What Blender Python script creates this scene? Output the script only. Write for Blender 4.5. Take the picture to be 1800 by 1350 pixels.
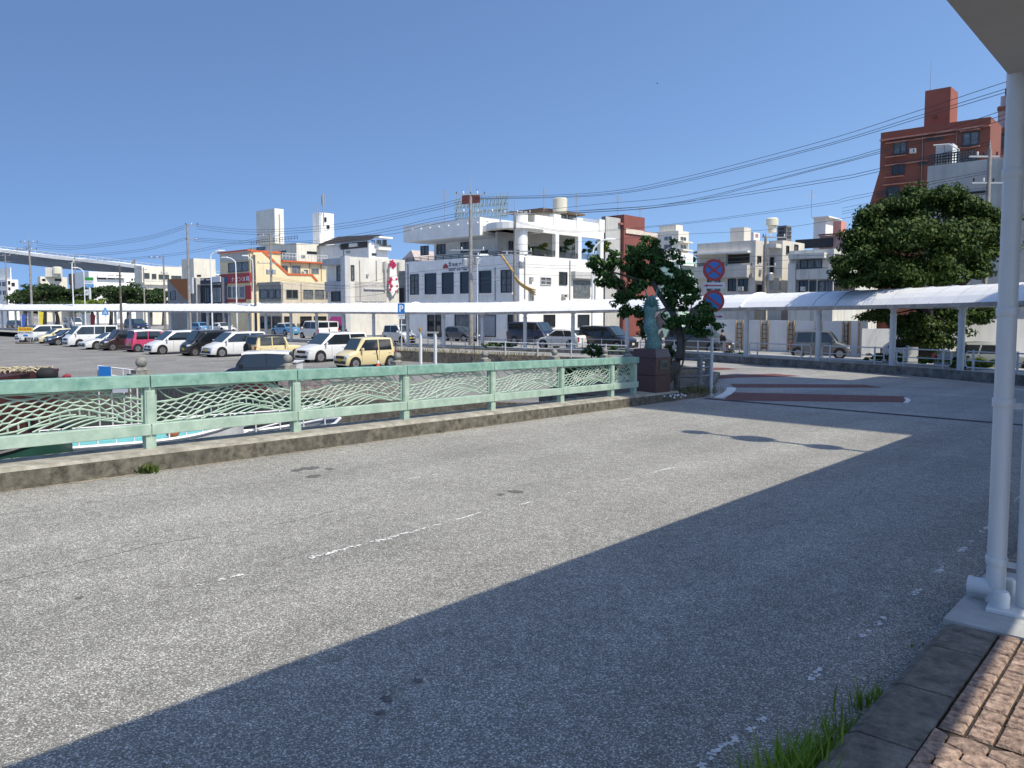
import bpy, bmesh, math, random
from mathutils import Vector, Matrix
R=math.radians; rnd=random.Random(7)
for o in list(bpy.data.objects): bpy.data.objects.remove(o)
SC=bpy.context.scene; COL=SC.collection
# ---------------- camera, world, sun, exposure ----------------
F=1350.; CX=900.; CY=637.; HZ=546.; TH=math.atan((CY-HZ)/F); EYE=1.85
cd=bpy.data.cameras.new('camera'); cam=bpy.data.objects.new('camera',cd); COL.objects.link(cam); SC.camera=cam
cam.location=(0,0,EYE); cam.rotation_euler=(math.pi/2-TH,0,0)
cd.sensor_width=36; cd.lens=F/1800*36; cd.shift_y=-(675-CY)/1800; cd.clip_start=.05; cd.clip_end=8000
SUN_AZ=131.; SUN_EL=54.
w=bpy.data.worlds.new("World"); SC.world=w; w.use_nodes=True
nt=w.node_tree; bg=nt.nodes['Background']; sky=nt.nodes.new('ShaderNodeTexSky'); sky.sky_type='NISHITA'; sky.sun_disc=False
sky.sun_elevation=R(SUN_EL); sky.sun_rotation=R(SUN_AZ); sky.altitude=0; sky.air_density=1.0; sky.dust_density=.6; sky.ozone_density=3.0
sv=nt.nodes.new('ShaderNodeTexCoord'); sm=nt.nodes.new('ShaderNodeMapping'); sm.inputs['Location'].default_value=(.06,-.06,.185); sm.inputs['Rotation'].default_value=(0,R(9),0); sm.inputs['Scale'].default_value=(1,1,1.12)
nt.links.new(sv.outputs['Generated'],sm.inputs[0]); nrm=nt.nodes.new('ShaderNodeVectorMath'); nrm.operation='NORMALIZE'; nt.links.new(sm.outputs[0],nrm.inputs[0]); nt.links.new(nrm.outputs[0],sky.inputs[0])
hs=nt.nodes.new('ShaderNodeHueSaturation'); hs.inputs['Hue'].default_value=.502; hs.inputs['Saturation'].default_value=1.07; nt.links.new(sky.outputs[0],hs.inputs['Color']); nt.links.new(hs.outputs[0],bg.inputs[0]); bg.inputs[1].default_value=.15
sl=bpy.data.lights.new('sun','SUN'); sl.energy=3.7; sl.angle=R(.5); sl.color=(1,.925,.79)
so=bpy.data.objects.new('sun',sl); COL.objects.link(so)
sd=Vector((math.cos(R(SUN_EL))*math.sin(R(SUN_AZ)),math.cos(R(SUN_EL))*math.cos(R(SUN_AZ)),math.sin(R(SUN_EL))))
so.rotation_euler=sd.to_track_quat('Z','Y').to_euler(); so.location=(20,-20,40)
SC.view_settings.view_transform='Standard'; SC.view_settings.look='None'; SC.view_settings.exposure=0.38; SC.view_settings.gamma=1
# ---------------- geometry of the place ----------------
AZ=R(42.); SN,CS=math.sin(AZ),math.cos(AZ); SL=.028
def XY(s,t): return (s*SN+t*CS, s*CS-t*SN)          # along / across the bridge -> world
def ST(x,y): return (x*SN+y*CS, x*CS-y*SN)
def GZ(s): return -SL*min(max(s,-30),42.5)
def ray(px,py):
    u=(px-CX)/F; v=(CY-py)/F
    return Vector((u, math.cos(TH)+v*math.sin(TH), -math.sin(TH)+v*math.cos(TH)))
def at(px,py,z):
    d=ray(px,py); k=(z-EYE)/d.z; return Vector((d.x*k,d.y*k,z))
def atd(px,py,y):
    d=ray(px,py); k=y/d.y; return Vector((d.x*k,y,EYE+d.z*k))
def atg(px,py,off=0.):                               # point on the sloping bridge road
    d=ray(px,py); s,_=ST(d.x,d.y); k=(off-EYE)/(d.z+SL*s); x,y=d.x*k,d.y*k
    s,_=ST(x,y)
    if s>42.5: return at(px,py,off+GZ(99))
    return Vector((x,y,off-SL*s))
# ---------------- materials ----------------
MC={}
def M(name,col,rough=.7,var=.12,scale=3.,bump=0.,bscale=60.,metal=0.,coat=0.,streak=0.,spec=.5,dark=None,detail=6,emit=0.):
    if name in MC: return MC[name]
    m=bpy.data.materials.new(name); m.use_nodes=True; n=m.node_tree.nodes; l=m.node_tree.links
    b=n['Principled BSDF']; b.inputs['Roughness'].default_value=rough; b.inputs['Metallic'].default_value=metal
    b.inputs['Specular IOR Level'].default_value=spec
    if coat: b.inputs['Coat Weight'].default_value=coat; b.inputs['Coat Roughness'].default_value=.04
    c=(*col,1)
    tc=n.new('ShaderNodeTexCoord')
    if var or streak:
        nz=n.new('ShaderNodeTexNoise'); nz.inputs['Scale'].default_value=scale; nz.inputs['Detail'].default_value=detail; nz.inputs['Roughness'].default_value=.65
        l.new(tc.outputs['Object'],nz.inputs['Vector'])
        mx=n.new('ShaderNodeMix'); mx.data_type='RGBA'
        lo=dark if dark else tuple(x*(1-var*2) for x in col)
        mx.inputs[6].default_value=(*lo,1); mx.inputs[7].default_value=(*[min(1,x*(1+var*.8)) for x in col],1)
        mr=n.new('ShaderNodeMapRange'); mr.inputs[1].default_value=.3; mr.inputs[2].default_value=.68
        l.new(nz.outputs[0],mr.inputs[0]); l.new(mr.outputs[0],mx.inputs[0]); out=mx.outputs[2]
        if streak:
            mp=n.new('ShaderNodeMapping'); mp.inputs['Scale'].default_value=(2.2,2.2,.16); l.new(tc.outputs['Object'],mp.inputs[0])
            n2=n.new('ShaderNodeTexNoise'); n2.inputs['Scale'].default_value=1.6; n2.inputs['Detail'].default_value=7; l.new(mp.outputs[0],n2.inputs['Vector'])
            r2=n.new('ShaderNodeMapRange'); r2.inputs[1].default_value=.5; r2.inputs[2].default_value=.78; r2.inputs[3].default_value=0; r2.inputs[4].default_value=streak
            l.new(n2.outputs[0],r2.inputs[0]); m2=n.new('ShaderNodeMix'); m2.data_type='RGBA'; m2.inputs[7].default_value=(*[x*.42+.012 for x in col],1)
            l.new(r2.outputs[0],m2.inputs[0]); l.new(out,m2.inputs[6]); out=m2.outputs[2]
        l.new(out,b.inputs['Base Color'])
    else: b.inputs['Base Color'].default_value=c
    if bump:
        n3=n.new('ShaderNodeTexNoise'); n3.inputs['Scale'].default_value=bscale; n3.inputs['Detail'].default_value=4; l.new(tc.outputs['Object'],n3.inputs['Vector'])
        bp=n.new('ShaderNodeBump'); bp.inputs['Strength'].default_value=bump; bp.inputs['Distance'].default_value=.02; l.new(n3.outputs[0],bp.inputs['Height']); l.new(bp.outputs[0],b.inputs['Normal'])
    if emit: b.inputs['Emission Color'].default_value=c; b.inputs['Emission Strength'].default_value=emit
    MC[name]=m; return m
def asphalt(name,base,speck,lightc,sc=1.,wear=.3):
    m=bpy.data.materials.new(name); m.use_nodes=True; n=m.node_tree.nodes; l=m.node_tree.links; b=n['Principled BSDF']
    b.inputs['Roughness'].default_value=.82; b.inputs['Specular IOR Level'].default_value=.35
    tc=n.new('ShaderNodeTexCoord')
    vo=n.new('ShaderNodeTexVoronoi'); vo.inputs['Scale'].default_value=75*sc; l.new(tc.outputs['Object'],vo.inputs['Vector'])
    sep=n.new('ShaderNodeSeparateColor'); l.new(vo.outputs['Color'],sep.inputs[0])
    cr=n.new('ShaderNodeValToRGB'); e=cr.color_ramp.elements; e[0].position=0; e[0].color=(*base,1); e[1].position=1; e[1].color=(*lightc,1)
    k=cr.color_ramp.elements.new(.45); k.color=(*[x*1.25 for x in base],1); k=cr.color_ramp.elements.new(.8); k.color=(*speck,1)
    l.new(sep.outputs[0],cr.inputs[0])
    nz=n.new('ShaderNodeTexNoise'); nz.inputs['Scale'].default_value=.5; nz.inputs['Detail'].default_value=9; nz.inputs['Roughness'].default_value=.6; l.new(tc.outputs['Object'],nz.inputs['Vector'])
    mr=n.new('ShaderNodeMapRange'); mr.inputs[1].default_value=.3; mr.inputs[2].default_value=.7; mr.inputs[3].default_value=1-wear; mr.inputs[4].default_value=1+wear*.5; l.new(nz.outputs[0],mr.inputs[0])
    n4=n.new('ShaderNodeTexNoise'); n4.inputs['Scale'].default_value=9; n4.inputs['Detail'].default_value=5; l.new(tc.outputs['Object'],n4.inputs['Vector'])
    m4=n.new('ShaderNodeMapRange'); m4.inputs[1].default_value=.3; m4.inputs[2].default_value=.7; m4.inputs[3].default_value=.86; m4.inputs[4].default_value=1.1; l.new(n4.outputs[0],m4.inputs[0])
    mm=n.new('ShaderNodeMath'); mm.operation='MULTIPLY'; l.new(mr.outputs[0],mm.inputs[0]); l.new(m4.outputs[0],mm.inputs[1])
    mpp=n.new('ShaderNodeMapping'); mpp.inputs['Rotation'].default_value=(0,0,-(math.pi/2-AZ)); l.new(tc.outputs['Object'],mpp.inputs[0])
    mp2=n.new('ShaderNodeMapping'); mp2.inputs['Scale'].default_value=(.07,1.1,1); l.new(mpp.outputs[0],mp2.inputs[0])
    n5=n.new('ShaderNodeTexNoise'); n5.inputs['Scale'].default_value=1.; n5.inputs['Detail'].default_value=5; l.new(mp2.outputs[0],n5.inputs['Vector'])
    m5=n.new('ShaderNodeMapRange'); m5.inputs[1].default_value=.33; m5.inputs[2].default_value=.66; m5.inputs[3].default_value=.86; m5.inputs[4].default_value=1.08; l.new(n5.outputs[0],m5.inputs[0])
    m6=n.new('ShaderNodeMath'); m6.operation='MULTIPLY'; l.new(mm.outputs[0],m6.inputs[0]); l.new(m5.outputs[0],m6.inputs[1]); mm=m6
    mu=n.new('ShaderNodeVectorMath'); mu.operation='SCALE'; l.new(cr.outputs[0],mu.inputs[0]); l.new(mm.outputs[0],mu.inputs['Scale'])
    # a few cracks and dark spots
    l.new(mu.outputs[0],b.inputs['Base Color'])
    bp=n.new('ShaderNodeBump'); bp.inputs['Strength'].default_value=.6; bp.inputs['Distance'].default_value=.012; l.new(vo.outputs['Distance'],bp.inputs['Height']); bp.invert=True; l.new(bp.outputs[0],b.inputs['Normal'])
    MC[name]=m; return m
# ---------------- mesh helpers ----------------
class MB:
    def __init__(s): s.v=[]; s.f=[]
    def add(s,vs,fs):
        k=len(s.v); s.v+= [tuple(v) for v in vs]; s.f+=[tuple(i+k for i in f) for f in fs]; return s
    def box(s,c,d,ax=None,ay=None):      # centre, size; ax/ay optional horizontal unit axes
        ax=Vector(ax) if ax else Vector((1,0,0)); az=Vector((0,0,1)); ay=Vector(ay) if ay else az.cross(ax)
        c=Vector(c); vs=[c+ax*(i*d[0]/2)+ay*(j*d[1]/2)+az*(k*d[2]/2) for k in(-1,1) for j in(-1,1) for i in(-1,1)]
        return s.add(vs,[(0,2,3,1),(4,5,7,6),(0,1,5,4),(2,6,7,3),(0,4,6,2),(1,3,7,5)])
    def b2(s,x0,y0,z0,x1,y1,z1): return s.box(((x0+x1)/2,(y0+y1)/2,(z0+z1)/2),(abs(x1-x0),abs(y1-y0),abs(z1-z0)))
    def tube(s,pts,r,n=6,cap=True,r2=None):
        pts=[Vector(p) for p in pts]; N=len(pts); k=len(s.v)
        prev=None
        for i,p in enumerate(pts):
            t=(pts[min(i+1,N-1)]-pts[max(i-1,0)]).normalized()
            up=Vector((0,0,1)) if abs(t.z)<.95 else Vector((1,0,0))
            if prev is not None and abs(prev.dot(t))<.9: up=prev
            a=t.cross(up).normalized(); b=t.cross(a).normalized(); prev=-b if False else up
            rr=r if r2 is None else r+(r2-r)*i/(N-1)
            if isinstance(r,(list,tuple)): rr=r[i]
            for j in range(n):
                q=2*math.pi*j/n; s.v.append(tuple(p+a*(rr*math.cos(q))+b*(rr*math.sin(q))))
        for i in range(N-1):
            for j in range(n):
                s.f.append((k+i*n+j,k+i*n+(j+1)%n,k+(i+1)*n+(j+1)%n,k+(i+1)*n+j))
        if cap: s.f.append(tuple(k+j for j in range(n))[::-1]); s.f.append(tuple(k+(N-1)*n+j for j in range(n)))
        return s
    def lathe(s,c,prof,n=16,axis=None):
        c=Vector(c); k=len(s.v); N=len(prof)
        if axis is None: A,B,Z=Vector((1,0,0)),Vector((0,1,0)),Vector((0,0,1))
        else:
            Z=Vector(axis).normalized(); up=Vector((0,0,1)) if abs(Z.z)<.9 else Vector((1,0,0)); A=Z.cross(up).normalized(); B=Z.cross(A)
        for r,z in prof:
            for j in range(n):
                q=2*math.pi*j/n; s.v.append(tuple(c+A*(r*math.cos(q))+B*(r*math.sin(q))+Z*z))
        for i in range(N-1):
            for j in range(n): s.f.append((k+i*n+j,k+i*n+(j+1)%n,k+(i+1)*n+(j+1)%n,k+(i+1)*n+j))
        s.f.append(tuple(k+j for j in range(n))[::-1]); s.f.append(tuple(k+(N-1)*n+j for j in range(n)))
        return s
    def sphere(s,c,r,n=14,sq=1.): return s.lathe(c,[(max(.001,r*math.sin(math.pi*i/10)),-r*sq*math.cos(math.pi*i/10)) for i in range(11)],n)
    def prism(s,poly,off):               # 3D polygon extruded by vector
        off=Vector(off); n=len(poly); k=len(s.v)
        s.v+=[tuple(Vector(p)) for p in poly]+[tuple(Vector(p)+off) for p in poly]
        s.f.append(tuple(k+i for i in range(n))[::-1]); s.f.append(tuple(k+n+i for i in range(n)))
        for i in range(n): j=(i+1)%n; s.f.append((k+i,k+j,k+n+j,k+n+i))
        return s
    def poly(s,p): return s.add(p,[tuple(range(len(p)))])
    def build(s,name,mat,parent=None,smooth=False,bevel=0.,loc=None):
        me=bpy.data.meshes.new(name); me.from_pydata(s.v,[],s.f); me.update()
        bm=bmesh.new(); bm.from_mesh(me); bmesh.ops.recalc_face_normals(bm,faces=bm.faces)
        if bevel: bmesh.ops.bevel(bm,geom=list(bm.edges),offset=bevel,segments=1,affect='EDGES')
        bm.to_mesh(me); bm.free()
        for m in (mat if isinstance(mat,(list,tuple)) else [mat]): me.materials.append(m)
        if smooth: me.shade_smooth() if smooth is True else me.shade_auto_smooth() if hasattr(me,'shade_auto_smooth') else me.shade_smooth()
        o=bpy.data.objects.new(name,me); COL.objects.link(o)
        if parent: o.parent=parent
        if loc: o.location=loc
        return o
def smooth_sharp(o,ang=40):
    me=o.data
    bm=bmesh.new(); bm.from_mesh(me)
    for f in bm.faces: f.smooth=True
    for e in bm.edges:
        if len(e.link_faces)==2 and e.calc_face_angle(0)>R(ang): e.smooth=False
    bm.to_mesh(me); bm.free(); return o
def tag(o,label=None,cat=None,group=None,kind=None):
    if label: o['label']=label
    if cat: o['category']=cat
    if group: o['group']=group
    if kind: o['kind']=kind
    return o
def E(name,label,cat,loc=(0,0,0),rz=0,group=None):
    o=bpy.data.objects.new(name,None); COL.objects.link(o); o.location=loc; o.rotation_euler=(0,0,rz); o.empty_display_size=.2
    return tag(o,label,cat,group)
def kids(o): return [c for c in bpy.data.objects if c.parent==o]
def copy_tree(o,parent=None):
    c=o.copy(); COL.objects.link(c); c.parent=parent
    for ch in kids(o): copy_tree(ch,c)
    return c
FONTM={}
def text(s,size,mat,parent,origin,right,up,name='lettering',depth=.01,fit=None,bold=0.):
    cu=bpy.data.curves.new(name,'FONT'); cu.body=s; cu.size=1; cu.extrude=.5; cu.offset=bold; cu.align_x='LEFT'; cu.resolution_u=3
    o=bpy.data.objects.new(name,cu); COL.objects.link(o); bpy.context.view_layer.update()
    me=bpy.data.meshes.new_from_object(o.evaluated_get(bpy.context.evaluated_depsgraph_get())); bpy.data.objects.remove(o)
    xs=[v.co.x for v in me.vertices] or [0]; ys=[v.co.y for v in me.vertices] or [0]
    x0,x1,y0,y1=min(xs),max(xs),min(ys),max(ys)
    sy=size/max(1e-6,(y1-y0)); sx=(fit/max(1e-6,(x1-x0))) if fit else sy
    r=Vector(right).normalized(); u=Vector(up).normalized(); nn=r.cross(u); O=Vector(origin)
    for v in me.vertices:
        v.co=O+r*((v.co.x-x0)*sx)+u*((v.co.y-y0)*sy)+nn*(v.co.z*depth)
    me.materials.clear(); me.materials.append(mat)
    o=bpy.data.objects.new(name,me); COL.objects.link(o)
    if parent: o.parent=parent
    return o
def parent_keep(o,p):
    o.parent=p; return o
# ---------------- materials in use ----------------
def leafm(name,a,b,tr=.25):
    m=bpy.data.materials.new(name); m.use_nodes=True; n=m.node_tree.nodes; l=m.node_tree.links; p=n['Principled BSDF']
    p.inputs['Roughness'].default_value=.55; p.inputs['Specular IOR Level'].default_value=.25
    g=n.new('ShaderNodeNewGeometry'); mx=n.new('ShaderNodeMix'); mx.data_type='RGBA'; mx.inputs[6].default_value=(*a,1); mx.inputs[7].default_value=(*b,1)
    l.new(g.outputs['Random Per Island'],mx.inputs[0]); l.new(mx.outputs[2],p.inputs['Base Color'])
    t=n.new('ShaderNodeBsdfTranslucent'); l.new(mx.outputs[2],t.inputs[0]); ms=n.new('ShaderNodeMixShader'); ms.inputs[0].default_value=tr
    l.new(p.outputs[0],ms.inputs[1]); l.new(t.outputs[0],ms.inputs[2]); l.new(ms.outputs[0],n['Material Output'].inputs[0]); MC[name]=m; return m
def leafm_(n): return leafm(n,(.13,.24,.02),(.24,.36,.05),.35)
ROAD=asphalt('road_asphalt',(.185,.178,.158),(.43,.418,.375),(.88,.86,.78),2.0,.16)
LOTM=asphalt('lot_asphalt',(.18,.175,.16),(.26,.25,.235),(.42,.41,.38),.5,.25)
STRM=asphalt('street_asphalt',(.24,.235,.22),(.36,.35,.33),(.6,.58,.55),.8,.18)
KFACE=M('stained_kerb_face',(.17,.155,.12),.92,.35,9,.7,90,streak=1.,dark=(.03,.026,.018),detail=12)
KTOPC=M('kerb_top_concrete',(.36,.34,.285),.9,.3,5,.5,90,dark=(.17,.155,.12),detail=10)
CONC=M('weathered_concrete',(.235,.205,.16),.9,.3,7,.6,80,streak=1.,dark=(.06,.048,.034),detail=12)
KTOP=M('kerb_stone_worn',(.24,.215,.18),.9,.35,9,.8,120,dark=(.075,.066,.055),detail=12)
PALEC=M('pale_concrete',(.42,.43,.42),.85,.14,4,.25,90)
GREEN=M('patina_green',(.27,.42,.345),.55,.15,6,.12,50,dark=(.12,.27,.22),detail=12,streak=.25)
GREENL=M('patina_green_light',(.41,.51,.42),.55,.12,5,.12,50,dark=(.26,.38,.30),detail=10,streak=.3)
STONE=M('grey_granite',(.26,.245,.22),.75,.25,14,.3,90)
WHITEP=M('white_steel_paint',(.70,.72,.71),.35,.03,2,.03,30)
CANW=M('canopy_white',(.84,.84,.83),.45,.04,1.3,.0,30,streak=.12)
BEAMG=M('canopy_beam',(.40,.37,.33),.7,.22,1.5,.1,30,streak=.5)
POSTG=M('canopy_post_paint',(.56,.59,.60),.5,.06,1.2,.05,30,streak=.15)
RAILW=M('guard_rail_paint',(.52,.55,.57),.45,.08,4)
LINE=M('worn_white_paint',(.78,.78,.76),.8,.12,9)
REDP=M('red_road_paint',(.17,.065,.055),.85,.2,4,.4,120)
DARK=M('black_rubber',(.015,.015,.016),.8,0)
EARTH=M('soil',(.12,.095,.07),.95,.3,3,.6,30)
GRASSM=leafm_('grass_blades')
DRYG=M('dry_grass',(.30,.26,.12),.8,.3,6)
# ---------------- ground sheets ----------------
def tL(s): return -9.25-.052*s
def W3(s,t,dz=0.): x,y=XY(s,t); return Vector((x,y,GZ(s)+dz))
LOTZ=-1.42; GR=-1.25
def struct(name,mb,mat,**k): o=mb.build(name,mat,**k); return tag(o,kind='structure')
# water far and near
m=MB(); m.poly([(-400,-60,-3.3),(60,-60,-3.3),(60,60,-3.3),(-400,60,-3.3)])
wm=M('harbour_water',(.012,.03,.032),.08,.2,1,.9,2.5); struct('water',m,wm)
# quay edge line (world xy), from far left to the bridge corner
Q=[(-600,38.5),(-25,38.2),(-17.5,36.3),(-10.5,31.),(-6.5,28.),(-1.,27.2),(2.2,26.3),(4.4,24.4),(4.2,21.6)]
# upper road boundary, starting at the bridge corner
UB=[(4.2,21.6),(6.2,24.5),(8.2,31.),(8.,38.),(6.6,42.6),(2.,45.2),(-2.4,46.6),(-7.7,50.2),(-11.5,52.5),(-14.,55.8)]
m=MB(); GL=[(-3000,38.5)]+Q[:]+[(60,21.6),(3000,21.6)]
for a_,b_ in zip(GL[:-1],GL[1:]):
    m.poly([(a_[0],a_[1],-1.46),(b_[0],b_[1],-1.46),(b_[0],130,-1.46),(a_[0],130,-1.46)])
m.poly([(-3000,130,-1.46),(3000,130,-1.46),(3000,4000,-1.46),(-3000,4000,-1.46)])
struct('ground',m,M('far_ground',(.16,.15,.13),.9,.2,.1))
m=MB(); g=[(x,y,LOTZ) for x,y in Q[:-1]]+[(x,y,LOTZ) for x,y in UB]; g+=[(-90,120,LOTZ),(-600,480,LOTZ)]; m.poly(g); struct('parking_lot',m,LOTM)
# bridge road + junction, a sloping sheet cut into strips along s
m=MB()
def strip(sa,sb,t0,t1,n=1,dz=0.):
    for i in range(n):
        a=sa+(sb-sa)*i/n; b=sa+(sb-sa)*(i+1)/n
        m.poly([W3(a,t0(a),dz),W3(b,t0(b),dz),W3(b,t1(b),dz),W3(a,t1(a),dz)])
strip(-30,0,tL,lambda s:-1.2,1); strip(0,17.9,tL,lambda s:-1.2,6); strip(17.9,42.5,lambda s:-60,lambda s:60,6)
m.poly([W3(42.5,-60),W3(42.5,60),W3(300,60),W3(300,-60)])
rd=m
# clip junction sheet against the upper-road boundary by building it as its own polygon instead
m=MB(); strip(-30,0,tL,lambda s:-1.13,1); strip(0,17.9,tL,lambda s:-1.13,6)
struct('bridge_road',m,ROAD)
def zs(x,y): return GZ(ST(x,y)[0])
def fan(poly,cut,dz=0.):
    """clip polygon by the line s=42.5 into sloping part and flat part"""
    out=[]
    for side in(0,1):
        res=[]; n=len(poly)
        for i in range(n):
            a,b=poly[i],poly[(i+1)%n]; sa,sb=ST(*a)[0]-cut,ST(*b)[0]-cut
            ina=(sa<=0) if side==0 else (sa>=0); inb=(sb<=0) if side==0 else (sb>=0)
            if ina: res.append(a)
            if ina!=inb: k=sa/(sa-sb); res.append((a[0]+(b[0]-a[0])*k,a[1]+(b[1]-a[1])*k))
        if len(res)>2: out.append([(x,y,zs(x,y)+dz) for x,y in res])
    return out
jp=[XY(17.9,tL(17.9)),(4.2,21.6)]+UB[1:]+[(-24,63),(-44,79),(-58,92),(-95,122),(-330,300),(-300,420),(120,420),(260,120)]+[XY(60,70),XY(17.9,70)]
jp=[tuple(p) for p in jp]
m=MB()
for p in fan(jp,42.5): m.poly(p)
struct('junction_road',m,STRM)
# retaining wall of the quay and of the upper road
m=MB()
for a,b in zip(Q[1:-1],Q[2:]):
    m.prism([(a[0],a[1],LOTZ+.03),(b[0],b[1],LOTZ+.03),(b[0],b[1],-3.6),(a[0],a[1],-3.6)],(.0,.35,0))
m.prism([(-300,38.4,LOTZ+.03),(-25,38.2,LOTZ+.03),(-25,38.2,-3.6),(-300,38.4,-3.6)],(0,.35,0))
struct('quay_wall',m,CONC)
m=MB()
for a,b in zip(UB[:-1],UB[1:]):
    za,zb=zs(*a),zs(*b); d=Vector((b[0]-a[0],b[1]-a[1],0)).normalized(); nn=Vector((-d.y,d.x,0))*.22
    m.prism([(a[0],a[1],za+.16),(b[0],b[1],zb+.16),(b[0],b[1],LOTZ-.3),(a[0],a[1],LOTZ-.3)],-nn)
struct('retaining_kerb',m,CONC)
# bridge kerb (left) with stained face
m=MB(); mt=MB(); ss=[-10,-4,0]+[i for i in range(3,18,3)]+[17.9]
for a,b in zip(ss[:-1],ss[1:]):
    A=[W3(a,tL(a),-.02),W3(a,tL(a)-.015,.2),W3(a,tL(a)-.05,.235),W3(a,tL(a)-.62,.25),W3(a,tL(a)-.62,-.9)]
    B=[W3(b,tL(b),-.02),W3(b,tL(b)-.015,.2),W3(b,tL(b)-.05,.235),W3(b,tL(b)-.62,.25),W3(b,tL(b)-.62,-.9)]
    m.poly([A[0],A[1],B[1],B[0]]); m.poly([A[3],A[4],B[4],B[3]]); mt.poly([A[1],A[2],B[2],B[1]]); mt.poly([A[2],A[3],B[3],B[2]])
struct('bridge_kerb_top',mt,KTOPC)
struct('bridge_kerb',m,KFACE)
# corner island behind the bridge end (pedestal, tree, pipe rail stand on it)
m=MB(); isl=[W3(15.7,tL(15.7)-.62),W3(17.9,tL(17.9)),W3(19.3,-10.25),W3(20.6,-10.6),W3(22.4,-11.6),W3(24.5,-13.6),W3(25,-16.2),W3(20,-15.5),W3(15.5,-13)]
m.prism([(p.x,p.y,p.z+.13) for p in isl],(0,0,-2.6)); struct('corner_island',m,CONC)
m=MB(); m.poly([(p.x*.97+.13,p.y*.97+.67,p.z+.15) for p in isl]); struct('planting_soil',m,EARTH)
# right-hand kerb and pavement under the near canopy
m=MB()
s=-4.1
while s<40:
    L=.62; a,b=s,min(s+L-.012,40)
    for (A,B) in [((a,-1.2),(b,-.79))]:
        pts=[W3(a,-1.02,.155),W3(b,-1.02,.155),W3(b,-.79,.16),W3(a,-.79,.16)]
        m.prism([Vector(p) for p in pts],(0,0,-.3))
        m.prism([W3(a,-1.06,.135),W3(b,-1.06,.135),W3(b,-1.018,.153),W3(a,-1.018,.153)],(0,0,-.3))
    s+=L
struct('near_kerb',m,KTOP)
m=MB()
for a,b in((-30,0),(0,42)): m.poly([W3(a,-1.25,-.01),W3(b,-1.25,-.01),W3(b,-.6,-.01),W3(a,-.6,-.01)])
struct('gutter',m,M('dirty_gutter',(.09,.085,.075),.95,.3,6,.6,60))
# paving: rough red-brown blocks
pm=bpy.data.materials.new('paving_blocks'); pm.use_nodes=True; n=pm.node_tree.nodes; l=pm.node_tree.links; b=n['Principled BSDF']; b.inputs['Roughness'].default_value=.8
g=n.new('ShaderNodeNewGeometry'); tc=n.new('ShaderNodeTexCoord'); nz=n.new('ShaderNodeTexNoise'); nz.inputs['Scale'].default_value=26; nz.inputs['Detail'].default_value=8; l.new(tc.outputs['Object'],nz.inputs['Vector'])
c1=n.new('ShaderNodeMix'); c1.data_type='RGBA'; c1.inputs[6].default_value=(.17,.11,.085,1); c1.inputs[7].default_value=(.46,.33,.25,1)
mr=n.new('ShaderNodeMapRange'); mr.inputs[1].default_value=.32; mr.inputs[2].default_value=.66; l.new(nz.outputs[0],mr.inputs[0]); l.new(mr.outputs[0],c1.inputs[0])
hs=n.new('ShaderNodeHueSaturation'); m1=n.new('ShaderNodeMapRange'); m1.inputs[3].default_value=.8; m1.inputs[4].default_value=1.15; l.new(g.outputs['Random Per Island'],m1.inputs[0]); l.new(m1.outputs[0],hs.inputs['Value']); l.new(c1.outputs[2],hs.inputs['Color']); l.new(hs.outputs[0],b.inputs['Base Color'])
bp=n.new('ShaderNodeBump'); bp.inputs['Strength'].default_value=.9; bp.inputs['Distance'].default_value=.03; l.new(nz.outputs[0],bp.inputs['Height']); l.new(bp.outputs[0],b.inputs['Normal'])
m=MB()
def blk(s0,s1,t0,t1,ch=0.):
    z=.145+rnd.uniform(0,.008); e=.0055
    pts=[W3(s0+e,t0+e,z),W3(s1-e,t0+e,z),W3(s1-e,t1-e,z),W3(s0+e,t1-e,z)]
    inn=[W3(s0+e+.008,t0+e+.008,z+.012),W3(s1-e-.008,t0+e+.008,z+.012),W3(s1-e-.008,t1-e-.008,z+.012),W3(s0+e+.008,t1-e-.008,z+.012)]
    k=len(m.v); m.v+=[tuple(p) for p in pts+inn]; m.f+=[(k+4,k+5,k+6,k+7)]+[(k+i,k+(i+1)%4,k+4+(i+1)%4,k+4+i) for i in range(4)]
T0=-.785
s=3.62
while s<5.0:
    for j in range(24): blk(s,s+.108,T0+j*.107,T0+(j+1)*.107)
    s+=.108
# hexagon-like wavy blocks nearer the camera
PP=.108; WD=.15
for i in range(1,26):
    for j in range(-1,22):
        cs=3.60-i*PP+PP*.33; ct=T0+.06+j*WD+(WD/2 if i%2 else 0)
        hexa=[(2*PP/3,0),(PP/3,WD/2),(-PP/3,WD/2),(-2*PP/3,0),(-PP/3,-WD/2),(PP/3,-WD/2)]
        # slanted like the real wavy blocks
        poly=[(cs+a*.93+b*.12,ct+b*.95) for a,b in hexa]
        if all(b<T0 for _,b in poly): continue
        z=.148+rnd.uniform(0,.007); k=len(m.v); N=6
        for a,b_ in poly: m.v.append(tuple(W3(min(a,3.615),max(b_,T0),z)))
        for a,b_ in poly: m.v.append(tuple(W3(min(a+(cs-a)*.1,3.61),max(b_+(ct-b_)*.08,T0+.003),z+.012)))
        m.f.append(tuple(k+N+q for q in range(N)))
        for q in range(N): m.f.append((k+q,k+(q+1)%N,k+N+(q+1)%N,k+N+q))
s=6.35
while s<16:
    for j in range(22): blk(s,s+.108,T0+j*.107,T0+(j+1)*.107)
    s+=.108
struct('pavement_blocks',m,pm)
m=MB()
for a,b in((-30,0),(0,40)): m.poly([W3(a,-.79,.143),W3(b,-.79,.143),W3(b,4,.143),W3(a,4,.143)])
struct('pavement',m,M('paving_joint_sand',(.06,.045,.035),.95,.3,9,.4,80))
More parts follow.
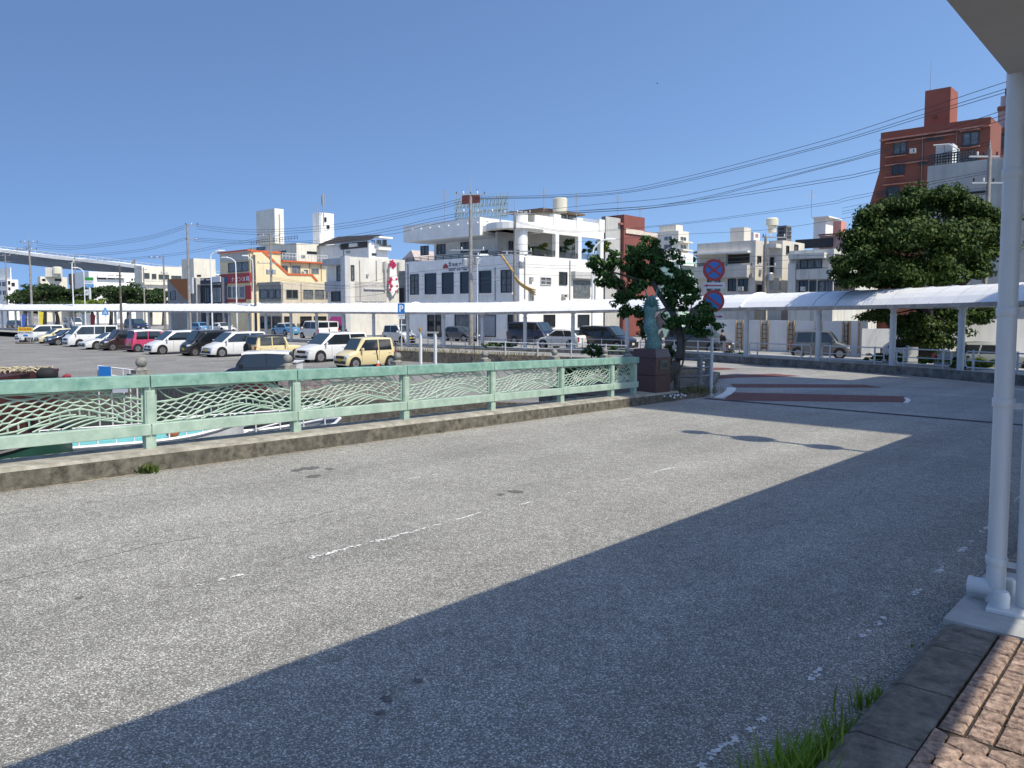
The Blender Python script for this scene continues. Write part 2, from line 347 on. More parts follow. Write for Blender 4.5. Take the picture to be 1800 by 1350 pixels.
m=MB(); m.prism([W3(5.0,-1.07,.172),W3(6.33,-1.07,.172),W3(6.33,.55,.172),W3(5.0,.55,.172)],(0,0,-.3)); struct('post_footing_slab',m,PALEC)
# ---------------- road paint ----------------
def ragged(m,pts,dz,seedv,gap=.35,jit=.02,step=.09):
    """worn line: clustered irregular flakes along a path in (s,t), width given per point"""
    r=random.Random(seedv); ph=[r.uniform(0,6) for _ in range(4)]
    for (s0,t0,w0),(s1,t1,w1) in zip(pts[:-1],pts[1:]):
        L=math.hypot(s1-s0,t1-t0); n=max(1,int(L/.016)); ds=(s1-s0)/L; dt=(t1-t0)/L
        for i in range(n):
            k=i/n; d=k*L
            f=.5+.3*math.sin(d*7+ph[0])+.25*math.sin(d*17+ph[1])+.2*math.sin(d*41+ph[2])
            if f<.2+gap*.62: continue
            ww=(w0+(w1-w0)*k)*min(1.,.35+f)
            for rep in range(2):
                if r.random()<.38: continue
                s=s0+(s1-s0)*k+r.uniform(-.01,.01); t=t0+(t1-t0)*k+r.uniform(-.5,.5)*ww*.7; e=r.uniform(.004,.013)+ww*.08
                poly=[]
                for q in range(6):
                    a=2*math.pi*q/6+r.uniform(-.3,.3); rr=e*r.uniform(.45,1.1); poly.append(W3(s+math.cos(a)*rr*1.3,t+math.sin(a)*rr,dz+rep*.0006+(i%5)*.0002))
                m.poly(poly)
m=MB()
ragged(m,[(5.35,-5.24,.035),(4.3,-5.17,.06),(3.85,-5.15,.1),(3.5,-5.15,.08)],.004,3,.12,.02,.05)
ragged(m,[(3.5,-5.15,.08),(2.4,-5.15,.05)],.004,4,.75)
ragged(m,[(5.4,-5.2,.03),(9.1,-5.2,.03)],.004,5,.84,.02)
ragged(m,[(8.6,-5.22,.05),(9.1,-5.2,.04)],.004,6,.3,.02,.06)
ragged(m,[(5.95,-7.0,.03),(6.5,-7.0,.04)],.004,7,.3,.02,.06)
ragged(m,[(8.3,-5.2,.03),(9.0,-5.2,.035)],.004,17,.4,.02,.06)
ragged(m,[(2.2,-1.56,.07),(3.6,-1.47,.06)],.004,8,.6,.03,.04)
ragged(m,[(3.4,-1.48,.05),(6.2,-1.45,.05)],.004,9,.95,.05,.05)
ragged(m,[(6.,-1.45,.06),(13,-1.5,.05)],.004,10,.85,.03,.06)
ragged(m,[(2.0,-1.56,.06),(2.9,-1.5,.06)],.004,12,.6,.05,.03)
tag(m.build('worn_road_line',LINE),kind='structure')
m=MB()
def rp(pts,dz=.006): m.poly([atg(x,y,dz) for x,y in pts])
rp([(1287,689.5),(1590,696.5),(1592,707),(1272,703.5)]); rp([(1284,674.5),(1520,676),(1551,681),(1290,681)])
rp([(1238,660.5),(1360,656.6),(1409,661),(1300,663.5),(1238,668)]); rp([(1238,645.5),(1262,645),(1300,648.8),(1238,651.5)])
rp([(1190,672),(1262,669.5),(1262,671.5),(1190,674)])
tag(m.build('red_hatching',REDP),kind='structure')
m=MB()
def ln(pts,w,dz=.008):
    P=[atg(x,y,dz) for x,y in pts]
    for a,b in zip(P[:-1],P[1:]):
        d=(b-a); d.z=0; d.normalize(); nn=Vector((-d.y,d.x,0))*w/2; m.poly([a+nn,b+nn,b-nn,a-nn])
ln([(1262,699),(1276,693),(1285,686),(1286,681)],.28); ln([(1592,699),(1597,703),(1592,708)],.12)
ln([(1235,646),(1317,645.5),(1500,650.5),(1747,677),(1850,694)],.1)
tag(m.build('junction_white_line',LINE),kind='structure')
m=MB(); m.poly([W3(18.75,tL(18.)+.2,.004),W3(19.05,tL(18.)+.2,.004),W3(19.05,8,.004),W3(18.75,8,.004)])
tag(m.build('expansion_joint',M('joint_dark_asphalt',(.022,.023,.025),.8,.2,6,.3,90)),kind='structure')
# oil spots and small patches on the bridge road
m=MB(); r=random.Random(5)
for px,py,sx in [(545,823,.14),(521,826,.1),(549,837,.12),(579,824,.08),(905,864,.1),(735,1196,.035),(680,1228,.04),(668,1252,.03),(880,869,.06),(140,1050,.03)]:
    c=atg(px,py,.003); poly=[]
    for q in range(18):
        a=2*math.pi*q/18; rr=r.uniform(.45,1.0)*sx; poly.append(Vector((c.x+math.cos(a)*rr,c.y+math.sin(a)*rr*1.1,0)))
    m.poly([(p.x,p.y,zs(p.x,p.y)+.003) for p in poly])
tag(m.build('oil_spot',M('oil_stain',(.15,.145,.13),.8,.4,60)),kind='structure')
m=MB(); r=random.Random(8)
sa=-6.
while sa<17.6:
    e0,e1=r.uniform(.02,.09),r.uniform(.02,.09); m.poly([W3(sa,tL(sa)+.001,.003),W3(sa+.35,tL(sa+.35)+.001,.003),W3(sa+.35,tL(sa+.35)+e1,.003),W3(sa,tL(sa)+e0,.003)]); sa+=.36
tag(m.build('kerb_foot_dust',M('sandy_dust',(.36,.32,.24),.95,.35,18,.4,90,dark=(.14,.12,.09))),kind='structure')
m=MB()
for sd_,pts in ((1,[(-2,-8.3),(3,-8.25),(7,-8.35),(12,-8.3),(17,-8.5)]),(2,[(1.2,-6.1),(2.6,-6.35),(3.9,-6.2),(5.2,-6.5)]),(3,[(6,-3.2),(8.2,-2.7),(10.5,-3.1)])):
    rr=random.Random(sd_); P=[]
    for (a,b),(c,d) in zip(pts[:-1],pts[1:]):
        n_=int(math.hypot(c-a,d-b)/.12)
        for i in range(n_): k=i/n_; P.append((a+(c-a)*k,b+(d-b)*k+rr.uniform(-.02,.02)))
    for p,q in zip(P[:-1],P[1:]):
        if rr.random()<.3: continue
        w_=rr.uniform(.002,.006); m.poly([W3(p[0],p[1]-w_,.002),W3(q[0],q[1]-w_,.002),W3(q[0],q[1]+w_,.002),W3(p[0],p[1]+w_,.002)])
tag(m.build('road_crack',M('crack_dark',(.14,.135,.12),.9,.2,20)),kind='structure')
# parking bay lines
m=MB()
for px,py in [(150,612),(238,622),(315,633),(400,650),(470,655)]:
    c=at(px,py,LOTZ+.005); d=Vector((SN,CS,0)); nn=Vector((CS,-SN,0))*.06; a=c-d*.2; b=c+d*5
    m.poly([a+nn,b+nn,b-nn,a-nn])
tag(m.build('parking_bay_line',LINE),kind='structure')
# ---------------- green bridge railing ----------------
PS=[-2.6,-.3,1.87,4.06,6.22,8.4,10.66,12.95,15.0,16.05]
RT=-.33
def RP(s,dz): return W3(s,tL(s)+RT,.245+dz)
rl=E('bridge_railing','pale green metal railing with cast wave and fish-scale panels along the bridge kerb','railing',tuple(RP(6.2,0)))
O=RP(6.2,0)
dS=(RP(10,0)-RP(0,0)).normalized(); dT=Vector((CS,-SN,0))
def lbox(m,s0,s1,z0,z1,t0,t1):
    a0,a1=RP(s0,0)-O,RP(s1,0)-O
    vs=[a+dT*t+Vector((0,0,z)) for a in(a0,a1) for t in(t0,t1) for z in(z0,z1)]
    m.add(vs,[(0,1,3,2),(4,6,7,5),(0,4,5,1),(2,3,7,6),(0,2,6,4),(1,5,7,3)])
for i,s in enumerate(PS):
    m=MB(); lbox(m,s-.065,s+.065,-.01,.78,-.06,.06); lbox(m,s-.05,s+.05,.3,.72,.061,.075); o=m.build('post',GREENL,rl,bevel=.004)
    if i>=3 or True:
        m=MB(); c=RP(s,0)-O+Vector((0,0,.91))-dT*.17
        for r_,z0,z1 in((.14,-.13,.012),(.1,.012,.06)): m.box(c+Vector((0,0,(z0+z1)/2)),(r_*2,r_*1.5,z1-z0),dS,dT)
        m.lathe(c,[(.085,.06),(.06,.085),(.05,.095)],14); m.sphere(c+Vector((0,0,.155)),.068,18); o=m.build('stone_ball_finial',STONE,rl); smooth_sharp(o)
for a,b in zip(PS[:-1],PS[1:]):
    e=.006 if b<16 else -.12
    m=MB(); lbox(m,a+.006 if a>-2 else a,b-e,.765,.915,-.09,.09); m.build('top_rail',GREEN,rl,bevel=.006)
    m=MB(); lbox(m,a+.006,b-e,.165,.305,-.05,.082); m.build('bottom_rail',GREENL,rl,bevel=.006)
# panel in unit coords: x 0..1 (length), z 0..1
def interp(tab,u):
    for (a,x),(b,y) in zip(tab[:-1],tab[1:]):
        if u<=b: k=(u-a)/(b-a); k=k*k*(3-2*k); return x+(y-x)*k
    return tab[-1][1]
YU=[(0,.6),(.12,.62),(.35,.85),(.6,1.),(.8,.95),(.93,.7),(1,.62)]
YL=[(0,.0),(.15,.03),(.4,.33),(.63,.5),(.8,.32),(.93,.06),(1,.0)]
def panel_mesh(L,H):
    m=MB(); 
    def pt(u,w): return Vector((u*L,0,(interp(YL,u)+(interp(YU,u)-interp(YL,u))*w)*H))
    nu=int(round(L*7.)); nw=5
    cu=1/nu; cw=1/nw
    def bar(a,b,r): m.tube([a,b],r,4,cap=False)
    def jt(c,r_): # deterministic jitter
        q=math.sin(c*12.9898+r_*78.233)*43758.5453; return (q-math.floor(q)-.5)
    def V(k,j):
        sg=1 if (k+j)%2==0 else -1
        return min(1,max(0,k*.5*cu+jt(k,j)*cu*.16)), min(1,max(0,(j+sg*.25)*cw+jt(k+3,j)*cw*.12))
    for j in range(nw+1):
        for k in range(0,2*nu):
            p,q=V(k,j),V(k+1,j)
            bar(pt(*p),pt(*q),.0105)
            if j<nw and (k+j)%2==0 and k>0: bar(pt(*p),pt(*V(k,j+1)),.012)
    def curve(f,a,b,r,n=14):
        m.tube([Vector(((a+(b-a)*i/n)*L,0,max(.0,min(1,f(a+(b-a)*i/n)))*H)) for i in range(n+1)],r,4)
    curve(lambda u:interp(YU,u),0,1,.012,24); curve(lambda u:interp(YL,u),0,1,.012,24)
    low=lambda u:interp(YL,u)-.19*min(1,max(0,(interp(YL,u))/.25))
    curve(low,.2,.9,.011,18)
    u=.17
    while u<.93:
        bar(Vector((u*L,0,interp(YL,u)*H)),Vector(((u+.004)*L,0,max(0,low(u))*H)),.010); u+=.052
    for k in range(5):                   # arcs under the crest
        a=.32+k*.075
        m.tube([Vector(((a+q*(.30-.02*k))*L,0,(math.sin(q*1.75)**1.0*(.36-.045*k))*H)) for q in [i/8 for i in range(9)]],.010,4)
    for k in range(4):                   # curls from the top rail down to the crest
        a=.02+k*.105; b=a+.13
        yb=interp(YU,b)
        m.tube([Vector(((a+(b-a)*q)*L,0,(1-(1-yb)*(1-(1-q)**2))*H)) for q in [i/7 for i in range(8)]],.009,4)
    for k in range(4):
        a=.74+k*.055; b=a+.13
        if b>1: b=1
        yb=interp(YU,b); m.tube([Vector(((a+(b-a)*q)*L,0,(1-(1-yb)*(1-(1-q)**2))*H)) for q in [i/7 for i in range(8)]],.009,4)
    for x0,x1 in((0,.022),(L-.022,L)): m.b2(x0,-.012,0,x1,.012,H)
    m.b2(0,-.012,H-.015,L,.012,H)
    return m
src={}
for i,(a,b) in enumerate(zip(PS[:-1],PS[1:])):
    pa=RP(a+.075,.305); L=(RP(b-.075,.305)-pa).length
    key=round(L*4)
    if key not in src:
        o=panel_mesh(L,.44).build('wave_panel',GREENL,rl); src[key]=(o,L)
    else:
        o=src[key][0].copy(); COL.objects.link(o); o.parent=rl
    q=pa-O; d=dS; o.matrix_local=Matrix(((d.x*L/src[key][1],-d.y,0,q.x),(d.y*L/src[key][1],d.x,0,q.y),(d.z*L/src[key][1],0,1,q.z),(0,0,0,1)))
# small grey boxes hung under the top rail
m=MB(); lbox(m,3.6,3.78,.72,.765,.05,.09); m.build('cable_clip',M('grey_plastic',(.3,.32,.4),.5,0),rl)
# ---------------- near canopy, right edge of the picture ----------------
nc=E('covered_walkway_near','white steel canopy over the near pavement on a round post with a wide flat eave','canopy',tuple(W3(5.6,-.6,.17)))
NO=W3(5.6,-.6,.17)
def NB(m,s0,s1,t0,t1,z0,z1,mm=None):
    vs=[W3(s,t)*1. for s in(s0,s1) for t in(t0,t1)]
    v=[]
    for s in(s0,s1):
        for t in(t0,t1):
            for z in(z0,z1): x,y=XY(s,t); v.append(Vector((x,y,z))-NO)
    m.add(v,[(0,1,3,2),(4,6,7,5),(0,4,5,1),(2,3,7,6),(0,2,6,4),(1,5,7,3)])
NT0,NZ=-.945,3.27
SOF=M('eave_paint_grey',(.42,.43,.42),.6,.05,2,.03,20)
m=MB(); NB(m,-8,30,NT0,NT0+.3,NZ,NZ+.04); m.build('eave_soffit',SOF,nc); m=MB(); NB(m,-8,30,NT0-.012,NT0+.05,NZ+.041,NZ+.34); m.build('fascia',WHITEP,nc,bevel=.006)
m=MB(); NB(m,-8,30,NT0+.302,NT0+.42,NZ-.02,NZ+.2); m.build('edge_beam',WHITEP,nc,bevel=.008)
for tp,zp in((.0,.5),(.45,.68),(.9,.66),(1.35,.42)):
    m=MB(); NB(m,-8,30,tp-.6,tp-.53,NZ+zp-.14,NZ+zp-.02); m.build('purlin',WHITEP,nc)
m=MB(); NB(m,-8,30,1.2,1.62,NZ,NZ+.12); m.build('rear_beam',WHITEP,nc)
m=MB()
for i in range(12):
    a0,a1=i/12,(i+1)/12
    f=lambda a:(NT0+.03+a*2.5, NZ+.3+math.sin(math.pi*a)*.62)
    (ta,za),(tb,zb)=f(a0),f(a1)
    v=[]
    for s in(-8,30):
        for t,z in((ta,za),(tb,zb),(tb,zb+.03),(ta,za+.03)): x,y=XY(s,t); v.append(Vector((x,y,z))-NO)
    m.add(v,[(0,1,5,4),(3,7,6,2)])
m.build('roof_sheet',M('canopy_roof_sheet',(.6,.6,.58),.6,.05,2),nc)
for s in(-3.5,5.55,10.2,14.8,19.4,24,28):
    m=MB(); x,y=XY(s,-.695); b=Vector((x,y,GZ(s)+.17))-NO; top=NZ-b.z-NO.z
    m.lathe(b,[(.1,0),(.1,top-.1)],24); m.lathe(b,[(.125,top-.36),(.125,top-.28)],24); m.lathe(b,[(.12,top-.12),(.17,top)],24)
    o=m.build('post',WHITEP,nc); smooth_sharp(o)
    m=MB()
    for q in range(5):
        a0=q/5; t0=-.52+a0*.5; 
    NB(m,s-.05,s+.05,NT0+.06,1.3,NZ+.101,NZ+.3); m.build('cross_arm',WHITEP,nc)
    if s in(5.55,10.2):
        m=MB(); m.box(b+Vector((0,0,.012)),(.46,.46,.025),dS,dT); o=m.build('base_plate',WHITEP,nc,bevel=.004)
        for i_,j_ in((-1,-1),(1,-1),(-1,1),(1,1)):
            c=b+dS*(i_*.155)+dT*(j_*.155)+Vector((0,0,.026)); m=MB(); m.lathe(c,[(.045,0),(.045,.075),(.035,.1),(.001,.108)],16); o=m.build('anchor_cap',WHITEP,nc); smooth_sharp(o)
# drain pipe clipped to the post
pb=at(1749,1053,.035) ; 
dp=E('drain_pipe','white vertical drain pipe with an elbow outlet at the foot of the near post','drain pipe',tuple(pb))
m=MB(); m.lathe((0,0,-.02),[(.054,0),(.054,NZ-pb.z+.02)],28); o=m.build('pipe',WHITEP,dp); smooth_sharp(o)
for z in(.22,1.22,1.78,2.62): 
    m=MB(); m.lathe((0,0,z),[(.058,0),(.062,.006),(.062,.05),(.058,.056)],28); o=m.build('joint_collar',WHITEP,dp); smooth_sharp(o)
m=MB(); d=(Vector((-CS,SN,0))); m.lathe(Vector((0,0,.062)),[(.054,0),(.054,.125),(.058,.126),(.058,.15),(.05,.151),(.05,.13),(.001,.129)],28,axis=d); o=m.build('outlet',WHITEP,dp); smooth_sharp(o)
m=MB(); pp=W3(5.55,-.695,.17)-pb; pp.z=0
for z in(.235,1.23,1.79,2.5): a=Vector((0,0,z)); bq=pp+Vector((0,0,z)); m=MB(); m.box((a+bq)/2,((bq-a).length,.012,.035),(bq-a).normalized()); m.build('bracket',WHITEP,dp)
# ---------------- far covered walkway ----------------
def cline(px): k=.01538+9.1e-6*(px-717); y=1/k; return Vector(((px-900)/F*y,y))
CP=[cline(p) for p in (-420,-330,-260,-200,-150,-110,-75,-42,-14,5,29,53,71,96,122,147,173,204,230,263,300,332,366,404,438,468,512,557,604,657,717,780,848,923,1007,1102)]
CP+=[Vector((11.0,48.6)),Vector((13.4,43.9)),Vector((15.8,39.6)),Vector((17.7,35.7)),Vector((18.9,32.3)),Vector((19.75,28.8)),Vector((20.3,25.)),Vector((20.5,21.))]
NPT=len(CP)
def cbase(i):
    x,y=CP[i]; return zs(x,y)+ (.12 if i<34 else .4 if i>35 else .3)
CN=[]
for i in range(NPT):
    d=(CP[min(i+1,NPT-1)]-CP[max(i-1,0)]).normalized(); CN.append(Vector((-d.y,d.x)))   # pointing away from the harbour side
    if CN[-1].dot(CP[i])<0: CN[-1]=-CN[-1]
cw=E('covered_walkway_far','long white vaulted roof on pale round posts curving along the island kerb','canopy',(CP[30].x,CP[30].y,cbase(30)))
CO=Vector((CP[30].x,CP[30].y,cbase(30)))
BH=[2.68]*NPT; 
def cpt(i,n,z): b=cbase(i); return Vector((CP[i].x+CN[i].x*n,CP[i].y+CN[i].y*n,b+z))-CO
zr=[]   # smooth beam height
for i in range(NPT):
    zr.append((cbase(i)+2.62 if i<34 else cbase(i)+2.62))
ztop=[(zr[max(i-1,0)]+zr[i]+zr[min(i+1,NPT-1)])/3 for i in range(NPT)]
def ct(i,n,dz): return Vector((CP[i].x+CN[i].x*n-CO.x,CP[i].y+CN[i].y*n-CO.y,ztop[i]+dz-CO.z))
rp_m=MB(); SEAM=M('seam_grey',(.42,.46,.52),.6,.1,3)
for i in range(NPT-1):
    m=MB()
    for n0,n1,z0,z1 in((-.55,-.42,0,.17),(2.5,2.63,0,.17)):
        A=[ct(i,n0,z0),ct(i,n1,z0),ct(i,n1,z1),ct(i,n0,z1)]; B=[ct(i+1,n0,z0),ct(i+1,n1,z0),ct(i+1,n1,z1),ct(i+1,n0,z1)]
        if n0<0:
            mm=MB(); mm.add(A+B,[(0,1,5,4),(1,2,6,5),(2,3,7,6),(3,0,4,7),(0,3,2,1),(4,5,6,7)]); mm.build('fascia_beam',BEAMG,cw)
        else:
            mm=MB(); mm.add(A+B,[(0,1,5,4),(1,2,6,5),(2,3,7,6),(3,0,4,7),(0,3,2,1),(4,5,6,7)]); mm.build('rear_beam',BEAMG,cw)
    def arc(i,lift=0.,rr=1.):
        return [ct(i,-.52+3.12*a*rr,.17+math.sin(math.pi*min(1,a*1.0))**.8*.78+lift) for a in [q/10 for q in range(11)]]
    A,B=arc(i),arc(i+1)
    A=[a+(b-a)*.004 for a,b in zip(A,B)]; k=len(m.v); m.v+=[tuple(v) for v in A+B]
    for q in range(10): m.f.append((k+q,k+q+1,k+11+q+1,k+11+q))
    up=[(k+22+q) for q in range(22)]; m.v+=[(v.x,v.y,v.z-.05) for v in A+B]
    for q in range(10): m.f.append((k+22+q,k+33+q,k+34+q,k+23+q))
    o=m.build('roof_panel',CANW,cw)
    if i in(8,17,24,30,37):
        m=MB(); A=arc(i,.05); m.tube(A,.06,6); m.build('expansion_rib',CANW,cw)
    for q_ in(0,.33,.67):
        m=MB(); A=[a+(b-a)*q_ for a,b in zip(arc(i,.012),arc(i+1,.012))]; m.tube(A,.018,4); m.build('seam_batten',SEAM,cw)
for i in range(NPT-1):
    if i==36: continue
    m=MB(); b=Vector((CP[i].x,CP[i].y,cbase(i)))-CO; h=ztop[i]-cbase(i); r_=.14
    m.lathe(b,[(r_,-.05),(r_,h-.32)],16); m.lathe(b,[(r_+.02,h-.32),(r_+.02,h-.27),(r_-.02,h-.22),(r_-.02,h-.08),(r_+.1,h)],16); o=m.build('post',POSTG,cw); smooth_sharp(o)
    m=MB(); n=Vector((CN[i].x,CN[i].y,0)); m.box(b+Vector((0,0,h+.08))+n*1.0,(3.0,.12,.14),n); m.build('cross_arm',POSTG,cw)
# island kerb and paving under it
def isle(n0,n1,zf,name,mat,i0,i1,drop):
    m=MB()
    for i in range(i0,i1):
        a=[]; 
        for j in (i,i+1):
            for n in(n0,n1): a.append((CP[j].x+CN[j].x*n,CP[j].y+CN[j].y*n,cbase(j)+zf))
        v=a+[(x,y,z-drop) for x,y,z in a]
        m.add(v,[(0,1,3,2),(4,6,7,5),(0,2,6,4),(1,5,7,3),(0,4,5,1),(2,3,7,6)])
    struct(name,m,mat)
isle(-.75,-.45,.0,'island_kerb',M('island_kerb_stone',(.20,.19,.17),.9,.3,3,.5,40,streak=.9,dark=(.06,.058,.05)),0,NPT-1,.75)
isle(-.45,3.2,-.02,'island_pavement',PALEC,0,NPT-1,.6)
# low far-side sidewalk between street and buildings: strip on the same ground
# ---------------- guard rails ----------------
def railspan(a,b,za,zb,label,h=.78,group='white pipe guard rails between the canopy posts',mids=1,round_=True,cat='guard rail',mat=RAILW,r=.03,nposts=2):
    a=Vector(a);b=Vector(b); d=(b-a); L=d.length; o=E('guard_rail',label,cat,(a.x,a.y,za),0,group)
    P=lambda k,z: Vector((d.x*k,d.y*k,(zb-za)*k+z))
    m=MB(); q=.12/L if round_ else 0
    pts=[P(0,.16),P(0,h-.1),P(q,h),P(1-q,h),P(1,h-.1),P(1,.22),P(1-q,.12),P(q,.12),P(0,.22)] if round_ else [P(0,h),P(1,h)]
    m.tube(pts,r,6); m.build('rail_loop' if round_ else 'top_rail',mat,o)
    for j in range(mids):
        m=MB(); z=h*(.52 if mids==1 else (.25+.35*j)); m.tube([P(0,z),P(1,z)],r*.8,6); m.build('middle_rail',mat,o)
    for j in range(nposts):
        k=(.14+.72*j/(max(1,nposts-1))) if nposts>1 else .5
        m=MB(); m.lathe(P(k,-.02),[(r*1.5,0),(r*1.5,h+.06),(r*.8,h+.09)],8); m.build('post',mat,o)
    return o
where={37:'left of the grey box van',38:'right of the grey box van',39:'under the big dark tree',40:'just left of the near drain pipe',41:'right of the near drain pipe'}
for i in range(37,42):
    a=CP[i]+(CP[i+1]-CP[i]).normalized()*.35-CN[i]*.1; b=CP[i+1]-(CP[i+1]-CP[i]).normalized()*.35-CN[i+1]*.1
    railspan(a,b,cbase(i),cbase(i+1),'white pipe guard rail between canopy posts, '+where[i])
railspan(CP[35]+Vector((.8,-.8)),CP[37]-(CP[37]-CP[35]).normalized()*.5,cbase(35),cbase(37),'longest white pipe guard rail, in front of the walking person',nposts=4)
for i,w_ in zip(range(30,35),('right of the blue parking sign','behind the white post frame','left of the leaning shrub','in front of the navy van','in front of the white coupe')):
    n=CN[i]*.3; railspan(CP[i]+n,CP[i+1]+CN[i+1]*.3,cbase(i),cbase(i+1),'thin pipe guard rail between canopy posts '+w_,h=.7,round_=False,mids=1,r=.022,nposts=3)
# pipe fence on the retaining kerb (right part) and stakes with chain (left part)
def ubp(px,py,z=-1.03): return at(px,py,z)
fp=[(2.,45.35),(5.4,43.55)]
f0=at(862,641,-1.0); 
railspan((-1.5,46.15),(6.4,42.7),zs(-1.5,46.15)+.16,zs(6.4,42.7)+.16,'low galvanised pipe fence on the wall behind the stone balls',h=.75,round_=False,mids=2,r=.028,nposts=4,group='low fences along the raised road')
sf=E('chain_fence','thin dark stakes linked by a sagging chain on the grassy kerb','fence',(-10,51.5,-1.),0,'low fences along the raised road')
SP=[Vector((-11.,52.4,-1.05)),Vector((-7.6,50.1,-1.05)),Vector((-4.9,48.3,-1.05)),Vector((-2.3,46.7,-1.05))]
SO=Vector((-10,51.5,-1.))
for p in SP: m=MB(); m.tube([p-SO,p-SO+Vector((0,0,.95))],.035,6); m.build('stake',M('stake_dark',(.05,.04,.035),.8,.2,5),sf)
for a,b in zip(SP[:-1],SP[1:]):
    m=MB(); m.tube([a.lerp(b,k/8)-SO+Vector((0,0,.85-.35*(1-(2*k/8-1)**2))) for k in range(9)],.014,4); m.build('chain',M('chain_grey',(.3,.3,.3),.5,0),sf)
# curved steel pipe rail at the bridge corner
cr=E('corner_pipe_rail','short curved triple pipe rail with timber end post at the bridge corner','guard rail',tuple(W3(19.0,-10.55,.13)))
b0=W3(19.0,-10.55,.13)
RS=M('rusty_steel_pipe',(.28,.30,.32),.45,.3,6,dark=(.12,.09,.07),metal=.4)
cpts=[W3(18.75,-10.75,.13),W3(19.6,-10.5,.13),W3(20.6,-10.75,.13),W3(21.5,-11.3,.13),W3(22.3,-12.0,.13)]
def bez(P,n=16):
    out=[]
    for i in range(len(P)-1):
        p0=P[max(i-1,0)];p1=P[i];p2=P[i+1];p3=P[min(i+2,len(P)-1)]
        for q in range(n//(len(P)-1)+1):
            t=q/(n//(len(P)-1)+1); out.append(.5*((2*p1)+(p2-p0)*t+(2*p0-5*p1+4*p2-p3)*t*t+(3*p1-p0-3*p2+p3)*t**3))
    out.append(P[-1]); return out
for z in(.42,.66,.9):
    m=MB(); m.tube([p-b0+Vector((0,0,z)) for p in bez(cpts)],.03,8); o=m.build('pipe',RS,cr); smooth_sharp(o)
for i in(1,2,3,4): m=MB(); m.tube([cpts[i]-b0+Vector((0,0,-.05)),cpts[i]-b0+Vector((0,0,.98))],.06,10); m.build('post',M('concrete_rail_post',(.3,.3,.3),.8,.2,5,.3,50),cr)
m=MB(); m.tube([cpts[0]-b0+Vector((0,0,-.05)),cpts[0]-b0+Vector((0,0,.92))],.085,8); m.build('end_post',M('old_timber_post',(.15,.13,.11),.9,.3,6,.5,30,streak=.6),cr)
# ---------------- poles, wires, lamps ----------------
POLE=M('concrete_pole',(.30,.285,.265),.85,.18,2,.2,40,streak=.5)
POLED=M('brown_pole',(.12,.10,.085),.85,.2,2,.2,40)
METG=M('galvanised_steel',(.42,.44,.45),.45,.12,5,metal=.5)
INS=M('black_insulator',(.02,.02,.022),.4,0); INW=M('white_insulator',(.7,.7,.7),.35,0)
def pole(px,ytop,y,label,r=.16,arms=(),rod=0.,trans=None,mat=POLE,lean=0.,gz=None,armaz=0.,group='utility poles along the street'):
    t=atd(px,ytop,y); g=GZ(99)-.02 if gz is None else gz; h=t.z-g
    o=E('utility_pole',label,'utility pole',(t.x,y,g),0,group)
    m=MB(); m.lathe((0,0,0),[(r*1.15,0),(r*.7,h)],12); q=m.build('shaft',mat,o); smooth_sharp(q)
    if rod: m=MB(); m.tube([(0,0,h),(0,0,h+rod*.5)],.035,6,r2=.035); m.tube([(0,0,h+rod*.5),(0,0,h+rod)],.03,6,r2=.006); m.build('lightning_rod',METG,o)
    ad=Vector((math.cos(R(armaz)),math.sin(R(armaz)),0))
    for (dz,x0,x1,ni) in arms:
        m=MB(); z=h-dz; m.box(ad*((x0+x1)/2)+Vector((0,0,z)),(x1-x0,.09,.09),ad); m.build('cross_arm',METG,o)
        for j in range(ni):
            k=x0+.1+(x1-x0-.2)*j/max(1,ni-1); m=MB(); m.lathe(ad*k+Vector((0,0,z+.045)),[(.03,0),(.06,.05),(.04,.1),(.06,.15),(.03,.22)],8); m.build('insulator',INW if j%2 else INS,o)
    if trans:
        for tx in trans:
            m=MB(); z=h-tx[1]; m.lathe((tx[0],-.1,z),[(.22,0),(.26,.05),(.26,.6),(.2,.68)],14); m.build('transformer',METG,o)
    # collar bands
    for z in(h*.55,h*.7): m=MB(); m.lathe((0,0,z),[(r*.98,0),(r*.98,.06)],12); m.build('band',METG,o)
    return o
PB='tallest concrete utility pole before the white office building, tipped with a lightning rod'
pole(827,345,67,PB,.19,[(-.15,-1.3,1.3,5),(1.35,-1.3,2.6,7),(4.6,-1.8,1.2,4),(5.1,-.6,1.9,3)],2.0,[(.55,5.9),(-.5,6.0)])
pole(905,373,72,'concrete utility pole at the corner of the white office building by the yellow cable sleeves',.17,[(.1,-1.6,1.5,6),(3.9,-1.6,1.6,5),(3.6,-1.2,1.6,2)],1.9,[(.6,5.2)])
pole(475,412,103,'utility pole in front of the cream building with a grey transformer',.17,[(.2,-1.7,1.3,5),(3.8,-1.8,.8,4)],1.2,[(-.35,5.3),(.4,5.3)])
pole(329,394,99,'tall bare concrete utility pole at the slate blue shop',.19,[(.1,-.3,1.4,3),(2.,-.3,1.2,2)])
pole(287,450,118,'utility pole left of the orange triangle shop with a side arm of insulators',.15,[(.3,-2.3,0,6),(2.6,-.5,.6,2)],.9)
pole(252,470,135,'slim utility pole in front of the dark tree row and long white building',.13,[(.4,-.6,.6,2),(3.4,-.8,.9,3)])
pole(51,425,120,'utility pole before the elevated expressway with a double cross arm',.17,[(.1,-1.4,1.4,5),(1.2,-2.,1.2,5)],1.5,group='utility poles along the street')
pole(9,447,150,'leftmost utility pole beside the white stepped apartments',.15,[(.2,-1.2,1.,4),(1.4,-1.,1.,3)],.6)
pole(131,450,160,'thin utility pole behind the pale street lamps at the tree row',.13,[(1.4,-1.2,1.2,3)],1.0)
pole(210,466,88.5,'short brown timber pole piercing the canopy roof by the crossing sign',.13,mat=POLED,gz=-1.2)
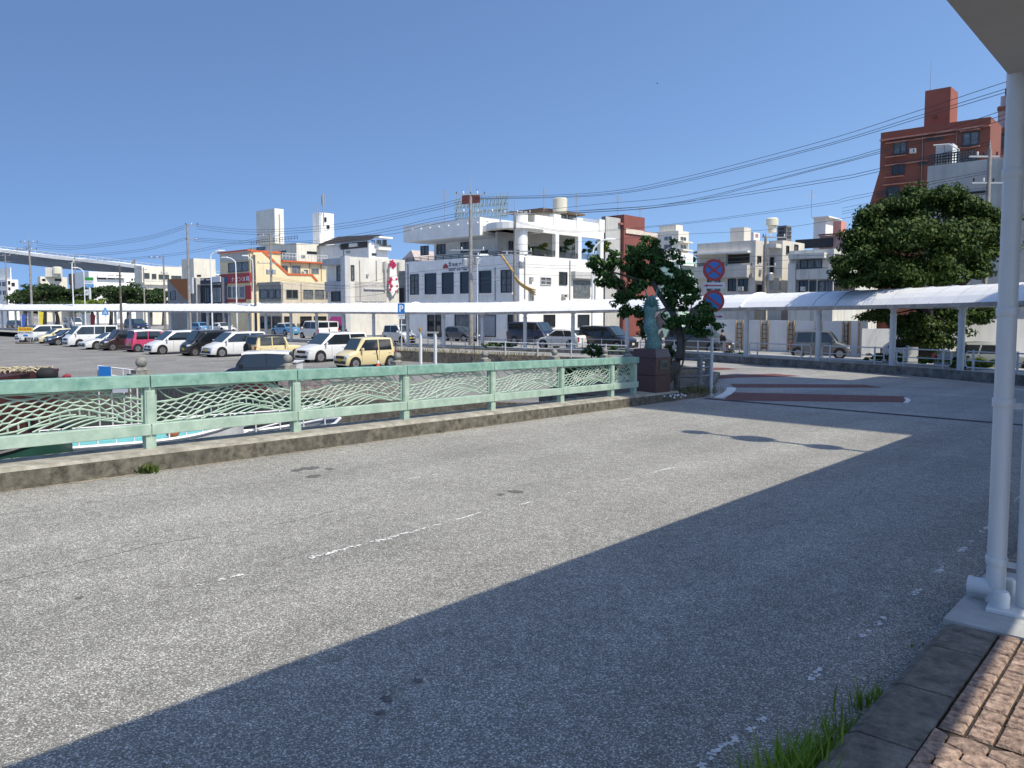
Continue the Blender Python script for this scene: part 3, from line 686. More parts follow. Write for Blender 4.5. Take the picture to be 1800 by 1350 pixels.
pole(447,448,77.5,'short dark timber pole standing in front of the canopy by the red sign building',.13,mat=POLED,gz=-1.2)
pole(1346,415,62,'utility pole before the grey concrete flats with a drum transformer',.15,[(.1,-.3,1.6,4),(2.4,-1.2,.9,4)],.3,[(.4,3.6)])
pole(1740,262,42,'grey utility pole right of the big tree with white pipe cross arms',.14,[(.4,-1.1,.5,5),(1.8,-.9,.9,4)],.5)
pole(1194,452,58,'white slender pole behind the tree beside the statue',.06,[(.05,-.3,.5,2)],mat=WHITEP)
WIRE=M('black_cable',(.018,.018,.02),.6,0)
def wire(pts,label,r=.016,group='overhead cables',n=8):
    P=[atd(px,py,y) for px,py,y in pts]
    # resample with smooth interpolation
    Q_=bez(P,n*(len(P)-1)) if len(P)>2 else P
    m=MB(); c=P[0]; m.tube([q-c for q in Q_],r*.85,4); o=m.build('overhead_cable',WIRE,None,loc=c)
    return tag(o,label,'cable',group)
RD=38
for k,(a,b,c_,d_,e_) in enumerate([(145,196,249.5,312,347),(157,205,257,317,349),(163,210,260,320,350)]):
    wire([(1835,a-21,30),(1765,a,34),(1610,b,40),(1440,c_,47),(1200,d_,56),(1050,(d_+e_)/2+9,61),(835,e_,67)],'%s of the three topmost cables sweeping from the right edge to the rod-tipped pole'%('highest','middle','lowest')[k],.017,'topmost cable bundle')
for k,(a,b,c_,d_) in enumerate([(190,264,290,344),(198,268,295,354),(206,271,297,357)]):
    wire([(1835,a-28,30),(1740,a+12,36),(1540,b,43),(1440,c_,47),(1200,d_,58),(1050,d_+15,65),(905,374,72)],'%s cable of the second bundle ending at the corner pole of the office building'%('highest','middle','lowest')[k],.017,'second cable bundle')
for k,(c_,d_) in enumerate([(317,358),(322,362)]):
    wire([(1740,c_-68,38),(1530,c_-17,43),(1440,c_,47),(1180,d_,59),(1040,d_+11,66),(905,378,72)],'%s cable of the third bundle in front of the red flats'%('upper','lower')[k],.017,'third cable bundle')
for k,(a,b,c_) in enumerate([(345,358,394),(350,362,396)]):
    wire([(1740,300+k*4,42),(1500,a,46),(1440,b,48),(1180,c_,60),(1000,c_+12,66),(905,c_+2-8,72)],'%s thin cable passing left of the red flats roof tower'%('upper','lower')[k],.012,'fourth cable bundle')
wire([(1738,340,42),(1500,381,50),(1346,404,62),(1180,413,68),(1040,424,71),(905,430,72)],'long low cable from the transformer pole to the office corner',.014)
for k,(a,b,c_,d_) in enumerate([(364,393,404,395),(368.5,398,408,398),(372.5,402,412,402)]):
    wire([(810,a-15,67),(750,a,72),(600,b,84),(450,c_,92),(345,d_,99)],'%s cable of the bundle left of the rod-tipped pole'%('highest','middle','lowest')[k],.02,'left upper cable bundle')
for k,(a,b) in enumerate([(375,418),(380,421),(386,424)]):
    wire([(805,a,67),(750,a+11,72),(690,a+25,77),(560,b+4,86),(450,b+6,92),(342,b,99)],'%s cable of the second bundle left of the rod-tipped pole'%('highest','middle','lowest')[k],.02,'left lower cable bundle')
for k in range(3):
    wire([(325,396+k*3,99),(250,417+k*3,106),(130,432+k*3,114),(64,427+k*4,120)],'%s cable from the bare concrete pole to the expressway pole'%('highest','middle','lowest')[k],.02,'far left cables')
for k in range(2):
    wire([(325,418+k*3,99),(250,438+k*3,106),(130,448+k*3,115),(64,441+k*3,120)],'%s cable from the bare concrete pole, second level'%('upper','lower')[k],.02,'far left cables')
for k in range(2):
    wire([(475,415+k*3,103),(380,432+k*4,108),(287,448+k*3,118),(130,458+k*2,140),(9,452+k*3,150)],'%s cable running along the low pole line to the left edge'%('upper','lower')[k],.02,'far left cables')
for k in range(3):
    wire([(55,430+k*2,120),(30,438+k*3,110),(-20,448+k*4,100)],'%s short cable leaving the expressway pole toward the left edge'%('upper','middle','lower')[k],.02,'left edge cables')
for k,(a,b,c_) in enumerate([(500,470,462),(505,478,468),(497,492,484),(516,500,488)]):
    wire([(475,a-10,100),(600,a+ (2 if k<2 else 6),86),(720,b+10,75),(829,b,67),(905,c_,72)],'%s service cable crossing in front of the office windows'%('first','second','third','fourth')[k],.013,'street level cables')
for k,(a,b) in enumerate([(463,458),(468,466),(481,480)]):
    wire([(905,a,72),(1000,a+4,69),(1100,b,66),(1194,b-2,60),(1346,b-8,62),(1480,b-12,52),(1738,b-50,42)],'%s service cable from the office corner toward the concrete flats'%('first','second','third')[k],.013,'street level cables')
for k,a in enumerate([332,338,342]):
    wire([(1738,a-2,41),(1600,a+12,46),(1480,a+34,52)],'%s short cable over the white-walled block beside the red flats'%('upper','middle','lower')[k],.012,'short cables at the right')
# yellow cable sleeves
YS=M('yellow_sleeve',(.50,.32,.10),.6,.2,4)
sv=E('cable_sleeve','long yellow insulating sleeve leaning from the corner pole up to the roof terrace','cable sleeve',tuple(atd(905,478,71.5)),0,'yellow cable sleeves'); c=atd(905,478,71.5)
m=MB(); m.tube([atd(881,448,71)-c,atd(893,465,71)-c,atd(902,478,71)-c],.11,8); m.build('sleeve',YS,sv)
for k in range(3):
    m=MB(); P=[atd(905,484+k*2,71.5),atd(915,497+k*2,71),atd(930,506+k*2.5,70.5),atd(941,510+k*4,70)]; c=P[0]
    m.tube([p-c for p in bez(P)],.07,8); o=m.build('cable_sleeve',YS,None,loc=c); tag(o,'%s of the yellow sleeves curving down right of the corner pole'%('upper','middle','lower')[k],'cable sleeve','yellow cable sleeves')
# street lamps
def lamp(px,ytop,y,label,arm=-1.2,gz=-1.2,r=.07,dbl=False,sc=1.):
    t=atd(px,ytop,y); h=t.z-gz; o=E('street_lamp',label,'street lamp',(t.x,y,gz),0,'white street lamps')
    m=MB(); sg=1 if arm>0 else -1; A=abs(arm)
    pts=[Vector((0,0,0)),Vector((0,0,h*.5)),Vector((0,0,h-1.0*sc)),Vector((sg*.18*sc,0,h-.4*sc)),Vector((sg*.6*sc,0,h-.08*sc)),Vector((sg*A,0,h))]
    m.tube([pts[0],pts[1]]+bez(pts[1:],14),[r*1.3]*2+[r]*(len(bez(pts[1:],14))),8); q=m.build('pole',WHITEP,o); smooth_sharp(q)
    m=MB(); m.add([(sg*(A-.1),-.15,h-.03),(sg*(A+.75),-.12,h+.0),(sg*(A+.75),.12,h+.0),(sg*(A-.1),.15,h-.03),(sg*A,-.1,h+.14),(sg*(A+.65),-.08,h+.12),(sg*(A+.65),.08,h+.12),(sg*A,.1,h+.14)],[(0,1,2,3),(4,7,6,5),(0,4,5,1),(1,5,6,2),(2,6,7,3),(3,7,4,0)]); m.build('lamp_head',WHITEP,o)
    return o
lamp(126,455,100,'tall white street lamp left of the tree row, arm curving right',1.0,gz=-1.4)
lamp(147,471,118,'lower white street lamp before the tree row, arm curving left',-1.0)
lamp(370,441,92,'tall white street lamp in front of the slate blue shop, arm curving right',1.0)
lamp(414,453,96,'white street lamp before the red sign, arm curving left',-1.0)
lamp(444,450,99,'white street lamp head peeking beside the dark timber pole',-.6)
lamp(1042,421,62,'white street lamp by the tree with a long curved arm',1.1,sc=1.3)
o=lamp(839,449,66,'small lamp head clamped to the rod-tipped pole',.25,r=.03)
# tall lamp outside the frame on the right, whose shadow lies on the bridge
lx,ly=XY(12.6,-.38); so_=E('street_lamp','tall street lamp with round lantern discs beside the near canopy','street lamp',(lx,ly,-.2)); 
m=MB(); m.tube([(0,0,0),(0,0,8.6)],.06,10); m.build('pole',WHITEP,so_)
for z,r_ in((8.65,.24),(7.15,.36),(5.5,.28)):
    m=MB(); m.lathe((0,0,z),[(.05,-.1),(r_,-.03),(r_,.03),(.05,.1)],16); m.build('lantern_disc',WHITEP,so_)
# ---------------- signs ----------------
SRED=M('sign_red',(.42,.03,.035),.4,.05,8); SBLU=M('sign_blue',(.02,.17,.5),.4,.05,8); SWH=M('sign_white',(.68,.70,.72),.45,.05,6)
def disc(c,r,t,n=32,mb=None):
    m=mb or MB(); m.lathe(c,[(r,0),(r,t)],n,axis=(0,-1,0)); return m
b=atg(1250,697,0); sp=E('no_stopping_sign','white pole with two round red and blue no-stopping signs and arrow plates','road sign',(b.x,b.y,b.z))
m=MB(); m.lathe((0,0,0),[(.042,0),(.042,3.75)],14); q=m.build('pole',WHITEP,sp); smooth_sharp(q)
for zc,dbl in((3.52,True),(2.66,False)):
    y=-.06
    m=disc((0,y,zc),.305,.012); sg=m.build('sign_disc',SRED,sp)
    m=disc((0,y-.013,zc),.225,.004); m.build('blue_field',SBLU,sg)
    m=MB(); w_=.028
    for a in((45,135) if dbl else (135,)):
        d=Vector((math.cos(R(a if a==45 else 135)),0,math.sin(R(a if a==45 else 135))))*.235; 
        d=Vector((d.x*1.05,0,d.z*.78)); n_=Vector((-d.z,0,d.x)).normalized()*w_
        c=Vector((0,y-.019,zc)); m.prism([c+d+n_,c-d+n_,c-d-n_,c+d-n_],(0,-.004*(1 if a==45 else 1.6),0))
    m.build('slash',SRED,sg)
    m=MB(); m.lathe((0,y+.001,zc),[(.312,-.004),(.312,-.0)],32,axis=(0,-1,0))
for zc,sgn,dy in((3.09,-1,0),(2.235,1,0)):
    m=MB(); m.b2(-.31,-.072,zc-.085,.31,-.06,zc+.085); pl=m.build('arrow_plate',SWH,sp,bevel=.004)
    m=MB(); m.b2(-.24,-.078,zc-.016,.24,-.073,zc+.016); m.prism([Vector((sgn*.27,-.073,zc)),Vector((sgn*.17,-.073,zc+.042)),Vector((sgn*.17,-.073,zc-.042))],(0,-.006,0)); m.build('arrow',SRED,pl)
# parking sign
b=at(706,632,LOTZ); b=Vector((b.x,50.5,-1.1)); b.x=(706-900)/F*50.5
ps=E('parking_sign','blue parking sign on a thin white pole beside the cream box van','road sign',tuple(b))
m=MB(); m.lathe((0,0,-.2),[(.03,0),(.03,3.65)],10); m.build('pole',WHITEP,ps)
m=MB(); m.b2(-.23,-.05,2.75,.23,-.035,3.42); pl=m.build('sign_plate',SBLU,ps,bevel=.01)
text('P',.44,SWH,pl,(-.13,-.052,2.87),(1,0,0),(0,0,1),depth=.004,fit=.27,bold=.03)
m=MB(); m.b2(-.22,-.05,2.4,.22,-.037,2.72); pl=m.build('sub_plate',SWH,ps)
text('駐車場',.1,M('ink_grey',(.15,.15,.17),.6,0),pl,(-.15,-.052,2.58),(1,0,0),(0,0,1),depth=.004); text('有料',.08,M('ink_grey',(.15,.15,.17),.6,0),pl,(-.08,-.052,2.45),(1,0,0),(0,0,1),depth=.004)
# crossing sign (blue pointed) left
b=Vector(((187-900)/F*86,86,-1.3)); cs=E('crossing_sign','blue pointed pedestrian crossing sign on a white pole by the canopy','road sign',tuple(b))
m=MB(); m.lathe((0,0,0),[(.05,0),(.05,3.3)],8); m.build('pole',WHITEP,cs)
m=MB(); m.prism([Vector((-.38,-.06,2.65)),Vector((.38,-.06,2.65)),Vector((.36,-.06,2.95)),Vector((0,-.06,3.55)),Vector((-.36,-.06,2.95))],(0,-.02,0)); pl=m.build('sign_plate',M('sign_sky_blue',(.05,.30,.62),.4,0),cs)
m=MB(); m.prism([Vector((-.2,-.082,2.78)),Vector((.2,-.082,2.78)),Vector((0,-.082,3.3))],(0,-.01,0)); tr=m.build('white_triangle',SWH,pl)
INK=M('sign_ink',(.03,.04,.07),.6,0)
m=MB(); m.tube([(-.06,-.1,2.8),(0,-.1,2.95),(.07,-.1,2.8)],.018,4); m.tube([(0,-.1,2.95),(0,-.1,3.08)],.02,4); m.tube([(-.06,-.1,2.98),(.06,-.1,3.02)],.014,4); m.sphere((0,-.1,3.14),.035,8); m.build('walking_figure',INK,tr)
# yellow notice board on the lot
b=at(46,604,LOTZ); nb=E('notice_board','yellow and white notice board on weighted legs at the left of the lot','sign board',tuple(b))
m=MB(); m.b2(-.75,-.04,.62,.75,.0,1.62); pl=m.build('board',SWH,nb)
m=MB(); m.b2(-.75,-.045,1.22,.75,-.041,1.62); y_=m.build('yellow_band',M('sign_yellow',(.75,.5,.02),.5,.05,4),pl)
text('契約駐車場',.22,SRED,y_,(-.6,-.05,1.32),(1,0,0),(0,0,1),depth=.006,fit=1.2); text('関係者以外駐車禁止',.16,INK,pl,(-.68,-.047,1.0),(1,0,0),(0,0,1),depth=.006,fit=1.36)
m=MB(); m.b2(-.22,-.05,.72,.22,-.042,.9); m.build('blue_mark',SBLU,pl)
for sx in(-.6,.6):
    m=MB(); m.tube([(sx,0,.7),(sx-.08,-.25,.05)],.025,6); m.tube([(sx,0,.7),(sx+.08,.3,.05)],.025,6); m.build('leg',METG,nb)
m=MB(); m.b2(-.85,-.35,0,.85,-.15,.12); m.build('weight',M('weight_brown',(.1,.07,.05),.9,.2,4),nb)
# white post frame
b=Vector(((752-900)/F*41.5,41.5,LOTZ)); fx=(735-900)/F*41.5-b.x; fr=E('post_frame','white square-post frame with crossbar standing beyond the railing','frame',tuple(b),R(0))
for xx in((739-900)/F*41.5-b.x+.0,(765-900)/F*41.5-b.x):
    m=MB(); m.box((xx,0,1.0),(.13,.13,2.1),(CS*0+.79,-.61,0)); m.build('post',WHITEP,fr,bevel=.005)
m=MB(); m.box((0,0,2.09),(1.15,.14,.09)); m.build('crossbar',M('frame_bar_grey',(.3,.32,.34),.6,.1,3),fr)
m=MB(); m.lathe((-.42,0,2.135),[(.05,0),(.07,.1),(.05,.2),(.02,.26)],8); m.build('beacon',M('amber_plastic',(.35,.18,.05),.5,.1,5),fr)
# traffic cone and small bollard
b=Vector(((664-900)/F*39.5,39.5,LOTZ)); cn=E('traffic_cone','orange and white traffic cone with a bar on top beside the cream box van','traffic cone',tuple(b))
m=MB(); m.b2(-.2,-.2,0,.2,.2,.04); m.build('base',M('cone_orange',(.7,.09,.03),.55,.1,5),cn)
for i,(z0,z1) in enumerate(((.04,.25),(.25,.42),(.42,.56),(.56,.72))):
    rr=lambda z:.16-.16*z; m=MB(); m.lathe((0,0,0),[(rr(z0),z0),(rr(z1),z1)],14); m.build('band',[M('cone_orange',(.7,.09,.03)),SWH][i%2],cn)
m=MB(); m.tube([(0,0,.7),(-.08,0,1.25)],.03,8); m.build('bar',INS,cn)
for px,h_,lb in((693,1.0,'thin black marker post right of the cream box van'),):
    b=Vector(((px-900)/F*42,42,LOTZ)); o=E('marker_post',lb,'post',tuple(b)); m=MB(); m.lathe((0,0,0),[(.05,0),(.03,.05),(.03,h_),(.05,h_+.02),(.0,h_+.1)],8); m.build('stem',INS,o)
# ---------------- pedestal, statue ----------------
PG=M('red_granite',(.10,.045,.042),.3,.25,22,.05,90,spec=.5,dark=(.05,.022,.022))
pc=W3(17.2,-10.62,.13); pd=E('granite_pedestal','polished dark red granite pedestal with a name plate at the railing end','pedestal',tuple(pc))
PX,PY=dS,dT
def PBX(m,s0,s1,t0,t1,z0,z1):
    v=[Vector((SN,CS,0))*s+Vector((CS,-SN,0))*t+Vector((0,0,z)) for s in(s0,s1) for t in(t0,t1) for z in(z0,z1)]
    m.add(v,[(0,1,3,2),(4,6,7,5),(0,4,5,1),(2,3,7,6),(0,2,6,4),(1,5,7,3)])
for z0,z1 in((0,.64),(.645,1.16)):
    m=MB(); PBX(m,-.42,.42,-.42,.42,z0,z1); m.build('granite_block',PG,pd,bevel=.012)
m=MB()
lo=[(-.42,-.42),(.42,-.42),(.42,.42),(-.42,.42)]; hi=[(-.38,-.38),(.36,-.38),(.36,.36),(-.38,.36)]
vv=[Vector((SN,CS,0))*s+Vector((CS,-SN,0))*t+Vector((0,0,z)) for L_,z in((lo,1.165),(hi,1.42)) for s,t in L_]
m.add(vv,[(0,1,2,3),(4,7,6,5),(0,4,5,1),(1,5,6,2),(2,6,7,3),(3,7,4,0)]); m.build('granite_cap',PG,pd)
m=MB(); PBX(m,-.23,.23,.421,.437,.82,1.08); q=m.build('name_plate',M('bronze_plate',(.12,.14,.12),.4,.2,8,metal=.5),pd)
nv=Vector((SN,CS,0)); tv=Vector((CS,-SN,0))
text('北橋',.15,M('plate_letter',(.03,.035,.03),.6,0),q,tv*.438-nv*.14+Vector((0,0,.87)),nv,(0,0,1),depth=.004)
# white pebbles at the foot
m=MB(); r=random.Random(3)
for i in range(22): m.sphere((r.uniform(-.5,.6)*SN+ .52*CS+r.uniform(-.08,.12),r.uniform(-.6,.6)*CS-.52*SN,.03),r.uniform(.015,.03),6)
o=m.build('white_pebbles',SWH,None,loc=pc); tag(o,kind='stuff',label='white pebbles scattered at the foot of the granite pedestal',cat='pebbles')
# dragon
DR=M('dragon_patina',(.085,.22,.20),.55,.4,14,.5,60,dark=(.025,.07,.07),detail=8)
DF=M('dragon_fin_stone',(.22,.17,.15),.7,.25,8,.3,40)
dg_=1
dg=E('dragon_statue','weathered green dragon pillar with fins and horned head rising from the red granite pedestal','statue',tuple(pc+Vector((0,0,1.42*.86))))
path=[Vector(p) for p in((.12,.05,0),(.08,0,.28),(-.02,-.05,.62),(-.08,-.04,1.0),(-.06,0,1.32),(-.02,-.04,1.52))]
bp_=bez(path,30); m=MB(); N=len(bp_)
m.tube(bp_,[.30-.14*(i/(N-1))+.035*math.sin(i*.5) for i in range(N)],16); body=m.build('body',DR,dg); smooth_sharp(body,60)
# scales
m=MB(); r=random.Random(9)
for i in range(1,N-3):
    rad=.30-.14*(i/(N-1))+.035*math.sin(i*.5)
    for j in range(9):
        a=R(180+20*j+(10 if i%2 else 0)); c=bp_[i]+Vector((math.cos(a)*rad,math.sin(a)*rad,0)); t=Vector((-math.sin(a),math.cos(a),0)); nn=Vector((math.cos(a),math.sin(a),0))
        m.poly([c+t*.05+nn*.004,c-t*.05+nn*.004,c-t*.04-Vector((0,0,.045))+nn*.03,c-Vector((0,0,.07))+nn*.035,c+t*.04-Vector((0,0,.045))+nn*.03])
m.build('scales',M('dragon_scale',(.16,.32,.29),.5,.4,20),body)
hd=bp_[-1]; m=MB()
m.tube([hd+Vector((0,0,-.08)),hd+Vector((-.02,-.1,.06)),hd+Vector((-.03,-.24,.10)),hd+Vector((-.03,-.36,.08))],[.17,.19,.15,.08],12); head=m.build('head',DR,dg); smooth_sharp(head,60)
m=MB(); m.tube([hd+Vector((0,-.05,-.06)),hd+Vector((-.02,-.2,-.07)),hd+Vector((-.02,-.32,-.03))],[.11,.09,.05],10); m.build('jaw',DR,head)
for sx in(-1,1):
    m=MB(); m.tube([hd+Vector((sx*.1,0,.12)),hd+Vector((sx*.2,.1,.25)),hd+Vector((sx*.24,.2,.42)),hd+Vector((sx*.34,.22,.52))],[.035,.03,.02,.008],8); m.build('horn',DR,head)
    m=MB(); m.sphere(hd+Vector((sx*.11,-.15,.15)),.035,10); m.build('eye',SWH,head)
    m=MB(); m.tube([hd+Vector((sx*.08,-.33,.05)),hd+Vector((sx*.25,-.45,.12)),hd+Vector((sx*.3,-.4,.3))],[.014,.01,.004],5); m.build('whisker',DR,head)
    for q in range(5):
        c=hd+Vector((sx*.15,.02+.03*q,.02-.06*q)); m=MB(); m.add([c,c+Vector((sx*.02,.03,.1)),c+Vector((sx*(.2+.03*q),.12,.05-.03*q)),c+Vector((0,.04,-.03))],[(0,1,2),(0,2,3),(0,3,1),(1,3,2)]); m.build('mane_spike',DR,head)
def fin(P,name='fin',mat=DF):
    m=MB(); m.prism([Vector(p) for p in P],(0.03,.035,0)); m.build(name,mat,dg)
fin([(.1,.05,.75),(.25,.0,1.1),(.36,-.02,1.22),(.33,0,1.05),(.45,0,.95),(.6,0,.78),(.42,0,.8),(.4,0,.68),(.3,0,.62)])
fin([(-.2,0,.9),(-.32,0,1.12),(-.34,0,.98),(-.40,0,.9),(-.33,0,.8),(-.38,0,.66),(-.27,0,.62)])
fin([(-.15,0,.2),(-.3,0,.35),(-.27,0,.15),(-.32,0,.02),(-.15,0,0)])
fin([(.2,0,.35),(.42,0,.62),(.50,0,.4),(.40,0,.35),(.46,0,.15),(.36,0,.2),(.34,0,.05),(.22,0,.05)])
dg.scale=(.62,.62,.78); pd.scale=(.86,.86,.86)
# ---------------- buildings ----------------
AA=R(-47.5); AB=R(42.5)
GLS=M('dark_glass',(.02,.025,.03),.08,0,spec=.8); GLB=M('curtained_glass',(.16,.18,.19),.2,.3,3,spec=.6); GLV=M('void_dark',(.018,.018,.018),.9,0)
FRD=M('dark_frame',(.04,.045,.05),.4,0); FRW=M('white_frame',(.6,.6,.6),.5,0); FRA=M('aluminium_frame',(.3,.31,.32),.4,0,metal=.4)
def wall(name,c,st=.35): return M(name,(min(.86,c[0]*1.17),min(.85,c[1]*1.15),min(.83,c[2]*1.1)),.85,.07,.7,.12,25,streak=st,detail=8)
WW=wall('white_render',(.76,.76,.73),.22); WC=wall('cream_white_render',(.66,.63,.55),.35); WG=wall('grey_render',(.42,.42,.42),.4)
TANKM=wall('water_tank_cream',(.62,.60,.50),.3); ACM=M('aircon_white',(.6,.6,.57),.5,.1,5)
class Bld:
    """rectangular block: near corner C, left face runs along azimuth a, right face along b"""
    def __init__(s,name,label,cpx,y,pl,pr,ytop,mat,z0=None,a=AA,b=AB,cat='building',group=None,base=True,wallmat=None,part='wall'):
        s.C=Vector(((cpx-900)/F*y,y)); s.A=Vector((math.sin(a),math.cos(a))); s.B=Vector((math.sin(b),math.cos(b)))
        s.z0=(GZ(99)-.02) if z0 is None else z0
        s.top=atd(cpx,ytop,y).z
        s.uL=s.U('L',pl) if pl is not None else 0; s.vR=s.U('R',pr) if pr is not None else 0
        s.o=E(name,label,cat,(s.C.x,s.C.y,s.z0),0,group); s.O=Vector((s.C.x,s.C.y,s.z0)); s.mat=mat
        if base: s.blk(part,0,s.uL,0,s.vR,s.z0,s.top,mat)
    def dirv(s,f): return s.A if f=='L' else s.B
    def U(s,f,px,off=0.):
        """distance along face f whose image column is px"""
        d=s.dirv(f); o=s.C+(s.B if f=='L' else s.A)*off; r=(px-900)/F; return (o.x-r*o.y)/(r*d.y-d.x)
    def Z(s,f,px,py,off=0.):
        u=s.U(f,px,off); d=s.dirv(f); o=s.C+(s.B if f=='L' else s.A)*off; p=o+d*u; return atd(px,py,p.y).z
    def P(s,u,v,z): q=s.C+s.A*u+s.B*v; return Vector((q.x,q.y,z))-s.O
    def bx(s,m,u0,u1,v0,v1,z0,z1):
        v=[s.P(u,v_,z) for u in(u0,u1) for v_ in(v0,v1) for z in(z0,z1)]
        m.add(v,[(0,1,3,2),(4,6,7,5),(0,4,5,1),(2,3,7,6),(0,2,6,4),(1,5,7,3)])
    def blk(s,name,u0,u1,v0,v1,z0,z1,mat,parent=None,bevel=0):
        m=MB(); s.bx(m,u0,u1,v0,v1,z0,z1); return m.build(name,mat,parent or s.o,bevel=bevel)
    def fb(s,m,f,u0,u1,z0,z1,d0,d1,off=0.):   # box on face f, d measured outward from the face
        if f=='L': s.bx(m,u0,u1,off-d0,off-d1,z0,z1)
        else: s.bx(m,off-d0,off-d1,u0,u1,z0,z1)
    def win(s,f,x0,y0,x1,y1,glass=None,frame=None,n=1,off=0.,bars=0,parent=None,ft=.07,name='window',sill=False):
        u0,u1=sorted((s.U(f,x0,off),s.U(f,x1,off))); xm=(x0+x1)/2
        z1,z0=s.Z(f,xm,y0,off),s.Z(f,xm,y1,off); fr=frame or FRD
        m=MB(); s.fb(m,f,u0,u1,z0,z1,0.004,.012,off); w=m.build(name,glass or GLS,parent or s.o)
        m=MB()
        for a,b_,c,d in((u0,u1,z1-ft,z1),(u0,u1,z0,z0+ft),(u0,u0+ft,z0+ft,z1-ft),(u1-ft,u1,z0+ft,z1-ft)): s.fb(m,f,a,b_,c,d,.013,.09,off)
        for k in range(1,n): c=u0+(u1-u0)*k/n; s.fb(m,f,c-ft*.45,c+ft*.45,z0+ft,z1-ft,.013,.07,off)
        for k in range(1,bars+1): c=z0+(z1-z0)*k/(bars+1); s.fb(m,f,u0+ft,u1-ft,c-ft*.4,c+ft*.4,.013,.06,off)
        m.build('frame',fr,w)
        if sill: m=MB(); s.fb(m,f,u0-.15,u1+.15,z0-.16,z0-.02,.0,.16,off); m.build('sill',s.mat,w)
        return w
    def slab(s,f,x0,y0,x1,y1,mat,d=.5,off=0.,name='slab',d0=0.003,parent=None):
        u0,u1=sorted((s.U(f,x0,off),s.U(f,x1,off))); xm=(x0+x1)/2
        m=MB(); s.fb(m,f,u0,u1,s.Z(f,xm,y1,off),s.Z(f,xm,y0,off),d0,d,off); return m.build(name,mat,parent or s.o)
    def rail(s,f,x0,x1,ytop,ybot,mat,n=8,off=0.,lines=4,d=.1,name='railing'):
        u0,u1=sorted((s.U(f,x0,off),s.U(f,x1,off))); xm=(x0+x1)/2; z1,z0=s.Z(f,xm,ytop,off),s.Z(f,xm,ybot,off)
        m=MB()
        for k in range(lines): z=z0+(z1-z0)*(k+1)/lines; s.fb(m,f,u0,u1,z-.03,z+.03,d,d+.05,off)
        for k in range(n+1): c=u0+(u1-u0)*k/n; s.fb(m,f,c-.03,c+.03,z0,z1,d+.051,d+.09,off)
        return m.build(name,mat,s.o)
def blockon(b,name,f,x0,x1,y0,y1,mat,v0,v1,ztop=None,parent=None):
    """block on top of a building seen through px range on a plane parallel to face L at depth v0"""
    u0,u1=sorted((b.U('L',x0,v0),b.U('L',x1,v0))); xm=(x0+x1)/2
    return b.blk(name,u0,u1,v0,v1,b.Z('L',xm,y1,v0),b.Z('L',xm,y0,v0),mat,parent)
def aerial(o,p,h,mat=METG):
    m=MB(); m.tube([p,p+Vector((0,0,h))],.03,4)
    for k in range(5): z=h*(.7+.06*k); w_=.5-.06*k; m.tube([p+Vector((-w_,0,z)),p+Vector((w_,0,z))],.015,4)
    m.build('aerial',mat,o)
# --- main white office building ---
B=Bld('office_building','white three storey office building with open roof terrace and tall dark windows','913' and 913,75,714,1060,447.5,WW)
for i,(x0,x1) in enumerate(((722.5,737),(748,767.5),(778,798),(810,829),(843,864),(881,900))):
    w_=B.win('L',x0,482-i*1.5,x1,518-i*.7,glass=(GLB if i in(0,5) else GLS),n=2 if i in(0,5) else 1,bars=2 if i in (0,5) else 0,ft=.1,sill=True)
# terrace level: set-back upper storey
v1=3.2; zt=B.top
uL2=B.U('L',732,v1)
B.blk('upper_storey',4.5,B.uL-1.2,v1,B.vR-1,zt,B.Z('L',772,421,v1),wall('upper_white',(.72,.72,.70),.2))
m=MB(); zb,ztp=B.Z('L',772,420.5,0.),B.Z('L',772,390.5,0.)
B.bx(m,5.2,B.uL+.1,-.2,6.5,zb,ztp); m.build('roof_fascia',WW,B.o)
for k in range(9):
    u=B.uL-1.5-k*1.45; m=MB(); m.lathe(B.P(u,-.2,ztp-.55),[(.1,0),(.1,.12)],8,axis=(-B.B.x,-B.B.y,0)); m.build('drain_spout',WW,B.o)
for x0,x1 in((741,755),(769,784),(811,826)): B.win('L',x0,432-(x0-741)*.09,x1,449-(x0-741)*.07,off=v1,glass=GLB,n=2,sill=False)
B.win('L',846,440,858,446.5,off=v1,glass=GLS,n=1)
B.rail('L',714,910,450.5-4,455,FRD,n=14,lines=3,d=-.25)
# curved eave at the corner: rounded slab and round column
m=MB(); c=B.P(2.2,1.8,0); z0_,z1_=B.Z('R',930,402.5),B.Z('R',930,391.5)
m.lathe(Vector((c.x,c.y,z0_-B.z0)),[(2.9,0),(2.9,z1_-z0_)],28); m.build('curved_eave',WW,B.o)
m=MB(); B.bx(m,2.0,6.0,.2,5.6,z0_,z1_); m.build('eave_slab',WW,B.o)
c=B.P(.55,.9,0); m=MB(); m.lathe(Vector((c.x,c.y,zt-B.z0)),[(.62,0),(.62,atd(932,373,76).z-zt)],20); q=m.build('round_column',WW,B.o); smooth_sharp(q)
# right side open terrace: beams, columns, dark depth
xs=[(940,976,407.5,449),(982,1015,412,453.5),(1022,1053,416.5,456.5)]
zbm0,zbm1=B.Z('R',985,412.2),B.Z('R',985,399)
m=MB(); B.bx(m,0,.5,1.,B.vR,zbm0,zbm1); m.build('terrace_beam',WW,B.o)
for x in(979,1018.5,1057): u=B.U('R',x); m=MB(); B.bx(m,0,.45,u-.28,u+.28,zt,zbm0); m.build('terrace_column',WW,B.o)
m=MB(); B.bx(m,.5,4.4,1.5,B.vR,zbm1-.25,zbm1); m.build('terrace_roof',WW,B.o)
m=MB(); B.bx(m,3.9,4.2,1.,B.vR,zt,zbm1-.26); m.build('terrace_back_wall',wall('terrace_wall_grey',(.45,.45,.45)),B.o)
for x0,x1,y0,y1 in((944,957,420,436),(987,1003,430,447),(1027,1040,430,445)): B.win('R',x0,y0,x1,y1,glass=GLS,n=2)
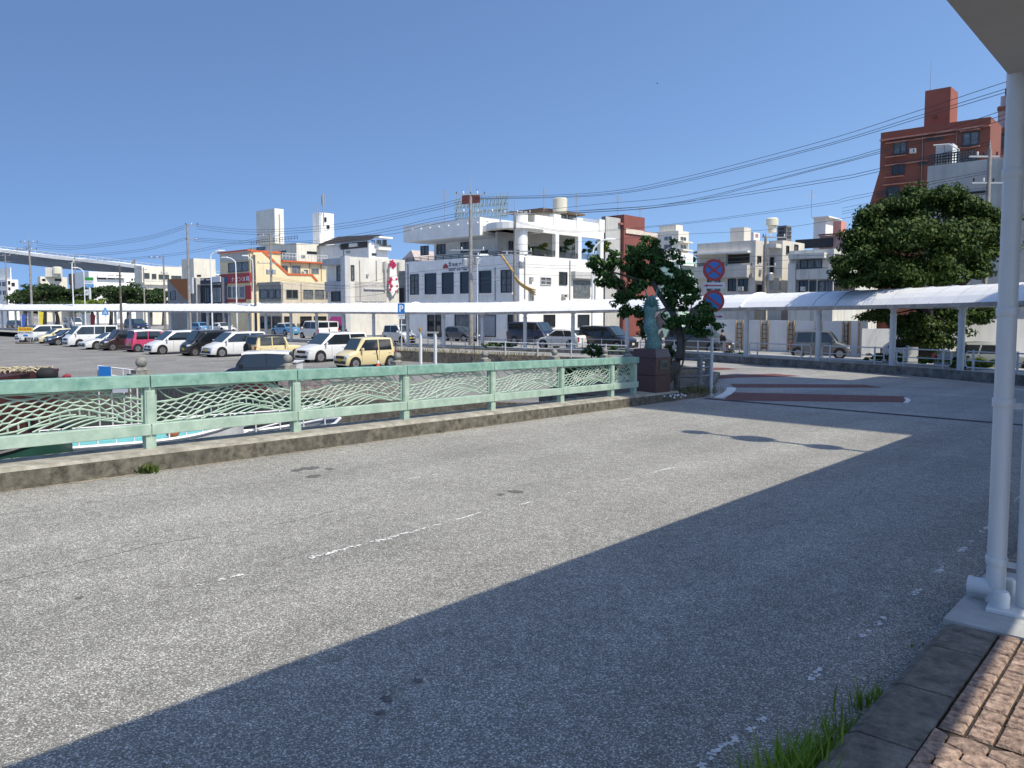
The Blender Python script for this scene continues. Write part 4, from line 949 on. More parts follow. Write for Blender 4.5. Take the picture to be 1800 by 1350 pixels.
for o_ in kids(B.o)[-3:]:
    d=Vector((B.A.x,B.A.y,0))*3.8; o_.location+=d
for (x0,x1,y0,y1) in xs: B.rail('R',x0,x1,y1-9,y1,FRD,n=3,lines=5,d=-.15)
# roof pavilion above terrace
for x,yt,w_ in((962,384.6,.5),(979.,377,.6),(1018.5,383,.5),(1057,386,.5)):
    u=B.U('R',x); m=MB(); B.bx(m,0,.55,u-w_,u+w_,zbm1,B.Z('R',x,yt)); m.build('parapet_pier',WW,B.o)
m=MB(); B.bx(m,0.1,.3,B.U('R',942),B.U('R',1058),zbm1,zbm1+.9); m.build('parapet',WW,B.o)
u0,u1=B.U('R',957,3.),B.U('R',1017,3.)
m=MB(); B.bx(m,3.,7.,u0,u1-.6,zbm1,B.Z('R',985,376,3.)); m.build('roof_room',WC,B.o)
m=MB(); B.bx(m,2.2,7.6,u0-1.2,u1,B.Z('R',985,376,3.)+.02,B.Z('R',985,376,3.)+.22); m.build('roof_room_eave',M('brown_eave',(.2,.13,.09),.8,.2,3),B.o)
for x0,x1 in((984,994),(997,1011)): B.win('R',x0,377.5,x1,389,off=3.,glass=GLB)
c=atd(984.5,377,81)-B.O; hh=atd(984,348,81).z-atd(984,372,81).z; c.z=atd(984.5,374,81).z-B.z0
m=MB(); m.lathe(c,[(.74,0),(.74,hh),(.6,hh+.12),(.2,hh+.15)],24); q=m.build('water_tank',TANKM,B.o); smooth_sharp(q)
for x,y_,h_ in((956,384,3.2),(1013,380,2.4),(782,392,3.4)): aerial(B.o,atd(x,y_,80)-B.O,h_)
m=MB()
B.rail('R',1022,1056,385,397,FRW,n=8,lines=5,d=-.4)
# roof sign frames
m=MB(); p0,p1=atd(800,390,83)-B.O,atd(893,383,80)-B.O; 
for k in range(30):
    q=p0.lerp(p1,k/29); m.tube([q,q+Vector((0,0,2.6 if k%2 else 2.3))],.035,4)
for z in(.3,.9,1.5,2.1): m.tube([p0+Vector((0,0,z)),p1+Vector((0,0,z))],.04,4)
for k in range(0,28,2): a=p0.lerp(p1,k/29); b_=p0.lerp(p1,(k+2)/29); m.tube([a+Vector((0,0,.3)),b_+Vector((0,0,2.1))],.03,4)
m.build('sign_lattice',M('lattice_grey_green',(.30,.36,.32),.5,.2,5),B.o)
q0=atd(812,359,82)-B.O; q1=atd(843,356,81)-B.O
m=MB(); m.prism([q0,q1,q1+Vector((0,0,.9)),q0+Vector((0,0,.9))],(.05,.2,0)); m.build('red_sign_box',M('faded_red_sign',(.17,.05,.04),.6,.2,4),B.o)
# lettering on facade (left face)
ux=lambda px:B.U('L',px)
rt=Vector((-B.A.x,-B.A.y,0)); nz_=Vector((-B.B.x,-B.B.y,0))*.012
def ftext(s,x0,x1,ytop,ybot,mat,b=B,f='L',bold=0.,parent=None,off=0.,name='lettering'):
    z1,z0=b.Z(f,(x0+x1)/2,ytop,off),b.Z(f,(x0+x1)/2,ybot,off)
    if f=='L': o=b.P(b.U('L',x0,off),off,z0)-Vector((b.B.x,b.B.y,0))*.02; r_=Vector((-b.A.x,-b.A.y,0)); L=abs(b.U('L',x0,off)-b.U('L',x1,off))
    else: o=b.P(off,b.U('R',x0,off),z0)-Vector((b.A.x,b.A.y,0))*.02; r_=Vector((b.B.x,b.B.y,0)); L=abs(b.U('R',x0,off)-b.U('R',x1,off))
    return text(s,z1-z0,mat,parent or b.o,o,r_,(0,0,1),depth=.02,fit=L,bold=bold,name=name)
ftext('中央プランニング',795.5,838,461,468,INK,bold=.012)
ftext('株式',789.5,794,461,464.3,INK,bold=.01); ftext('会社',789.5,794,465,468.3,INK,bold=.01)
ftext('NAKAMA PLANNING OFFICE',789.5,832,470,472,INK); ftext('建築設計・監理・不動産',789.5,822,473,475.3,INK)
c=B.P(B.U('L',784),0,0); z_=B.Z('L',784,471.5); m=MB(); nB=Vector((-B.B.x,-B.B.y,0)); rA=Vector((-B.A.x,-B.A.y,0))
for k in range(5):
    r0=.42; z0_=-.02+k*.105; w0=math.sqrt(max(.01,r0*r0-(z0_-.0)**2)) if z0_>0 else r0
    p=Vector((c.x,c.y,z_-B.z0+z0_))+nB*.02; m.prism([p-rA*w0,p+rA*w0,p+rA*w0*.93+Vector((0,0,.08)),p-rA*w0*.93+Vector((0,0,.08))],nB*.03)
m.build('striped_sun_emblem',SRED,B.o)
# lower right walls
B.win('R',949,487,968,501,glass=GLB,frame=FRW,n=2,bars=1); B.win('R',982,478,996,501,glass=GLS,frame=FRD,n=1)
B.slab('R',1003,478,1040,490,wall('grey_box',(.5,.5,.5)),d=.6,name='wall_recess'); B.slab('R',1007,493,1036,523,GLB,d=.1,name='shutter')
B.win('R',928,512,938,530,glass=GLB,frame=FRW)
# ground floor: dark openings behind the canopy
for x0,x1,m_ in((752,764,GLS),(766,776,GLS),(800,832,GLB),(838,872,M('steel_shutter',(.35,.37,.4),.5,.1,3)),(893,910,GLS)): B.win('L',x0,553,x1,592,glass=m_,name='ground_window')
for x0,x1 in((955,975),(1015,1035)): B.win('R',x0,553,x1,575,glass=GLS,name='ground_window')
# --- dark grey low block left of office, sloped white roof behind ---
b=Bld('low_annex','low grey annex between the magenta sign building and the white office',713,88,702,None,476,WG); b.blk('wall_body',0,b.uL,0,4,b.z0,b.top-.02,WG); b.win('L',703.5,506,711.5,534,glass=GLV)
b=Bld('gabled_house','small white gabled house showing behind the left end of the office',731,100,704,None,458,WW); b.blk('wall_body',.01,b.uL,0.01,6,b.z0,b.top-.1,WW)
m=MB(); z1=b.top; m.prism([b.P(0,0,z1),b.P(b.uL,0,z1),b.P(b.uL*.25,0,z1+1.4)],Vector((b.B.x,b.B.y,0))*6); m.build('gable_roof',M('pinkish_roof',(.5,.42,.4),.8,.1,2),b.o)
# --- white building with magenta blossom sign ---
W_=Bld('blossom_sign_building','white building with a tapered white fin sign painted with magenta flowers',617,94,577,713,451,wall('offwhite_render',(.62,.61,.57),.3))
W_.slab('L',577.5,455,616,466,wall('bluegrey_render',(.36,.38,.42),.3),d=.7,name='balcony_wall'); W_.win('L',594,467,610,494,glass=GLB,off=0,n=2); W_.slab('L',578,495,616,512,wall('bluegrey_render',(.36,.38,.42)),d=.5,name='lower_wall')
W_.win('L',584,512,611,530,glass=GLS,n=2); m=MB(); W_.bx(m,0,.9,-.75,-.0,W_.z0,W_.Z('L',615,450)); m.build('corner_pier',wall('bluegrey_pier',(.48,.49,.51)),W_.o)
W_.win('R',618,466,624,493,glass=GLB); W_.slab('R',625,495.5,680,530,wall('recess_shade',(.45,.44,.42)),d=.05,name='recess')
for x0,x1 in((637,648),(651,663),(666,675)): W_.win('R',x0,500,x1,530,glass=GLB,frame=FRW,bars=1,n=1)
W_.slab('R',640,507,676,509,FRW,d=.25,name='canopy_bar'); 
MG=M('magenta_paint',(.42,.02,.10),.6,.1,6)
u0,u1=W_.U('R',677),W_.U('R',699); zt=W_.Z('R',690,458); zb_=W_.Z('R',690,521)
m=MB(); nA=Vector((-W_.A.x,-W_.A.y,0))
pl_=[W_.P(0,u0+.3,zb_+1),W_.P(0,u0+.55,zt),W_.P(0,u1-.9,zt),W_.P(0,u1-.1,zb_+1.2),W_.P(0,(u0+u1)/2-.2,zb_)]
m.prism([p+nA*.3 for p in pl_],nA*.25); fs=m.build('fin_sign',WW,W_.o)
for px_,py_,r_ in((686,462,.38),(690,466,.3),(682.5,466,.28),(687,470,.26),(683,491,.3),(681,497,.3),(684,503,.26),(682,509,.2),(693,491,.16),(694,503,.16),(692,512,.14)):
    c=W_.P(0,W_.U('R',px_),W_.Z('R',px_,py_))+nA*.56; P5=[]
    for q in range(30):
        a=q*12; rr=r_*(.62+.42*abs(math.cos(R(a*2.5)))); P5.append(c+Vector((W_.B.x,W_.B.y,0))*(math.cos(R(a))*rr)+Vector((0,0,math.sin(R(a))*rr)))
    m=MB(); m.prism(P5,nA*.03); m.build('painted_flower',MG,fs)
for u_ in(u0-.1,u1+.1): m=MB(); W_.bx(m,-.4,0,u_-.12,u_+.12,zb_+.9,zt-.2); m.build('grey_post',WG,W_.o)
m=MB(); W_.bx(m,-.3,-.02,W_.U('R',673.5),W_.U('R',679),W_.Z('R',676,474),W_.Z('R',676,461)); m.build('side_box',WG,W_.o)
# --- cream building with orange trim ---
CR=wall('cream_render',(.68,.58,.38),.25); ORG=M('orange_trim',(.62,.13,.04),.7,.1,4)
Y=Bld('cream_orange_building','cream building with orange stepped trim and a red and blue facade banner',443,108,390,575,441,CR)
Y.slab('L',389.5,441,443,443.5,ORG,d=.35,name='orange_trim'); Y.slab('R',443,441,496,444,ORG,d=.2,name='orange_trim')
u=Y.U('R',496); 
# cut-down right part: mask by making upper terrace lower -> separate geometry
for o_ in [k for k in kids(Y.o) if k.name.startswith('wall')]: bpy.data.objects.remove(o_)
zt1=Y.top; z2=Y.Z('R',540,460); z3=Y.Z('R',520,483)
Y.blk('wall',0,Y.uL,0,u,Y.z0,zt1,CR); Y.blk('balcony_wing',.0,Y.uL*.8,u+.01,Y.vR,Y.z0,z2-.02,CR)
m=MB(); Y.bx(m,-.6,.3,u,Y.vR,z2-.2,z2); m.build('orange_trim',ORG,Y.o); Y.rail('R',497,575,447,457,FRW,n=14,lines=2,d=.3)
# stair parapet in front
P_=lambda x,y: Y.P(0,Y.U('R',x),Y.Z('R',x,y))+Vector((-Y.A.x,-Y.A.y,0))*.4
m=MB(); tri=[P_(444,444),P_(462,444),P_(505,482),P_(546,483),P_(556,495),P_(556,500),P_(444,500)]; m.prism(tri,Vector((-Y.A.x,-Y.A.y,0))*.3); m.build('stair_parapet',CR,Y.o)
m=MB(); ed=[P_(457,441),P_(462,441),P_(505,481),P_(546,482),P_(556,494),P_(552,494.5),P_(544,485),P_(503,484)]; m.prism([p+Vector((-Y.A.x,-Y.A.y,0))*.31 for p in ed],Vector((-Y.A.x,-Y.A.y,0))*.08); m.build('orange_trim',ORG,Y.o)
Y.slab('L',392,446,441,459,wall('grey_band',(.45,.46,.45)),d=.1,name='upper_band'); Y.win('L',405,461,440,478,glass=GLB,n=3); Y.win('R',448,461,455,478,glass=GLB,n=1)
RB=M('banner_red',(.40,.05,.05),.6,.1,3); BB=M('banner_blue',(.04,.13,.33),.6,.1,3)
q=Y.slab('L',391,481,444,498,RB,d=.25,name='shop_banner'); Y.slab('L',392,487,406,497,BB,d=.28,d0=.26,parent=q,name='blue_panel')
ftext('ナガンヌ島',409,441,486,495,SWH,b=Y,off=-.27,parent=q,bold=.015)
q=Y.slab('L',392,502,401,530,RB,d=.12,name='red_panel'); Y.slab('L',434,502,444,526,RB,d=.12,name='red_panel'); Y.slab('L',401,526,434,531,RB,d=.12,name='red_panel')
for x0,x1 in((402,410),(411,422),(423,433)): Y.win('L',x0,503,x1,524,glass=GLB,frame=FRW)
for x0,x1,y0,y1 in((497,508,467,481),(515,530,467,482),(536,543,474,482),(549,562,472,481)): Y.win('R',x0,y0,x1,y1,glass=GLS if x0<500 else GLB,frame=FRA,n=2)
# grey and beige shop front before it
G=Bld('shop_front_row','grey and beige shop fronts with dark windows under the orange trim',497,99,457,578,495.5,wall('beige_render',(.56,.50,.40),.3))
G.slab('L',456.5,496,497,501,wall('front_grey',(.3,.3,.29)),d=.25,name='eave_band'); G.slab('L',457,501,497,530,wall('front_grey2',(.26,.27,.26)),d=.06,name='side_wall')
for x0,x1 in((459,472),(474,484),(486,495)): G.win('L',x0,509,x1,525,glass=GLB,off=-.06)
for x0,x1,gg in((504,525,GLS),(534,552,GLB),(554,571,GLB),(573,577.5,GLS)): G.win('R',x0,509,x1,525,glass=gg,frame=FRA,n=2)
# ground storey behind posts
for x0,x1 in((459,476),(480,494)): G.win('L',x0,556,x1,578,glass=GLS,off=-.06)
for x0,x1 in((500,512),(528,548),(552,574)): G.win('R',x0,556,x1,580,glass=GLV)
# magenta awning
m=MB(); a0=atd(571,572,92); m.add([a0,atd(605,572,90),atd(600,557,92),atd(583,556,93)],[(0,1,2,3)]); k=[atd(571,572,92),atd(605,572,90),atd(600,557,92),atd(583,556,93)]; m=MB(); m.prism([p-a0 for p in k],(0,.6,0)); o=m.build('shop_awning',M('awning_magenta',(.22,.02,.12),.8,.2,4),None,loc=a0); tag(o,'dark magenta shop awning under the far canopy beside the blossom sign building','awning')
# --- white flats behind with towers ---
T=Bld('long_white_flats','long white flats behind the cream building with two roof towers and a dark tiled roof',524,128,440,700,426,WC,)
for o_ in kids(T.o): bpy.data.objects.remove(o_)
T.blk('wall',0,T.uL,0,T.U('R',597),T.z0,atd(524,427,128).z,WC); T.blk('lower_left_wall',-2,0,0,T.U('R',520),T.z0,T.top-4,WG)
T.rail('L',443,524,419,426,FRD,n=16,lines=2,d=-.3)
T.win('R',542,442,559,447,glass=GLS,n=2); T.win('R',512 if False else 532,449,538,453,glass=GLB)
T.win('L',494,441,506,446,glass=GLS); T.win('L',455,434,470,440,glass=GLB)
c0=atd(487,426,133)
def tower(px0,pxc,px1,ytop,ybot,y,name,b,mat):
    t=Bld.__new__(Bld); t.C=Vector(((pxc-900)/F*y,y)); t.A=Vector((math.sin(AA),math.cos(AA))); t.B=Vector((math.sin(AB),math.cos(AB))); t.O=b.O; t.z0=b.z0; t.o=b.o; t.mat=mat
    m=MB(); t.bx(m,0,t.U('L',px0),0,t.U('R',px1),atd(pxc,ybot,y).z,atd(pxc,ytop,y).z); m.build(name,mat,b.o); return t
tw=tower(455,487,503,366,428,135,'roof_tower',T,wall('tower_render',(.60,.60,.57),.25)); m=MB(); tw.fb(m,'R',tw.U('R',494.5),tw.U('R',495.5),atd(495,428,135).z,atd(495,376,135).z,.0,.12); m.build('downpipe',FRA,T.o)
tw=tower(553,565,590,373,436,135,'roof_tower',T,WW); tw.win('R',573,382,577,390,glass=GLV); tw.win('R',577,396,582,402,glass=GLV)
m=MB(); p=atd(569,398,134.5)-T.O; m.tube([p,p+Vector((0,0,5.6))],.09,4)
for dx,dy in((-.25,0),(.25,.1),(0,-.3)): m.lathe(p+Vector((dx,dy,3.6)),[(.1,0),(.1,1.9)],6)
for k in range(5): m.tube([p+Vector((-.25,0,.4+k*.7)),p+Vector((.25,0,.7+k*.7))],.03,4)
m.build('phone_mast',METG,T.o)
m=MB(); p=atd(557,376,134.5)-T.O; m.tube([p,p+Vector((0,0,1.4)),p+Vector((.35,0,1.4))],.06,4); m.build('hoist',METG,T.o)
# dark roof and right wing
U2=Bld('dark_roofed_flats','white flats with a long dark tiled roof and curved corner balconies',650,122,560,684,420,WW)
for o_ in kids(U2.o): bpy.data.objects.remove(o_)
zt=atd(650,414,122).z; U2.blk('wall',0,U2.uL*.98,.0,U2.vR,U2.z0,atd(628,424,122).z,WW)
m=MB(); zl=atd(628,424,122).z; m.prism([U2.P(-.5,-.5,zl+.02),U2.P(U2.uL+.6,-.5,zl+.02),U2.P(U2.uL*.85,2.6,zl+1.6),U2.P(.1,2.6,zt+.3)],Vector((U2.B.x,U2.B.y,0))*.3+Vector((0,0,.1))); m.build('dark_roof',M('dark_roof_tiles',(.035,.028,.026),.7,.3,6),U2.o)
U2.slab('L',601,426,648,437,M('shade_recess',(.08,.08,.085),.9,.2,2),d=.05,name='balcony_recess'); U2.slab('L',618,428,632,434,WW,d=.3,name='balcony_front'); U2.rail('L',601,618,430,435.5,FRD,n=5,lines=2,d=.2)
U2.win('R',636 if False else 654,421,661,429,glass=M('blue_glass',(.08,.2,.4),.2,0),frame=FRW)
m=MB(); U2.bx(m,-.8,.2,U2.U('R',662),U2.U('R',684),atd(672,440,124).z,atd(672,434,124).z); m.build('balcony_slab',WW,U2.o)
m=MB(); U2.bx(m,-1.2,.2,U2.U('R',660),U2.U('R',684),atd(672,420,124).z,atd(672,417,124).z); m.build('balcony_roof',WW,U2.o)
U2.win('R',664,421.5,672,429.5,glass=GLB,frame=FRA,n=2); U2.win('R',674,421.5,681,432,glass=GLS,n=2); U2.rail('R',663,683,431,435,FRD,n=10,lines=2,d=.8); U2.win('R',655,445,663,449,glass=GLS)
# --- slate shop and triangle shop ---
S=Bld('slate_shop','slate blue shop with white lettering on its fascia',349 and 392,112,346,None,487,wall('slate_render',(.11,.125,.17),.2)); S.blk('wall_body',0,S.uL,0,8,S.z0,S.top,wall('slate_render',(.11,.125,.17),.2))
ftext('OLUOLU',353,361,490.5,493,SWH,b=S); ftext('ALOHA',365,373,490.5,493,SWH,b=S); S.slab('L',377,486,391,496,SWH,d=.15,name='white_sign'); 
m=MB(); S.fb(m,'L',S.U('L',349),S.U('L',391),S.Z('L',370,501),S.Z('L',370,499.5),.05,.5); m.build('fascia_lip',FRA,S.o)
for x0,x1,g_ in((350,358,GLV),(361,370,GLS),(375,390,GLB)): S.win('L',x0,506,x1,531,glass=g_,frame=FRA if x0>370 else FRD,n=2)
for x0,x1 in((361,374),(381,390)): S.win('L',x0,553,x1,572,glass=GLS)
t_=Bld('triangle_shop','pale shop gable painted with a large orange brown triangle',347,116,297,None,488.5,wall('pale_blue_render',(.45,.48,.52),.2)); t_.blk('wall_body',0,t_.uL,0,8,t_.z0,t_.top-.01,WG)
P2=lambda x,y: t_.P(t_.U('L',x),0,t_.Z('L',x,y))-Vector((t_.B.x,t_.B.y,0))*.02
m=MB(); m.prism([P2(298,490.5),P2(339,490.5),P2(339,535),P2(326,524)],-Vector((t_.B.x,t_.B.y,0))*.04); m.build('orange_triangle',M('orange_brown_boards',(.36,.14,.045),.8,.2,8,streak=.3),t_.o)
t_.slab('L',338,488,343,516,SWH,d=.2,name='blade_sign'); t_.win('L',302,512,311,527,glass=GLB,bars=2)
b=Bld('cream_tower_block','plain cream white roof block behind the slate shop',344,135,323,382,454,WC); b.win('R',349,483,356,486,glass=GLS); aerial(b.o,atd(352,455,137)-b.O,3)
b=Bld('long_pale_block','long pale block with ribbon windows under the end of the expressway',253,170,240,330,467,WC); 
for x0,x1 in((256,266),(270,278),(282,300),(304,322)): b.win('R',x0,480+(x0-256)*.1,x1,490+(x0-256)*.07,glass=GLS,n=2)
b.rail('R',256,300,491,497,FRW,n=12,lines=2,d=.3); b.slab('R',253,497.5,325,501,WC,d=.6,name='balcony_slab')
b=Bld('white_terrace_block','white low block with dark ribbon windows beside the green and blue pylon sign',160,185,135,248,477,WW); b.slab('R',174,485,222,488.5,WW,d=.8,name='eave'); 
for x0,x1 in((174,190),(193,205),(207,219)): b.win('R',x0,484,x1,491,glass=GLS,n=2)
b.win('R',234,489.5,237,493,glass=GLV); b.win('R',239,489,241,493,glass=GLV)
m=MB(); p=atd(237,461,184)-b.O
for k in range(4): pass
m.lathe(p,[(.1,0),(.55,.1),(.78,.35),(.8,.38)],16,axis=(-.6,-.6,.5)); m.tube([p+Vector((0,0,-.2)),p-Vector((0,0,1.5))],.1,6); m.build('dish_aerial',M('dish_grey',(.35,.32,.3),.5,.1,3),b.o)
b=Bld('grey_block','dark grey block with a brown end wall behind the left trees',160,200,126,None,479,WG); b.blk('wall_body',0,b.uL,0,10,b.z0,b.top-.01,WG); b.slab('L',126,481,133,500,M('brown_wall',(.2,.13,.07),.8,.2,3),d=.2,name='end_wall')
b=Bld('tank_roof_block','pale low block with a big square cream tank on its roof',75,210,70,122,486,WC); 
m=MB(); p=atd(95,485,212)-b.O; m.box(p+Vector((0,0,1.0)),(3.2,2.5,2.5)); m.build('roof_room',WC,b.o); m=MB(); m.lathe(atd(101,481,211)-b.O,[(1.1,0),(1.1,1.7),(.9,1.85)],16); m.build('water_tank',TANKM,b.o)
for x0,x1 in((78,84),(100,112)): b.win('R',x0,490,x1,494,glass=GLS)
b=Bld('stepped_white_flats','white stepped flats at the far left edge',0 or 16,165,-60,36,491,WW)
for i,(x0,x1,y0) in enumerate(((-60,14,472),(-60,20,480))): pass
m=MB(); b.bx(m,1,b.uL,1,b.vR*.55,b.top,b.top+2.6); m.build('upper_step',WW,b.o)
for x0,x1,y0,y1 in((18,22,494,500),(18,22,505,510),(24,30,497,503)): b.win('R',x0,y0,x1,y1,glass=GLS)
for x0,x1 in((1,6),(9,14)): b.win('L',x0,496,x1,503,glass=GLS); b.win('L',x0,511,x1,518,glass=GLS)
# --- elevated expressway ---
ex=E('elevated_expressway','pale elevated expressway descending behind the left trees','bridge',tuple(atd(150,480,250)))
EO=atd(150,480,250)
def exy(px): return 255-px*.1
pts_=[(-900,330),(-500,380),(-140,421),(0,438),(100,450),(180,458),(260,468.5),(340,478),(420,487)]
P0=[atd(x,y,exy(x))-EO for x,y in pts_]
m=MB()
for a,b_ in zip(P0[:-1],P0[1:]): m.prism([a,b_,b_-Vector((0,0,1.0)),a-Vector((0,0,1.0))],(2,9,0))
m.build('parapet',WW,ex)
m=MB(); th_=[5.,4.9,4.6,4.3,3.9,3.5,2.8,2.,1.6]
for i in range(len(P0)-1):
    a,b_=P0[i],P0[i+1]; q=Vector((.4,1.2,0)); m.prism([a-Vector((0,0,1.02))+q,b_-Vector((0,0,1.02))+q,b_-Vector((0,0,th_[i+1]))+q*1.8,a-Vector((0,0,th_[i]))+q*1.8],(1.2,6,0))
m.build('box_girder',M('girder_grey_blue',(.16,.19,.23),.7,.15,.3),ex)
m=MB()
for i in range(len(P0)-1):
    a,b_=P0[i],P0[i+1]; m.tube([a+Vector((0,.2,.9)),b_+Vector((0,.2,.9))],.08,4)
    for k in range(8): q=a.lerp(b_,k/8); m.tube([q,q+Vector((0,.2,.9))],.06,4)
m.build('handrail',FRW,ex)
for x in(-850,-470,-90,-10,330): 
    p=atd(x,500,exy(x)+4)-EO; m=MB(); m.box(Vector((p.x,p.y,-6)),(3.4,3,14)); m.build('pier',WG,ex)
# --- right of office: red-brown building etc. ---
BR=wall('redbrown_render',(.20,.065,.055),.15)
b=Bld('redbrown_building','dark red-brown building with a pale banner behind the statue tree',1095,92,1063,1131,377,BR)
b.slab('L',1063,381,1080,402,M('dark_shutter',(.05,.03,.03),.6,.2,4),d=.1,name='dark_panel'); b.slab('L',1075,393,1094,396,M('redbrown_trim',(.35,.14,.12),.7,.1,3),d=.6,name='trim')
m=MB(); b.bx(m,0.3,5,b.vR+.01,b.U('R',1155),b.z0,b.Z('R',1140,407)); m.build('lower_wing',BR,b.o)
q=b.slab('R',1097,404,1128,412,M('pale_banner',(.7,.62,.5),.6,.1,3),d=.15,name='banner'); b.slab('R',1128.5,409,1152,416,M('pale_banner',(.7,.62,.5)),d=.15,name='banner')
b.win('R',1077 if False else 1098,430,1107,442,glass=M('brown_door',(.22,.13,.09),.6,.1,3)); b.slab('L',1066,430,1092,443,M('dark_shutter',(.05,.03,.03)),d=.08,name='dark_bay')
aerial(b.o,atd(1086,378,94)-b.O,2.4); aerial(b.o,atd(1125,384,96)-b.O,1.5)
b=Bld('grey_gable_link','light grey strip wall between the office and the red-brown building',1063,90,1056,None,380,WG); b.blk('wall_body',0,b.uL,0,3,b.z0,b.top,WG)
b=Bld('white_balcony_flats','white flats with open balconies seen above the statue tree',1190,110,1150,1208,405,WC)
m=MB(); b.bx(m,1,b.uL,1,b.vR,b.top,b.top+1.0); m.build('roof_step',WC,b.o)
for y in(416,430): b.win('R',1193,y,1203,y+8,glass=GLS,frame=FRW,n=2); b.win('L',1165,y-1,1180,y+7,glass=GLB,frame=FRW,n=2)
for y in(425,439): b.slab('R',1190,y,1207,y+2.5,WC,d=.8,name='balcony_slab')
b=Bld('white_mid_block','white block stepping down beside the mint green wall',1170,100,1110,1216,441,WW); b.win('R',1175,448,1186,456,glass=GLB)
b=Bld('mint_house','mint green house between the statue tree and the concrete flats',1192,85,1160,1228,459,wall('mint_render',(.42,.60,.52),.2)); b.win('R',1198,470,1210,482,glass=GLB,frame=FRW); b.slab('R',1192,466,1226,468,WW,d=.5,name='eave')
# concrete flats 1
FC=wall('concrete_flats',(.56,.54,.50),.4)
C1=Bld('concrete_flats','grey concrete flats with wide balcony openings left of the transformer pole',1325,66,1223,1392,422,FC)
C1.slab('L',1222,443.5,1316,446.5,WW,d=.55,name='canopy_lip')
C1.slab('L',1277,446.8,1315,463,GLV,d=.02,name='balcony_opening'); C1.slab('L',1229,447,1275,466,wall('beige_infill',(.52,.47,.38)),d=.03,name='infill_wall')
C1.slab('L',1223,468,1316,489,wall('balcony_concrete',(.5,.49,.46),.4),d=.6,name='balcony_front'); C1.rail('L',1224,1275,463.5,468,FRD,n=6,lines=2,d=.5)
for x0,x1 in((1278,1292),(1296,1313)): C1.win('L',x0,490,x1,512,glass=GLS,n=2)
C1.win('L',1242,490,1264,512,glass=GLB,n=2)
for x in(1271,): 
    c_=C1.P(C1.U('L',x),-.62,C1.Z('L',x,478)); m=MB(); m.box(c_,(.06,.06,1.2)); m.build('bracket_post',FRD,C1.o)
C1.win('R',1328,450,1334,462,glass=GLV); C1.win('R',1328,500,1336,516,glass=GLV)
tw=tower(1280,1304,1316,399,423,70,'roof_room',C1,FC); 
m=MB(); p=atd(1357,409,72)-C1.O; m.lathe(p,[(.38,0),(.38,.6),(.3,.62),(.55,.65),(.55,1.25),(.4,1.35)],16); m.build('water_tank',TANKM,C1.o)
b=Bld('red_lettered_block','small white roof block with red characters above the concrete flats',1321,82,1314,1332,408,WW); ftext('住宅',1324,1329,411,417.5,SRED,b=b,f='R')
b=Bld('stair_block_flats','angular concrete stair block behind the transformer pole',1372,62,1348,1410,422,FC)
b.slab('L',1350,430,1370,437,FC,d=1.,name='curved_balcony'); b.win('L',1351,452,1358,483,glass=GLV); b.win('R',1378,432,1382,446,glass=GLS); b.win('R',1392,430,1398,440,glass=GLB)
b.slab('L',1354,489,1371,510,wall('stair_wall',(.36,.35,.33)),d=.4,name='stair_wall')
b=Bld('dark_grid_block','dark grey gridded roof block behind the concrete flats',1378,95,1362,1387,396,wall('dark_grid',(.18,.18,.18),.3)); 
for y in(400,407,414): b.win('R',1379.5,y,1385,y+4,glass=GLB); b.win('L',1365,y,1375,y+4,glass=GLS)
# concrete flats 2
OW=wall('stained_white_concrete',(.56,.57,.55),.9)
C2=Bld('stained_flats','stained white concrete flats with slanted window bay left of the big dark tree',1462,57,1384,1540,437,OW)
C2.slab('L',1388,446,1450,455,OW,d=.6,name='slanted_eave'); C2.win('L',1403,456,1442,472,glass=GLB,frame=FRD,n=3); C2.slab('L',1400,473,1462,491,OW,d=.35,name='bay_wall'); C2.slab('L',1386,463,1399,520,OW,d=.4,name='side_pier')
for x0,x1,g_ in((1402,1418,GLS),(1421,1432,GLS),(1436,1460,GLB)): C2.win('L',x0,493,x1,514,glass=g_,n=2)
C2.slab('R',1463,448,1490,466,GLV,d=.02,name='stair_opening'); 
m=MB(); p0=C2.P(-.05,C2.U('R',1464),C2.Z('R',1464,470)); p1=C2.P(-.05,C2.U('R',1500),C2.Z('R',1500,440)); m.prism([p0,p1,p1-Vector((0,0,1)),p0-Vector((0,0,1))],(-.2,-.3,0)); m.build('stair_parapet',OW,C2.o)
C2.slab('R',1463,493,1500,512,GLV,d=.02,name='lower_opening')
b=Bld('white_stair_tower','bright white roof tower with an aerial left of the pink block',1446,85,1425,1466,383,WW); aerial(b.o,atd(1426,382,86)-b.O,3); m=MB(); b.bx(m,-.5,b.uL,-.5,b.vR,b.top,b.top+.15); m.build('roof_slab',WW,b.o)
b=Bld('pink_roof_block','small salmon pink block on a balustraded roof',1473,82,1459,1482,388,wall('salmon_render',(.50,.24,.2),.15)); 
b=Bld('balustrade_block','pink balustraded roof terrace below the salmon block',1480,75,1436,1530,412,wall('pink_balustrade',(.6,.42,.38),.2)); b.slab('L',1436,411,1480,413,M('dark_red_trim',(.2,.05,.05),.6,.1,4),d=.4,name='coping'); b.slab('L',1396,420,1460,436,M('dark_lattice',(.06,.06,.07),.8,.2,4),d=.3,name='dark_lattice')
